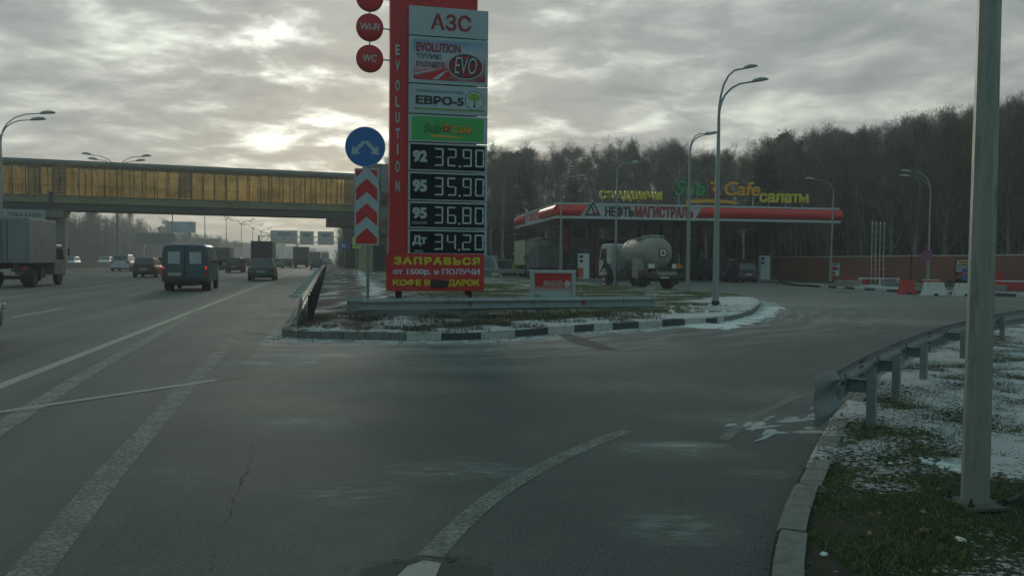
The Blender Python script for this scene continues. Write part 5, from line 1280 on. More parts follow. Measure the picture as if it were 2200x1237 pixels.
# goods rack
q = at(1560, 600, 71); Fq = Frame((q.x, q.y), R(8.5)); RK_ = thing_f('goods_rack', 'tall dark rack with rows of pale goods left of the dark hatchback under the canopy', 'rack', Fq); a = Fq.rect(1560, 515, 1579, 600)
w_ = a[2]-a[0]
for xx in (0, w_): MB().bb(xx-.03, xx+.03, 0, .5, 0, a[3]).build('upright', M['dark'], RK_)
for k in range(9):
    sh = MB().bb(.03, w_-.03, 0, .45, .2+k*.36, .23+k*.36).build('shelf', M['dark'], RK_); mb = MB()
    if k < 5:
        for j in range(3): mb.bb(.05+j*w_/3.1, .05+j*w_/3.1+w_/3.8, .02, .3, .235+k*.36, .40+k*.36)
        mb.build('goods', (M['white'], M['greyl'])[k % 2], sh)
q = at(1606, 575, 76); Fq = Frame((q.x, q.y), R(8.5)); a = Fq.rect(1592, 556, 1621, 573)
t = thing_f('banner', 'faded orange-brown banner behind the dark hatchback under the canopy', 'banner', Fq); MB().bb(a[0], a[2], 0, .04, a[1], a[3]).build('banner_sheet', mk('faded_orange', (.26, .09, .04), .7, 0, .2, 1.5), t)
for xx in (a[0], a[2]): MB().bb(xx-.03, xx+.03, .041, .1, 0, a[3]).build('post', M['dark'], t)
# brick wall
m, nt, N, L, b = nodes('brick'); co = N.new('ShaderNodeTexCoord').outputs['Object']; mp = N.new('ShaderNodeMapping'); mp.inputs['Rotation'].default_value = (R(90), 0, 0); L.new(co, mp.inputs[0])
br = N.new('ShaderNodeTexBrick'); L.new(mp.outputs[0], br.inputs['Vector']); br.inputs['Scale'].default_value = 1; br.inputs['Brick Width'].default_value = .25; br.inputs['Row Height'].default_value = .075; br.inputs['Mortar Size'].default_value = .009
br.inputs['Color1'].default_value = (.34, .095, .058, 1); br.inputs['Color2'].default_value = (.26, .075, .048, 1); br.inputs['Mortar'].default_value = (.16, .13, .11, 1)
L.new(mixrgb(nt, mapr(nt, noi(nt, co, .7, 5), .35, .7, 0, .5), br.outputs[0], (.13, .065, .045)), b.inputs['Base Color']); b.inputs['Roughness'].default_value = .9
MBRK = m
w0, w1 = at(1655, 600, 71), at(2330, 600, 56.5); Wy = math.atan2(w1.y-w0.y, w1.x-w0.x); Fw = Frame((w0.x, w0.y), Wy)
BW = thing_f('brick_wall', 'long red brick boundary wall with a pale coping behind the station, before the bare trees', 'wall', Fw); WL = (w1-w0).length
wz = Fw.uv(1860, 556)[1]; wz2 = Fw.uv(2200, 547.5)[1]
zf = lambda x: 1.98+(2.27-1.98)*min(1.15, x/Fw.uv(2200, 550)[0])
m_ = MB(); m_.poly([(-.3, 0), (WL, 0), (WL, zf(WL)), (-.3, zf(0))], 0, .25); m_.build('brickwork', MBRK, BW)
m_ = MB(); m_.poly([(-.3, zf(0)), (WL, zf(WL)), (WL, zf(WL)+.07), (-.3, zf(0)+.07)], -.05, .30); m_.build('coping', M['concw'], BW)
for k in range(int(WL/5)+1): MB().bb(k*5-.2, k*5+.2, -.06, -.002, 0, zf(k*5)-.003).build('pier', MBRK, BW)
# back fence of thin wire behind the canopy
q0 = at(1500, 560, 86); q1 = at(1800, 560, 74)
FW = thing('wire_fence', 'dark wire mesh fence on thin posts above and behind the brick wall', 'fence', (q0.x, q0.y, 0), math.atan2(q1.y-q0.y, q1.x-q0.x)); L_ = (q1-q0).length
for k in range(int(L_/2.5)+1): MB().bb(k*2.5-.04, k*2.5+.04, 0, .08, 0, 3.5).build('post', M['dark'], FW)
mb = MB(); 
for z in (1.9, 2.3, 2.7, 3.1, 3.42): mb.bb(0, L_, .02, .05, z, z+.03)
mb.build('wire', M['dark'], FW)
# things along the wall
def frame_thing(name, label, cat, px, py, D=None, yaw=0.0, z=0.0, group=None):
    g = gr(px, py, z) if D is None else at(px, py, D); return thing(name, label, cat, (g.x, g.y, z), yaw, group)
t = frame_thing('vent_pipes', 'four thin white vent pipes with cross bars and hooked ends before the brick wall', 'vent pipes', 1884, 612, 54, R(4), .12)
for k in range(4):
    x = -.42+.28*k; p = MB().tube([(x, 0, 0), (x, 0, 4.1)], .022, 8).build('pipe', M['greyl'], t); MB().lathe((x, 0, 4.1), (0, 0, 1), [(0, .05), (.05, .06), (.1, .03)], 8).build('cap', M['white'], p)
    MB().bb(x-.03, x+.03, -.1, -.03, 1.02, 1.12).build('valve', M['greyl'], p); MB().bb(x-.03, x+.03, -.1, -.03, .4, .5).build('valve', M['greyl'], p)
for z in (1.6, 2.05, 2.5, 3.0, 3.5, 4.0): MB().bb(-.50, .48, .03, .07, z, z+.05).build('cross_bar', M['galv'], t)
t = frame_thing('barrier_rail', 'white horizontal rail on short posts around the vent pipes', 'rail', 1890, 612, 53.2, R(3), .12)
MB().bb(-1.45, 1.35, -.03, .03, .42, .50).build('rail_bar', M['white'], t)
for x in (-1.3, 0, 1.2): MB().bb(x-.04, x+.04, -.03, .03, 0, .418).build('post', M['white'], t)
t = frame_thing('flag_mast', 'thin black mast rising above the trees behind the red plastic barrier', 'mast', 1957, 604, 50, 0, .1)
MB().tube([(0, 0, 0), (0, 0, 9.5)], [.06, .03], 8).build('pole', M['dark'], t); MB().lathe((0, 0, 9.5), (0, 0, 1), [(0, .05), (.08, .05)], 8).build('cap', M['dark'], t); MB().box((0, 0, .02), (.3, .3, .04)).build('base_plate', M['dark'], t)
# no stopping sign
cc = at(1991, 548, 51.5); Fq = Frame((cc.x, cc.y), R(-6)); t = thing_f('road_sign', 'round blue no-stopping sign with red ring and red cross behind the white barriers', 'road sign', Fq)
mbl = mk('nostop_blue', (.04, .06, .28), .4); mrr = mk('nostop_red', (.45, .05, .06), .4); u_, z_ = 0, cc.z; r_ = .335
MB().poly(ellipse(u_, z_, r_, r_, 30), -.03, -.01).build('disc', mrr, t); MB().poly(ellipse(u_, z_, r_*.78, r_*.78, 30), -.034, -.03).build('blue_field', mbl, t)
for a2 in (45, 135): MB().poly(arrow(u_, z_, R(a2), r_*1.62, r_*.18, r_*.09, .001), -.038, -.034).build('red_bar', mrr, t)
MB().cyl((0, .03, .1), (0, .03, cc.z+.3), .035, n=8).build('post', M['galv'], t)
# road barriers
def water_barrier(label, px, py, w, h, m_, slot=True, yaw=0.0):
    t = frame_thing('road_barrier', label, 'road barrier', px, py, None, yaw, 0.0, 'red and white road barriers'); a = w/2
    m2 = MB(); prof = [(-.25, 0), (-.25, .07*h/.7), (-.17, .3*h/.7), (-.10, h), (.10, h), (.17, .3*h/.7), (.25, .07*h/.7), (.25, 0)]
    k = .86; secs = []
    for x, f in ((-a, .0), (-a*.99, 1), (a*.99, 1), (a, 0)): secs.append([(x*(1-.22*(z/h)), y*(.9 if f == 0 else 1), z*(.98 if f == 0 else 1)) for y, z in prof])
    m2.loft(secs); m2.build('shell', m_, t, bevel=.02)
    if slot: MB().bb(-.10, .10, -.262, -.20, 0, .12).build('slot', M['dark'], t)
    return t
water_barrier('red plastic road barrier left of the white ones, at the edge of the forecourt', 1948, 632, .80, .70, M['plasr'], yaw=R(5))
water_barrier('white concrete barrier block right beside the red plastic one', 2006, 635, 1.12, .66, M['concw'], yaw=R(-3))
water_barrier('white concrete barrier block partly hidden by the near pole', 2070, 636, .95, .64, M['concw'], yaw=R(3))
for i, (px, py, D, w, h, lab) in enumerate(((2006, 604, 50, .85, .45, 'red plastic crate behind the white barrier block'), (2143, 616, 46.5, .85, .95, 'tall red plastic box right of the near pole by the wall'), (2180, 622, 45, 1.6, .52, 'low wide red plastic box at the right edge with snow on top'), (1838, 607, 54, 1.7, .42, 'flat red plastic box left of the vent pipes'), (1861, 611, 54.5, .35, .5, 'small red box beside the vent pipes'))):
    t = frame_thing('red_box', lab, 'plastic box', px, py, D, R(4), .1); MB().box((0, .3, h/2), (w, .6, h), top=(.92, .92)).build('body', M['plasr'], t, bevel=.03)
    MB().box((0, .3, h+.02), (w*.97, .62, .04)).build('lid', msn if i == 2 or i == 0 else M['plasr'], t, bevel=.01)
for i, (px, py, w, h, D, lab) in enumerate(((1822, 614, 1.6, .36, 52.5, 'grey concrete block on the snowy strip by the leaning lamp'), (1917, 616, 1.25, .36, 51, 'grey concrete block right of the vent pipes'), (1972, 622, .9, .3, 48.5, 'grey concrete block between the red and white barriers'), (2140, 626, .9, .32, 45, 'dark grey concrete block right of the near pole'))):
    o = MB().box((0, 0, h/2), (w, .5, h)).build('concrete_block', M['conc'], None, bevel=.03); tag(o, lab, 'concrete block'); q = at(px, py, D); o.location = (q.x, q.y, .10); o.rotation_euler = (0, 0, R(3))
t = frame_thing('small_stand', 'small dark round stand between the two white barrier blocks', 'stand', 2040, 628, 44, 0, .05)
MB().cyl((0, 0, 0), (0, 0, .5), .02, n=8).build('post', M['dark'], t); MB().lathe((0, .02, .55), (0, -1, 0), [(0, .14), (.03, .14)], 16).build('disc', M['dark'], t)
# menu board
cc = at(2069, 580, 54); Fq = Frame((cc.x, cc.y), Wy); t = thing_f('advert_board', 'black advertising board with yellow word and blue can, half hidden by the near pole', 'advert board', Fq); a = Fq.rect(2052, 555.5, 2112, 603)
MB().bb(a[0], a[2], -.05, 0, .1, a[3]).build('board', M['signk'], t)
r_ = Fq.rect(2054.5, 558, 2088, 568.5, -.05); lettering('ХОТСА', (r_[0], r_[1], r_[2], r_[3]), mk('menu_yellow', (.60, .58, .22), .5), t, -.051, .01, .04)
for k in range(4): r_ = Fq.rect(2054, 570+3.8*k, 2078-(k > 1)*9, 572.6+3.8*k, -.05); MB().bb(r_[0], r_[2], -.06, -.051, r_[1], r_[3]).build('text_line', M['greyl'], t)
r_ = Fq.rect(2067, 577, 2080, 603, -.06); cn = MB().bb(r_[0], r_[2], -.08, -.051, r_[1], r_[3]).build('can', mk('can_blue', (.02, .12, .42), .35), t, bevel=.01)
cxx, czz = (r_[0]+r_[2])/2, r_[1]+(r_[3]-r_[1])*.62; MB().poly(ellipse(cxx, czz, .14, .15, 20), -.09, -.081).build('can_emblem', M['redd'], cn); MB().poly([(cxx-.14, czz-.07), (cxx+.13, czz+.03), (cxx+.14, czz+.07), (cxx-.13, czz-.02)], -.095, -.091).build('can_emblem_band', M['greyl'], cn)
r_ = Fq.rect(2052, 590, 2066, 600, -.06); MB().poly([(r_[0], r_[1]), (r_[2], r_[1]+.1), (r_[2]-.05, r_[3]+.15), (r_[0]+.1, r_[3]-.1)], -.07, -.051).build('picture_food', mk('food_orange', (.30, .07, .02), .5), t)
cc = at(1793, 578, 60.5); Fq = Frame((cc.x, cc.y), R(-8)); t = thing_f('notice_board', 'white notice board with red patches on the brick wall behind the leaning lamp', 'notice board', Fq); a = Fq.rect(1785, 565, 1803, 592)
MB().bb(a[0], a[2], -.05, 0, a[1], a[3]).build('board', M['greyl'], t)
for k, (x0, y0, x1, y1) in enumerate(((1787, 573, 1797, 581), (1786, 584, 1795, 590), (1797, 575, 1801, 579))): r_ = Fq.rect(x0, y0, x1, y1, -.05); MB().bb(r_[0], r_[2], -.055, -.051, r_[1], r_[3]).build('picture', M['redd'] if k != 2 else M['signk'], t)
for k in range(2): r_ = Fq.rect(1786, 566+3*k, 1801, 567.5+3*k, -.05); MB().bb(r_[0], r_[2], -.055, -.051, r_[1], r_[3]).build('text_line', M['signk'], t)
for xx in (a[0]+.05, a[2]-.1): MB().bb(xx, xx+.05, .001, .05, 0, a[3]).build('post', M['galv'], t)
# container and ladder left of the station
q = at(1046, 578, 78); t = thing('site_container', 'pale site container in the grass beside the price sign edge', 'container', (q.x, q.y, 0), R(20))
MB().bb(-2.4, 1.1, 0, 2.2, .1, 2.0).build('body', mk('container_grey', (.30, .32, .33), .6, 0, .1, 1, dirt=.3), t, bevel=.02); MB().bb(-.6, .3, -.03, 0, .2, 1.8).build('door', mk('container_door', (.22, .24, .26), .6), t)
q = at(1066, 582, 76); t = thing('leaning_frame', 'white wooden trestle leaning in the grass right of the price sign', 'trestle', (q.x, q.y, 0), 0)
MB().tube([(.5, 0, 0), (-.35, .5, 1.9)], .05, 6).build('leg', M['white'], t); MB().tube([(-.35, 0, 0), (.0, .4, 1.0)], .05, 6).build('leg', M['white'], t); MB().bb(-.4, .35, .05, .12, .1, .7).build('panel', M['white'], t)
q = at(1100, 580, 80); t = thing('site_shed', 'low dark shed left of the trucks behind the far crash barrier', 'shed', (q.x, q.y, 0), R(8)); MB().bb(-1.6, 1.6, 0, 2, 0, 1.5).build('wall', M['boxd'], t); MB().bb(-1.7, 1.7, -.1, 2.1, 1.5, 1.6).build('roof', M['greyl'], t)

# ------------------------------------------------------------------ vehicles (local frame: +y is forward, rear at -L/2)
def wheel(parent, x, y, r, w, side):
    t = MB(); t.lathe((x-side*w, y, r), (side, 0, 0), [(0, r*.9), (w*.12, r), (w*.88, r), (w, r*.9), (w, r*.66)], 22); o = t.build('wheel', M['rubber'], parent, smooth=40)
    m_ = MB(); m_.lathe((x+side*.002, y, r), (side, 0, 0), [(-.02, r*.64), (-.005, r*.62), (-.03, r*.45), (-.028, r*.18), (.012, r*.12)], 16); m_.build('rim', M['rim'], o, smooth=30)
    return o
PAINT = {}
def car_paint(name, col, dirt=.35):
    if name not in PAINT:
        m = mk('paint_'+name, col, .32, .15, .06, 1.5, dirt=dirt, dcol=(.12, .115, .095)); PAINT[name] = m
    return PAINT[name]
STY = dict(
 sedan=dict(L=4.5, W=1.74, H=1.47, lo=[(0, .84, .30, .50), (.02, .94, .22, .62), (.10, .98, .20, .67), (.3, 1, .2, .66), (.70, 1, .2, .63), (.92, .95, .2, .52), (.98, .86, .22, .46), (1, .74, .28, .40)], g=(.08, .72), r=(.24, .52)),
 hatch=dict(L=4.0, W=1.70, H=1.50, lo=[(0, .84, .30, .50), (.015, .94, .22, .60), (.06, .98, .2, .64), (.3, 1, .2, .64), (.70, 1, .2, .62), (.92, .95, .2, .52), (.98, .86, .22, .46), (1, .74, .28, .40)], g=(.02, .74), r=(.10, .52)),
 wagon=dict(L=4.2, W=1.66, H=1.46, lo=[(0, .86, .30, .48), (.012, .95, .24, .60), (.05, .98, .22, .62), (.3, 1, .2, .62), (.72, 1, .2, .60), (.95, .96, .2, .54), (.99, .9, .22, .48), (1, .8, .28, .42)], g=(.02, .70), r=(.07, .50)),
 suv=dict(L=4.75, W=1.93, H=1.72, lo=[(0, .84, .32, .50), (.02, .94, .26, .58), (.06, .98, .24, .62), (.3, 1, .24, .62), (.72, 1, .24, .62), (.93, .95, .24, .56), (.98, .88, .26, .50), (1, .76, .3, .42)], g=(.03, .72), r=(.11, .54)))
def car(label, cat, pos, yaw, style, paint, group='cars driving on the highway', lit=False, name='car', far=False, dirt_low=True):
    S = STY[style]; L, W, H = S['L'], S['W'], S['H']; Y = lambda t: -L/2+t*L
    o = thing(name, label, cat, pos, yaw, group)
    zf_ = H/1.5
    def sec(t, w, zb, zt):
        a = W/2*w; y = Y(t); zb *= zf_; zt *= H
        if zt < zb+.1: zt = zb+.1
        h = zt-zb
        half = [(a*.90, zb), (a*.985, zb+h*.18), (a, zb+h*.5), (a*.975, zb+h*.82), (a*.90, zt-.012), (a*.5, zt+.012)]
        return [(x, y, z) for x, z in half]+[(-x, y, z) for x, z in reversed(half)]
    MB().loft([sec(t, w, zb/1.0, zt) for t, w, zb, zt in S['lo']]).build('body', paint, o, smooth=35)
    zbelt = H*.615; g0, g1 = S['g']; r0, r1 = S['r']; wb, wr = W/2*.90, W/2*.74
    C = [(-wb, Y(g0), zbelt), (wb, Y(g0), zbelt), (wb, Y(g1), zbelt), (-wb, Y(g1), zbelt)]; T = [(-wr, Y(r0), H), (wr, Y(r0), H), (wr, Y(r1), H), (-wr, Y(r1), H)]
    mid = []
    MB().add(C+T, [(3, 2, 1, 0), (4, 5, 6, 7), (0, 1, 5, 4), (1, 2, 6, 5), (2, 3, 7, 6), (3, 0, 4, 7)]).build('cabin', paint, o, bevel=.05)
    def pane(nm, q, k0=.10, k1=.90, u0=.08, u1=.92):
        q = [Vector(p) for p in q]; n_ = (q[1]-q[0]).cross(q[3]-q[0]).normalized()*.012
        def P(u, v): return q[0].lerp(q[1], u).lerp(q[3].lerp(q[2], u), v)+n_
        a = [P(u0, k0), P(u1, k0), P(u1, k1), P(u0, k1)]; b2 = [p-n_*.9 for p in a]
        return MB().add(a+b2, [(0, 1, 2, 3), (0, 4, 5, 1), (1, 5, 6, 2), (2, 6, 7, 3), (3, 7, 4, 0)]).build(nm, M['glass'], o)
    pane('rear_window', (C[0], C[1], T[1], T[0])); pane('windscreen', (C[2], C[3], T[3], T[2]))
    for a in ((C[1], C[2], T[2], T[1]), (C[3], C[0], T[0], T[3])):
        pane('side_window', a, .14, .86, .08, .48); pane('side_window', a, .14, .86, .53, .90)
    rw = .31*zf_; xs = W/2-.005
    for y in (Y(.17), Y(.80)):
        for s in (-1, 1): wheel(o, s*xs, y, rw, .20, s)
    zl = H*.53
    for s in (-1, 1):
        MB().box((s*W*.385, Y(0.012), zl), (W*.15, .12, H*.11)).build('tail_light', M['tailon'] if lit else M['tail'], o, bevel=.02)
        MB().box((s*W*.36, Y(.985), H*.42), (W*.17, .10, H*.08)).build('headlight', M['glassl'], o, bevel=.02)
        if not far: MB().box((s*(W/2+.07), Y(.64), zbelt+.06), (.16, .10, .12)).build('mirror', paint, o, bevel=.02)
    MB().box((0, Y(-.004), H*.42), (.52, .03, .12)).build('number_plate', M['plate'], o)
    MB().box((0, Y(.001), H*.285), (W*.88, .14, H*.15)).build('bumper', M['dark'] if style in ('wagon',) else paint, o, bevel=.03)
    MB().box((0, 0, .26), (W*.8, L*.86, .12)).build('underside', M['dark'], o)
    return o
def on(px, D, p=None):
    v = at(px, 560, D); v.z = 0; return v
NAVY = car_paint('navy', (.035, .085, .16), .45)
# blue van
def van(label, pos, yaw, paint, lit=True, cat='van', L=5.3, W=2.0, H=2.15, group='vans on the highway'):
    o = thing('delivery_van', label, cat, pos, yaw, group); Y = lambda t: -L/2+t*L
    def sec(t, w, zb, zt, tw=.82):
        a = W/2*w; y = Y(t); h = zt-zb
        half = [(a*.93, zb), (a, zb+.12), (a, zb+h*.48), (a*(.93+tw*.05), zb+h*.72), (a*tw*1.08, zb+h*.93), (a*tw*.92, zb+h*.985), (a*.3, zt)]
        return [(x, y, z) for x, z in half]+[(-x, y, z) for x, z in reversed(half)]
    MB().loft([sec(0, .96, .52, H*.96, .83), sec(.015, .99, .48, H*.985, .86), sec(.06, 1, .45, H, .86), sec(.55, 1, .42, H, .86), sec(.66, 1, .42, H*.97, .84), sec(.72, 1, .42, H*.90, .82), sec(.82, .98, .42, H*.56, .9), sec(.95, .93, .42, H*.47, .9), sec(1, .8, .45, H*.38, .9)]).build('body', paint, o, smooth=35)
    for s in (-1, 1):
        d = MB().bb(s*.03 if s > 0 else -.80, .80 if s > 0 else -.03, Y(0)-.03, Y(0)-.002, .62, H*.90).build('rear_door', paint, o, bevel=.015)
        MB().bb(min(s*.20, s*.70), max(s*.20, s*.70), Y(0)-.045, Y(0)-.031, H*.58, H*.83).build('rear_window', M['glassl'], d)
        MB().box((s*.90, Y(0)-.02, H*.50), (.085, .07, .15)).build('tail_light', M['tailon'] if lit else M['tail'], o, bevel=.01)
        MB().box((s*.90, Y(0)-.02, H*.37), (.12, .06, .2)).build('tail_light', M['tail'], o, bevel=.01)
        for (y0, y1) in ((.06, .28), (.32, .52)): 
            MB().add([(s*W/2*1.005, Y(y0), H*.60), (s*W/2*1.005, Y(y1), H*.60), (s*W/2*.945, Y(y1), H*.86), (s*W/2*.945, Y(y0), H*.86)], [(0, 1, 2, 3)]).build('side_window', M['glass'], o).modifiers.new('s', 'SOLIDIFY').thickness = .02
        MB().add([(s*W/2*1.005, Y(.56), H*.58), (s*W/2*1.005, Y(.72), H*.58), (s*W/2*.95, Y(.68), H*.83), (s*W/2*.945, Y(.56), H*.85)], [(0, 1, 2, 3)]).build('side_window', M['glass'], o).modifiers.new('s', 'SOLIDIFY').thickness = .02
        wheel(o, s*(W/2-.02), Y(.20), .36, .36, s); wheel(o, s*(W/2-.05), Y(.84), .36, .2, s)
        MB().box((s*(W/2+.14), Y(.73), H*.60), (.2, .1, .26)).build('mirror', M['dark'], o, bevel=.02)
    MB().box((0, Y(0)-.05, .52), (W*.95, .16, .16)).build('bumper', M['dark'], o, bevel=.02)
    MB().box((-.42, Y(0)-.045, .78), (.52, .03, .12)).build('number_plate', M['plate'], o)
    MB().bb(-.02, .02, Y(0)-.04, Y(0)-.031, .65, H*.88).build('door_seam', M['dark'], o)
    MB().box((.0, Y(.4), .38), (1.1, L*.75, .22)).bb(-.75, .75, Y(.17), Y(.23), .28, .42).build('chassis', M['dark'], o)
    MB().box((.1, Y(.1), .33), (.5, .6, .18)).build('exhaust_box', M['dark'], o)
    for s in (-1, 1): MB().bb(s*.62-.02, s*.62+.02, Y(.08), Y(.6), H+.02, H+.07).build('roof_rail', M['greyl'], o)
    return o
VY = HA
van('dirty blue panel van with twin curtained rear windows and lit tail lamps', on(394, 36.4)+HD*2.6, VY+R(1.5), car_paint('blue', (.045, .085, .135), .7))
car('dark green saloon with reddish tail lamps driving right behind the dark box truck', 'car', on(560, 54)+HD*2.2, VY, 'sedan', car_paint('dark_green', (.028, .05, .048), .3))
car('brown-red estate car in the third lane, left of the blue van', 'car', on(308, 60)+HD*2.1, VY, 'wagon', car_paint('brown_red', (.11, .035, .03), .5))
car('white high car near the concrete median barrier', 'car', on(257, 84)+HD*2.3, VY, 'suv', car_paint('white', (.50, .53, .53), .25), name='suv')
car('maroon hatchback between the blue van and the dark box truck', 'car', on(502, 83)+HD*2, VY, 'hatch', car_paint('maroon', (.055, .022, .028), .4))
car('silver estate just left of the maroon hatchback, half hidden by it', 'car', on(485, 98)+HD*2, VY, 'wagon', car_paint('silver', (.28, .29, .28), .4))
car('small red car partly hidden at the left of the blue van', 'car', on(345, 92)+HD*2, VY, 'hatch', car_paint('red', (.30, .03, .03), .35), lit=True)
car('white car in the oncoming lanes behind the barrier, left of the white high car', 'car', on(151, 112), VY+math.pi, 'wagon', car_paint('white', (.5, .53, .53), .25), group='oncoming cars beyond the median')
car('white car beyond the barrier, only its roof showing left of the white high car', 'car', on(227, 132), VY+math.pi, 'sedan', car_paint('white', (.5, .53, .53), .25), group='oncoming cars beyond the median', far=True)
car('near dark car cut off by the left picture edge', 'car', hw(-6.55, along(on(8, 15.0))-2.45), VY, 'sedan', car_paint('black_green', (.02, .035, .03), .3))
FARC = [(597, 122, 'wagon', 'silver', 'silver car right of the dark box truck'), (615, 133, 'wagon', 'maroon', 'dark red car beyond the silver one right of the box truck'), (628, 150, 'hatch', 'grey', 'small grey car just left of the second box truck'),
 (531, 128, 'hatch', 'red', 'small red car just left of the dark box truck'), (681, 112, 'hatch', 'grey', 'grey hatchback alone in the right lane beyond the saloon'), (668, 165, 'wagon', 'silver', 'pale car right of the second box truck'), (694, 165, 'sedan', 'navy', 'dark car at the far end near the right shoulder'), (706, 185, 'wagon', 'white', 'white car far off by the roadside rail'), (640, 205, 'suv', 'black_green', 'dark tiny car behind the second box truck'), (610, 190, 'hatch', 'white', 'tiny white car deep in the traffic'), (590, 170, 'sedan', 'navy', 'tiny dark car deep in the traffic'), (575, 240, 'hatch', 'red', 'tiny red car deep in the traffic'), (702, 235, 'sedan', 'silver', 'tiny silver car at the very end of the road')]
cols = dict(silver=(.28, .29, .28), maroon=(.055, .022, .028), grey=(.09, .095, .095), red=(.3, .03, .03), navy=(.03, .04, .07), white=(.5, .53, .53), black_green=(.02, .035, .03))
for px, D, st, c_, lab in FARC: car(lab, 'car', on(px, D), VY+R(random.uniform(-1, 1)), st, car_paint(c_, cols[c_]), far=True)
# box trucks
def box_truck(label, pos, yaw, L, W, H, bm, cabm, floor=1.0, cabH=2.3, tilt=None, cat='truck', group='box trucks on the highway', canvas=False, cab_w=.92):
    o = thing('box_truck', label, cat, pos, yaw, group); Bl = L-1.9; y0 = -L/2; hb = H-floor
    b2 = MB().bb(-W/2, W/2, y0, y0+Bl, floor, H).build('cargo_box', bm, o, bevel=.03)
    for x in (-W/2+.03, W/2-.03): MB().bb(x-.04, x+.04, y0-.03, y0-.002, floor, H).build('corner_post', M['galv'] if not canvas else bm, b2)
    if not canvas:
        for s in (-1, 1): MB().bb(min(s*.03, s*(W/2-.09)), max(s*.03, s*(W/2-.09)), y0-.025, y0-.002, floor+.08, H-.08).build('rear_door', bm, b2, bevel=.01)
        for x in (-.12, .12): MB().cyl((x, y0-.04, floor+.1), (x, y0-.04, H-.12), .018, n=6).build('lock_rod', M['dark'], b2)
    else:
        mb_ = MB(); 
        for k in range(6): mb_.bb(-W/2+.1+k*(W-.2)/5-.01, -W/2+.1+k*(W-.2)/5+.01, y0-.02, y0-.002, floor+.2, H-.1)
        mb_.build('canvas_fold', M['dark'], b2)
    cw = W*cab_w; yc = y0+Bl+.12; yl = L/2
    prof = [(yc, .55), (yl, .5), (yl, 1.25), (yl-.12, 1.45), (yl-.55, cabH), (yc, cabH)]
    c_ = MB().polyx(prof, -cw/2, cw/2).build('cab', cabm, o, bevel=.06)
    MB().add([(-cw*.43, yl-.105, 1.50), (cw*.43, yl-.105, 1.50), (cw*.41, yl-.50, cabH-.12), (-cw*.41, yl-.50, cabH-.12)], [(0, 1, 2, 3)]).build('windscreen', M['glass'], c_).modifiers.new('s', 'SOLIDIFY').thickness = .03
    for s in (-1, 1):
        MB().polyx([(yc+.15, 1.35), (yl-.3, 1.35), (yl-.6, cabH-.2), (yc+.15, cabH-.2)], s*cw/2-.01, s*cw/2+.012).build('side_window', M['glass'], c_)
        a = MB().box((s*(cw/2+.22), yl-.25, 1.75), (.07, .14, .42)).build('mirror', M['dark'], c_); MB().cyl((s*cw/2, yl-.25, 1.85), (s*(cw/2+.2), yl-.25, 1.85), .015, n=6).build('mirror_arm', M['dark'], c_)
    r = .45 if H > 3 else .38
    for s in (-1, 1):
        wheel(o, s*(W/2-.08), y0+Bl*.26, r, .45, s); wheel(o, s*(cw/2-.05), yl-.75, r, .25, s)
        MB().box((s*W*.40, y0+.02, floor-.22), (.26, .06, .13)).build('tail_light', M['tail'], o)
        MB().bb(s*W*.40-.22, s*W*.40+.22, y0+Bl*.26+.5, y0+Bl*.26+.53, .3, floor-.1).build('mud_flap', M['dark'], o)
    MB().bb(-.55, -.35, y0+.05, yl-.3, floor-.28, floor-.002).bb(.35, .55, y0+.05, yl-.3, floor-.28, floor-.002).bb(-W*.45, W*.45, y0+.02, y0+.12, floor-.42, floor-.30).build('chassis', M['dark'], o)
    MB().bb(-W*.3, W*.3, y0+Bl*.24, y0+Bl*.28, .38, .56).build('axle', M['dark'], o)
    MB().bb(W*.18, W*.42, y0+Bl*.5, y0+Bl*.72, .42, .85).build('fuel_tank', M['dark'], o, bevel=.04)
    MB().box((0, y0+.005, floor-.36), (.5, .03, .12)).build('number_plate', M['plate'], o)
    return o
t_pos = on(10, 38.5)
box_truck('small white-grey box truck with dirty wheels at the left edge, below the overpass banner', t_pos+HD*2.9, VY, 5.8, 2.15, 3.35, M['boxw'], car_paint('cab_grey', (.20, .22, .22), .4), floor=1.18, cabH=2.15, cab_w=.9)
box_truck('tall dark-backed box truck directly ahead of the dark green saloon', on(562, 95)+HD*4, VY, 8, 2.45, 3.5, M['boxd'], car_paint('cab_dark', (.04, .05, .06)), floor=1.05, cabH=2.6)
box_truck('grey canvas truck farther on, between the overpass pier and the gantry boards', on(646, 134)+HD*4, VY, 8, 2.45, 3.4, M['tarp'], car_paint('cab_dark', (.04, .05, .06)), floor=1.1, cabH=2.6, canvas=True)
box_truck('small dark truck half hidden behind the blue van', on(474, 112)+HD*3.5, VY, 7, 2.4, 2.9, M['tarp'], car_paint('cab_dark', (.04, .05, .06)), floor=1.1, canvas=True)
box_truck('low dark truck right of the grey canvas truck', on(676, 185)+HD*3, VY, 7, 2.45, 3.0, M['boxd'], car_paint('cab_dark', (.04, .05, .06)), canvas=True)
box_truck('distant grey truck near the end of the right lane', on(698, 260)+HD*3, VY, 8, 2.5, 3.4, M['tarp'], car_paint('cab_dark', (.04, .05, .06)), canvas=True)
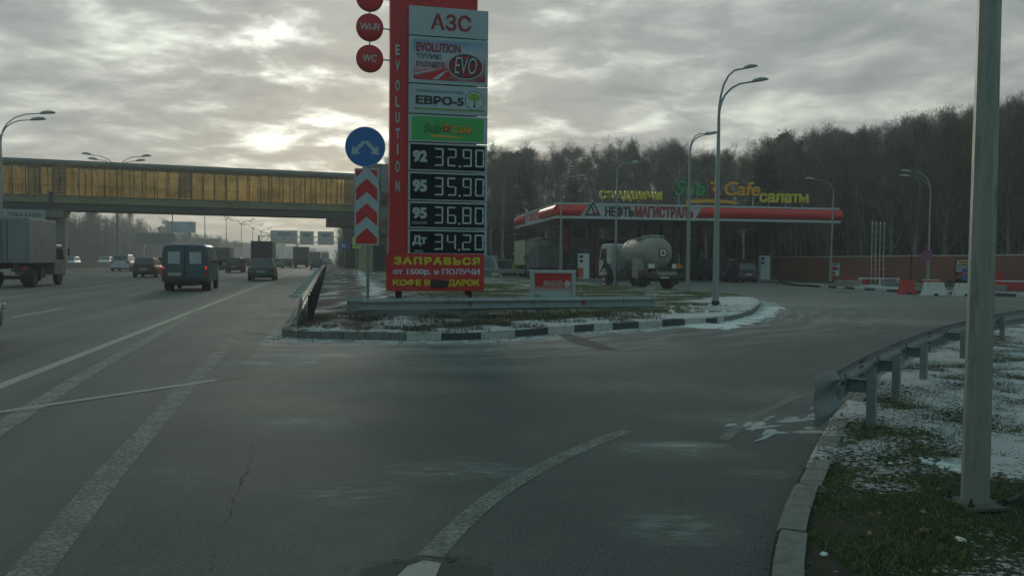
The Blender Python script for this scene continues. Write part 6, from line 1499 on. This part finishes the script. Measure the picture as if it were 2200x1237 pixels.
# trucks and cars at the station
beige = mk('beige_box', (.40, .37, .29), .6, 0, .08, 1, dirt=.4, dcol=(.12, .11, .09))
q = on(1140, 74); box_truck('tall beige box truck with a yellow cab parked left of the canopy', q+Vector((0, 2, 0)), R(10)+math.pi*.0, 7.5, 2.4, 3.35, beige, mk('yellow_cab', (.36, .26, .05), .5), floor=1.1, group='trucks parked at the station')
q = on(1170, 66); box_truck('box truck with a dark rear parked behind the entrance sign', q+Vector((0, 3, 0)), R(8), 6.5, 2.05, 2.75, M['boxd'], mk('cab_plain', (.12, .12, .12), .5), floor=.95, group='trucks parked at the station')
car('dark purple-blue hatchback parked nose-in under the canopy right of the rack', 'car', on(1606, 61.5)+Vector((0, 2, 0)), R(3), 'hatch', car_paint('purple', (.035, .028, .06), .2), group='cars at the station')
car('black saloon seen from the side behind the tanker tail', 'car', on(1492, 69), R(-62), 'sedan', car_paint('black', (.012, .013, .014), .15), group='cars at the station')

# ------------------------------------------------------------------ tanker
tp = gr(1419, 621); TA = R(19); T = thing('tank_truck', 'beige tank truck with a red diamond placard on its rear, standing before the fuel station', 'tank truck', tp, TA)
mt = M['tank']; TL, TR, TZ = 3.7, .86, 2.02
pr = [(0, .02), (.02, .35), (.09, .62), (.22, .80), (.36, TR)]; prof = pr+[(TL-a, r_) for a, r_ in reversed(pr)]
tk = MB().lathe((0, -.05, TZ), (0, 1, 0), prof, 40).build('tank', mt, T, smooth=50)
for y in (.33, 1.6, 2.9): MB().lathe((0, y-.03, TZ), (0, 1, 0), [(0, TR+.002), (.002, TR+.016), (.05, TR+.016), (.052, TR+.002)], 40).build('tank_band', mk('tank_band', (.22, .21, .18), .6) if y < 1 else mt, tk, smooth=50)
MB().lathe((.08, -.045, TZ+.02), (0, -1, 0), [(0, .27), (.03, .27)], 28).build('placard', M['signk'], T); MB().lathe((.08, -.077, TZ+.02), (0, -1, 0), [(0, .21), (.008, .21)], 28).build('placard_disc', M['white'], T)
MB().poly([(.08, TZ+.16), (.22, TZ+.02), (.08, TZ-.12), (-.06, TZ+.02)], -.095, -.087).build('placard_diamond', M['redd'], T)
for k in range(4): x = -.33+.22*k; MB().tube([(x, .35, TZ+TR-.08), (x+.02, .42, TZ+TR+.14), (x+.02, .95, TZ+TR+.14), (x, 1.05, TZ+TR-.08)], .022, 6).build('top_rail', M['greyl'], T)
MB().bb(-.5, .5, 1.4, 2.3, TZ+TR-.06, TZ+TR+.05).build('walkway', M['galv'], T); MB().lathe((0, 1.9, TZ+TR+.05), (0, 0, 1), [(0, .22), (.12, .22), (.14, .18)], 16).build('hatch', mt, T)
MB().tube([(-.8, .9, TZ+.55), (-1.02, .6, TZ+.58)], .02, 6).build('side_hook', M['dark'], T)
cb_ = mk('cabinet_beige', (.25, .25, .21), .55, 0, .08, 2, dirt=.35)
MB().polyx([(.5, .62), (1.25, .62), (1.25, 1.72), (.95, 1.72), (.5, 1.45)], -1.18, -.72).build('side_cabinet', cb_, T, bevel=.02); MB().bb(-1.19, -1.181, .62, 1.15, .72, 1.35).build('cabinet_door', cb_, T)
mch = mk('chassis_grime', (.05, .05, .045), .8, 0, .3, 3, dirt=.5, dcol=(.09, .085, .07))
MB().bb(-.5, -.3, -.3, 6.0, .72, 1.05).bb(.3, .5, -.3, 6.0, .72, 1.05).build('chassis', mch, T); MB().bb(-.6, .6, .3, 3.4, 1.05, 1.28).build('cradle', mch, T)
MB().bb(-1.15, 1.15, -.42, -.28, .62, .92).build('bumper', mch, T, bevel=.02); MB().bb(-.45, .75, -.45, -.421, .80, .98).build('bumper_plate', cb_, T)
MB().box((0, -.455, .66), (.52, .02, .11)).build('number_plate', M['plate'], T)
MB().bb(-.75, .05, -.36, -.28, .94, .985).bb(-1.1, -1.06, -.36, -.30, .9, 1.5).bb(-.42, -.38, -.33, -.28, .92, 1.62).build('rear_frame', M['galv'], T)
MB().bb(-.42, .62, -.26, -.12, .98, 1.22).build('valve_box', M['dark'], T)
for x0, x1, mm, nm in ((-.98, -.58, M['white'], 'lamp_board'), (.52, .76, M['white'], 'lamp_board'), (.77, 1.13, M['orangel'], 'orange_plate')): MB().bb(x0, x1, -.37, -.33, 1.18, 1.42).build(nm, mm, T)
for s in (-1, 1):
    wheel(T, s*1.12, .75, .50, .50, s); wheel(T, s*1.08, 4.85, .50, .28, s)
    MB().lathe((s*1.14-s*.5*(1), .75, .50), (s, 0, 0), [(0, .56), (.5, .56)], 20).build('fender_ring', mch, T) if False else None
    mb = MB(); secs = []
    arc = [(.75+.60*math.cos(R(a)), .52+.60*math.sin(R(a))) for a in range(10, 171, 20)]
    mb.strip([(s*.62, y, z) for y, z in arc], [(s*1.18, y, z) for y, z in arc]); mb.build('fender', mch, T, smooth=60).modifiers.new('s', 'SOLIDIFY').thickness = .03
    MB().bb(s*.9-.25, s*.9+.25, .02, .05, .25, .75).build('mud_flap', M['rubber'], T)
    MB().bb(min(s*.65, s*1.05), max(s*.65, s*1.05), 2.1, 3.4, .5, .95).build('side_tank', mch, T, bevel=.05)
MB().bb(-.6, .6, .68, .82, .42, .58).build('axle', mch, T)
cabm = mk('cab_white', (.42, .44, .42), .45, 0, .05, 1.2, dirt=.3, dcol=(.2, .19, .16))
c_ = MB().polyx([(4.1, .75), (5.75, .62), (5.8, 1.4), (5.72, 1.75), (5.45, 2.52), (5.2, 2.60), (4.2, 2.60), (4.1, 2.5)], -1.14, 1.14).build('cab', cabm, T, bevel=.09)
for s in (-1, 1):
    d = MB().polyx([(4.55, 1.0), (5.6, 1.0), (5.62, 1.55), (5.35, 2.40), (4.55, 2.40)], s*1.14-.01, s*1.14+.015).build('door', cabm, c_, bevel=.01); MB().polyx([(4.65, 1.62), (5.5, 1.62), (5.30, 2.30), (4.65, 2.30)], s*1.156-.005, s*1.156+.008).build('window', M['glass'], d)
    MB().box((s*1.38, 5.75, 2.0), (.07, .18, .5)).build('mirror', M['dark'], c_)
MB().add([(-1.0, 5.74, 1.78), (1.0, 5.74, 1.78), (.97, 5.49, 2.44), (-.97, 5.49, 2.44)], [(0, 1, 2, 3)]).build('windscreen', M['glass'], c_).modifiers.new('s', 'SOLIDIFY').thickness = .04
MB().bb(-.9, .9, 4.094, 4.099, 1.7, 2.3).build('rear_panel', cabm, c_)
# striped post by the cab
q = gr(1297, 617); t = thing('bollard', 'red post with white bands beside the bending person', 'bollard', q)
MB().cyl((0, 0, 0), (0, 0, .68), .075, n=14).build('post', M['plasr'], t, smooth=40)
for z in (.16, .42): MB().lathe((0, 0, z), (0, 0, 1), [(0, .078), (.1, .078)], 14).build('white_band', M['white'], t)

# ------------------------------------------------------------------ person bending at the tanker cab
def person(label, pos, yaw, J, parent_col=None):
    """J: joints name -> (x, y, z, radius); chains joined into one skinned body"""
    me = bpy.data.meshes.new('person'); names = list(J['pts']); vs = [J['pts'][n][:3] for n in names]; es = [(names.index(a), names.index(b)) for a, b in J['ed']]
    me.from_pydata(vs, es, []); o = bpy.data.objects.new('person', me); COL.objects.link(o)
    sk = o.modifiers.new('skin', 'SKIN'); 
    if not me.skin_vertices: 
        bm = bmesh.new(); bm.from_mesh(me); bm.verts.layers.skin.verify(); bm.to_mesh(me); bm.free()
    for i, n in enumerate(names):
        r = J['pts'][n][3]; me.skin_vertices[0].data[i].radius = (r, r) if isinstance(r, float) else r
    me.skin_vertices[0].data[names.index('pelvis')].use_root = True
    sb = o.modifiers.new('sub', 'SUBSURF'); sb.levels = 1; sb.render_levels = 1
    me.materials.append(M['cloth']); o.location = pos; o.rotation_euler = (0, 0, yaw)
    tag(o, label, 'person'); return o
pts = dict(pelvis=(0, 0, .93, .165), waist=(0, .10, 1.08, .15), chest=(0, .24, 1.24, .185), upper=(0, .33, 1.35, .15), neck=(0, .41, 1.43, .065), head=(0, .47, 1.52, .10), crown=(0, .50, 1.63, .075),
 hl=(-.10, 0, .88, .115), kl=(-.12, .06, .50, .075), al=(-.12, -.02, .09, .050), fl=(-.13, .13, .04, .042), hr=(.10, 0, .88, .115), kr=(.13, .10, .50, .075), ar=(.14, .02, .09, .050), fr=(.15, .17, .04, .042),
 sl=(-.20, .31, 1.33, .075), el=(-.25, .42, 1.08, .052), wl=(-.18, .60, .95, .036), sr=(.20, .31, 1.33, .075), er=(.26, .44, 1.08, .052), wr=(.16, .62, .97, .036))
ed = [('pelvis', 'waist'), ('waist', 'chest'), ('chest', 'upper'), ('upper', 'neck'), ('neck', 'head'), ('head', 'crown'), ('pelvis', 'hl'), ('hl', 'kl'), ('kl', 'al'), ('al', 'fl'), ('pelvis', 'hr'), ('hr', 'kr'), ('kr', 'ar'), ('ar', 'fr'), ('upper', 'sl'), ('sl', 'el'), ('el', 'wl'), ('upper', 'sr'), ('sr', 'er'), ('er', 'wr')]
for s, w in ((-1, 'wl'), (1, 'wr')):
    x, y, z, _ = pts[w]; pts['p'+w] = (x-s*.01, y+.07, z-.02, .026); ed.append((w, 'p'+w))
    for k in range(4): pts[f'{w}{k}'] = (x-s*.035+s*.022*k, y+.13-.01*abs(k-1.5), z-.04, .009); pts[f'{w}{k}t'] = (x-s*.035+s*.022*k, y+.15, z-.085, .008); ed += [('p'+w, f'{w}{k}'), (f'{w}{k}', f'{w}{k}t')]
    pts[w+'th'] = (x-s*.05, y+.08, z-.03, .010); pts[w+'tt'] = (x-s*.055, y+.115, z-.06, .009); ed += [('p'+w, w+'th'), (w+'th', w+'tt')]
pg = gr(1310, 619)
pe = person('person in dark clothes bending forward at the side of the white tanker cab', pg, R(32), dict(pts=pts, ed=ed))
MB().lathe((0, .475, 1.56), (0, .25, 1), [(-.02, .108), (.05, .112), (.10, .085), (.125, .03)], 14).build('hat', M['dark'], pe, smooth=60)
mb = MB(); mb.lathe((0, .52, 1.50), (0, 1, -.1), [(.0, .082), (.05, .066), (.062, .03)], 12); mb.build('face', M['skin'], pe, smooth=60)
MB().tube([(0, .57, 1.52), (0, .605, 1.495)], [.012, .018], 6).build('nose', M['skin'], pe)

# ------------------------------------------------------------------ trees
def grow(seed, H, kind):
    """returns (trunk+limbs MB, twig MB)"""
    rnd = random.Random(seed); T_, C_ = MB(), MB(); segs = 9
    lean = Vector((rnd.uniform(-.06, .06), rnd.uniform(-.06, .06), 0)); pts = []; rr = []; r0 = H*(.011 if kind in ('birch', 'slim') else .015)
    for i in range(segs+1):
        t = i/segs; pts.append(Vector((lean.x*H*t+.012*H*math.sin(t*5+seed)*t, lean.y*H*t+.01*H*math.cos(t*4+seed)*t, H*t*.97))); rr.append(max(.012, r0*(1-t)**.8+.008))
    T_.tube(pts, rr, 7)
    def P(t): f = t*segs; i = min(segs-1, int(f)); return pts[i].lerp(pts[i+1], f-i)
    def twig(p, d, l, w):
        s = d.cross(Vector((rnd.uniform(-1, 1), rnd.uniform(-1, 1), rnd.uniform(-1, 1)))).normalized()*w; q = p+d*l*.55+Vector((0, 0, rnd.uniform(-.05, .08)))*l; e_ = q+(d+Vector((rnd.uniform(-.4, .4), rnd.uniform(-.4, .4), rnd.uniform(-.1, .5)))).normalized()*l*.5
        n_ = len(C_.v); C_.v += [tuple(p-s), tuple(p+s), tuple(q+s*.6), tuple(q-s*.6), tuple(e_)]; C_.f += [(n_, n_+1, n_+2, n_+3), (n_+3, n_+2, n_+4)]; C_.m += [0, 0]; return q, e_
    def branch(p, d, l, r, depth):
        k = 4; q = p; pl = [p]; dd = d.copy()
        for i in range(k):
            up = .16 if kind != 'birch' else (.06 if i < 2 else -.10)
            dd = (dd+Vector((rnd.uniform(-.22, .22), rnd.uniform(-.22, .22), rnd.uniform(-.10, .20)+up))).normalized(); q = q+dd*l/k; pl.append(q)
        (T_ if depth == 0 else C_).tube(pl, [r*(1-.8*i/k) for i in range(k+1)], 4 if depth == 0 else 3, False)
        if depth < 2:
            nb = 6 if depth == 0 else 4
            for i in range(nb):
                t = .22+.76*rnd.random(); f = t*k; j = min(k-1, int(f)); s = pl[j].lerp(pl[j+1], f-j)
                a = rnd.uniform(0, 6.28); o2 = dd.orthogonal().normalized(); o3 = dd.cross(o2); side = (o2*math.cos(a)+o3*math.sin(a))
                branch(s, (dd*.75+side*.75+Vector((0, 0, .12))).normalized(), l*rnd.uniform(.38, .60), r*.42, depth+1)
        nt_ = 6 if depth == 2 else 5
        for i in range(nt_):
            t = rnd.uniform(.25, 1); f = t*k; j = min(k-1, int(f)); s = pl[j].lerp(pl[j+1], f-j)
            v = (dd+Vector((rnd.uniform(-1, 1), rnd.uniform(-1, 1), rnd.uniform(-.5, .9)))).normalized()
            if kind == 'birch': v = (v+Vector((0, 0, -.35))).normalized()
            q2, e2 = twig(s, v, rnd.uniform(.35, .95), .009)
            for _ in range(2): twig(q2, (v+Vector((rnd.uniform(-1, 1), rnd.uniform(-1, 1), rnd.uniform(-.6, .6)))).normalized(), rnd.uniform(.25, .6), .007)
            if kind == 'leafy':
                for _ in range(2):
                    c = s.lerp(e2, rnd.random()); a = rnd.uniform(0, 6.28); b2 = rnd.uniform(.035, .07); n_ = len(C_.v); u_ = Vector((math.cos(a), math.sin(a), rnd.uniform(-.6, .6)))*b2; w_ = u_.orthogonal().normalized()*b2*.7
                    C_.v += [tuple(c-u_), tuple(c+w_), tuple(c+u_), tuple(c-w_)]; C_.f.append((n_, n_+1, n_+2, n_+3)); C_.m.append(1)
    nb = {'birch': 24, 'bare': 22, 'leafy': 22, 'slim': 20}[kind]; lo = {'birch': .32, 'bare': .20, 'leafy': .14, 'slim': .45}[kind]
    for i in range(nb):
        t = lo+(1-lo)*(i+rnd.random())/nb*.97; a = i*2.4+rnd.uniform(-.5, .5); el = rnd.uniform(.6, 1.3)+(t*1.2); 
        env = math.sin(math.pi*min(1, (t-lo)/(1-lo)*.85+.15))**.7
        d = Vector((math.cos(a), math.sin(a), el)).normalized(); branch(P(t), d, H*.27*env*rnd.uniform(.55, 1.25)*(1 if kind != 'slim' else .65), rr[min(segs, int(t*segs))]*.45, 0)
    return T_, C_
def conifer(seed, H, kind):
    rnd = random.Random(seed); T_, C_ = MB(), MB(); T_.tube([(0, 0, 0), (.1, .05, H*.5), (0, 0, H)], [H*.013, H*.009, .02], 7)
    if kind == 'spruce':
        z = H*.10
        while z < H*.985:
            R_ = (H-z)*.235+.15; n = 9
            for k in range(n):
                a = rnd.uniform(0, 6.28); l = R_*rnd.uniform(.75, 1.1); d = Vector((math.cos(a), math.sin(a), -.18)); s = Vector((-math.sin(a), math.cos(a), 0))
                m2 = int(5+l*5)
                for j in range(m2):
                    t = (j+.5)/m2; c = Vector((0, 0, z))+d*l*t+Vector((0, 0, .14*l*t*t)); w = (.12+.42*(1-t))*rnd.uniform(.7, 1.2)*min(1, l/1.6)+.05
                    for sg in (-1, 1):
                        n_ = len(C_.v); e_ = c+s*sg*w+d*w*.55+Vector((0, 0, rnd.uniform(-.16, .02))); C_.v += [tuple(c), tuple(c+d*.16+Vector((0, 0, .02))), tuple(e_)]; C_.f.append((n_, n_+1, n_+2)); C_.m.append(0)
            z += H*.022+.05
    else:
        for k in range(26):
            t = .50+.5*rnd.random(); a = rnd.uniform(0, 6.28); l = H*.16*(1.25-t)*rnd.uniform(.7, 1.3)*1.6; d = Vector((math.cos(a), math.sin(a), rnd.uniform(.1, .6))).normalized(); p = Vector((0, 0, H*t)); q = p+d*l
            T_.tube([p, p.lerp(q, .5)+Vector((0, 0, -.1)), q], [.06, .04, .02], 4, False)
            for j in range(5):
                c = p.lerp(q, rnd.uniform(.45, 1.08)); R_ = rnd.uniform(.45, .9)
                for _ in range(46):
                    v = Vector((rnd.gauss(0, 1), rnd.gauss(0, 1), rnd.gauss(0, .6))).normalized(); b2 = c+v*R_*rnd.uniform(.3, 1)*Vector((1, 1, .6)).length/1.5; w_ = v.orthogonal().normalized()*.05; n_ = len(C_.v)
                    C_.v += [tuple(b2-w_), tuple(b2+w_), tuple(b2+v*.28)]; C_.f.append((n_, n_+1, n_+2)); C_.m.append(0)
    return T_, C_
bark = mk('grey_bark', (.19, .17, .14), .9, 0, .3, 2, dirt=.3, dcol=(.045, .05, .035)); bbark = mk('birch_bark', (.52, .51, .47), .8, 0, .2, 1.2, dirt=.5, dcol=(.05, .045, .04), stretch=(1, 1, 3)); tw1 = mk('twigs_brown', (.23, .18, .14), .9, 0, .3, .5); tw2 = mk('twigs_grey', (.18, .17, .15), .9, 0, .3, .5); leafb = mk('dead_leaves', (.17, .085, .035), .8, 0, .35, 1)
ndl = mk('spruce_needles', (.030, .048, .026), .8, 0, .35, .8); pnd = mk('pine_needles', (.045, .065, .032), .8, 0, .35, .8); pbk = mk('pine_bark', (.14, .075, .04), .9, 0, .3, 1)
PROT = {}
def proto(key, nm, label, cat, T_, C_, tm, cm):
    PROT[key] = (nm, label, cat, T_.mesh('trunk', tm, 60), C_.mesh('crown', cm))
for i, (k, s) in enumerate((('birch', 3), ('birch', 12), ('bare', 5), ('bare', 21), ('bare', 34), ('slim', 8), ('leafy', 9), ('leafy', 17))):
    T_, C_ = grow(s, 16, k)
    nm = dict(birch='birch_tree', bare='bare_tree', slim='bare_tree', leafy='oak_tree')[k]; lab = dict(birch='bare birch with a pale trunk in the forest behind the station', bare='bare grey-brown tree in the forest behind the station', slim='bare grey-brown tree in the forest behind the station', leafy='oak with brown dead leaves in the forest behind the station')[k]
    proto((k, i), nm, lab, 'tree', T_, C_, bbark if k == 'birch' else bark, [tw1 if i % 2 else tw2, leafb])
T_, C_ = conifer(4, 16, 'spruce'); proto(('spruce', 8), 'spruce_tree', 'dark conical spruce standing among the bare trees behind the station', 'tree', T_, C_, bark, ndl)
T_, C_ = conifer(6, 16, 'pine'); proto(('pine', 9), 'pine_tree', 'pine with a high ragged crown among the bare trees behind the station', 'tree', T_, C_, pbk, pnd)
T_, C_ = conifer(16, 16, 'pine'); proto(('pine', 10), 'pine_tree', 'pine with a high ragged crown among the bare trees behind the station', 'tree', T_, C_, pbk, pnd)
NT = 0
def plant(key, pos, h, grp, label=None):
    global NT
    nm, lab, cat, tm, cm = PROT[key]; NT += 1
    o = thing(nm, label or lab, cat, pos, random.uniform(0, 6.28), grp); s = h/16; o.scale = (s*random.uniform(.9, 1.15), s*random.uniform(.9, 1.15), s)
    for n_, m_ in (('trunk', tm), ('crown', cm)): c = bpy.data.objects.new(n_, m_); COL.objects.link(c); c.parent = o
    return o
keys = list(PROT)
def lerp_tab(tab, x):
    if x <= tab[0][0]: return tab[0][1]
    for (a, va), (b2, vb) in zip(tab, tab[1:]):
        if x <= b2: return va+(vb-va)*(x-a)/(b2-a)
    return tab[-1][1]
TOP = [(740, 470), (780, 400), (850, 350), (1000, 330), (1060, 322), (1150, 318), (1200, 322), (1290, 345), (1330, 322), (1420, 312), (1500, 335), (1560, 318), (1650, 312), (1750, 300), (1800, 298), (1880, 288), (1960, 270), (2040, 255), (2120, 248), (2200, 240), (2400, 232)]
NEARD = [(740, 125), (1000, 105), (1300, 100), (1600, 92), (1850, 80), (2200, 68), (2400, 64)]
spots = []
for row, (dd, n) in enumerate(((0, 50), (7, 50), (15, 45), (26, 40))):
    for k in range(n):
        px = 730+(1680*(k+random.uniform(.1, .9))/n); D = lerp_tab(NEARD, px)+dd+random.uniform(-2.5, 2.5); spots.append((px, D, row))
for px, D, row in spots:
    yt = lerp_tab(TOP, px)+random.uniform(-4, 40)+(12 if row == 0 and px < 1600 else 0); h = (hor(px)-yt)/FOC*D+EYE
    w = random.random(); 
    if px > 1650: key = random.choice([keys[2], keys[3], keys[4], keys[6], keys[7], keys[6], keys[5], keys[0]])
    elif px < 820: key = random.choice([keys[8], keys[2], keys[9]])
    else: key = keys[8] if w < .12 else keys[9] if w < .17 else keys[10] if w < .2 else random.choice([keys[0], keys[1], keys[0], keys[1], keys[2], keys[3], keys[5], keys[4]])
    q = at(px, 560, D); plant(key, (q.x, q.y, 0), h, 'trees of the forest behind the fuel station')
q = at(1512, 560, 101); plant(keys[8], (q.x, q.y, 0), 15.2, None, 'dark spruce standing out above the canopy, behind the first letters of the cafe name')
for px, yt in ((1665, 300), (1695, 296)): q = at(px, 560, 98); plant(keys[9], (q.x, q.y, 0), (hor(px)-yt)/FOC*98+EYE, 'two ragged pines above the salad letters', 'ragged pine rising above the yellow salad letters')
# the forest beyond the oncoming lanes
for k in range(112):
    s = 60+840*((k+random.random())/112)**1.5; row = k % 3; p = -59-random.uniform(0, 6)-row*9; v = hw(p, s)
    px = 1100+FOC*v.x/v.y
    if px < -120: continue
    h = random.uniform(12.5, 15.5)*(1 if s < 420 else .85)
    plant(random.choice([keys[9], keys[10], keys[8], keys[2], keys[1], keys[4]]), (v.x, v.y, 0), h, 'trees of the forest beyond the oncoming lanes', 'hazy tree in the far forest beyond the oncoming lanes')
# undergrowth fills the foot of both forests
def under(name, pts, mats, n_, hmin, hmax, seed):
    rnd = random.Random(seed); mb_ = MB()
    for _ in range(n_):
        x, y = pts(rnd); h = rnd.uniform(hmin, hmax)
        for j in range(7):
            a = rnd.uniform(0, 6.28); l = h*rnd.uniform(.5, 1); d = Vector((math.cos(a)*.45, math.sin(a)*.45, 1)).normalized(); p = Vector((x+rnd.uniform(-.5, .5), y+rnd.uniform(-.5, .5), 0)); e_ = p+d*l; s = Vector((-math.sin(a), math.cos(a), 0))*.02; k = len(mb_.v)
            mb_.v += [tuple(p-s), tuple(p+s), tuple(e_)]; mb_.f.append((k, k+1, k+2)); mb_.m.append(0)
            for _ in range(5):
                t = rnd.uniform(.3, 1); c = p.lerp(e_, t); v = Vector((rnd.uniform(-1, 1), rnd.uniform(-1, 1), rnd.uniform(-.2, 1))).normalized(); w = v.orthogonal().normalized()*rnd.uniform(.012, .05); k = len(mb_.v)
                mb_.v += [tuple(c-w), tuple(c+w), tuple(c+v*rnd.uniform(.3, .7))]; mb_.f.append((k, k+1, k+2)); mb_.m.append(0)
    return tag(mb_.build(name, mats), kind='stuff')
def fp(rnd):
    px = rnd.uniform(730, 2420); D = lerp_tab(NEARD, px)-2+rnd.random()**.8*34; q = at(px, 560, D); return q.x, q.y
under('undergrowth', fp, mk('undergrowth', (.15, .12, .095), .9, 0, .3, .3), 5200, 1.2, 4.5, 1)
def fp2(rnd): v = hw(-57-rnd.random()*22, 60+800*rnd.random()**1.4); return v.x, v.y
under('undergrowth', fp2, bpy.data.materials['undergrowth'], 2600, 1.5, 6, 2)

# the inside of the forests: a close-set mass of stems and twigs nobody could count
def deep(name, pts, n_, hmin, hmax, seed):
    rnd = random.Random(seed); mb_ = MB()
    for _ in range(n_):
        x, y = pts(rnd); h = rnd.uniform(hmin, hmax); r = rnd.uniform(.08, .19); b0 = Vector((x, y, 0)); tp_ = b0+Vector((rnd.uniform(-.8, .8), rnd.uniform(-.8, .8), h))
        mb_.tube([b0, tp_], [r, r*.3], 4, False)
        for _ in range(78):
            t = .12+.88*rnd.random(); c = b0.lerp(tp_, t); v = Vector((rnd.gauss(0, 1), rnd.gauss(0, 1), abs(rnd.gauss(.5, .5)))).normalized(); l = rnd.uniform(.8, 2.4)*(1.15-t*.6); w = v.orthogonal().normalized()*rnd.uniform(.02, .055); c = c+v*rnd.uniform(0, .8); k = len(mb_.v)
            mb_.v += [tuple(c-w), tuple(c+w), tuple(c+v*l)]; mb_.f.append((k, k+1, k+2)); mb_.m.append(0)
    return tag(mb_.build(name, mk(name+'_wood', (.16, .125, .10) if seed == 5 else (.06, .058, .05), .9, 0, .3, .2)), kind='stuff')
def dp(rnd):
    px = rnd.uniform(735, 2500); D = lerp_tab(NEARD, px)+12+rnd.random()*42; q = at(px, 560, D); return q.x, q.y
deep('deep_forest', dp, 1900, 7, 12.0, 5)
def dp2(rnd): v = hw(-62-rnd.random()*30, 150+850*rnd.random()**1.3); return v.x, v.y
deep('deep_forest', dp2, 3600, 9, 14, 6)

# ------------------------------------------------------------------ hazy air
m = bpy.data.materials.new('haze'); m.use_nodes = True; nt = m.node_tree; nt.nodes.clear(); o_ = nt.nodes.new('ShaderNodeOutputMaterial'); v = nt.nodes.new('ShaderNodeVolumePrincipled')
v.inputs['Color'].default_value = (.86, .90, .92, 1); v.inputs['Density'].default_value = .0014; v.inputs['Anisotropy'].default_value = .35; nt.links.new(v.outputs[0], o_.inputs['Volume'])
hb = MB().bb(-1250, 1250, -200, 1750, -1.1, 22).build('haze', m); tag(hb, kind='stuff')
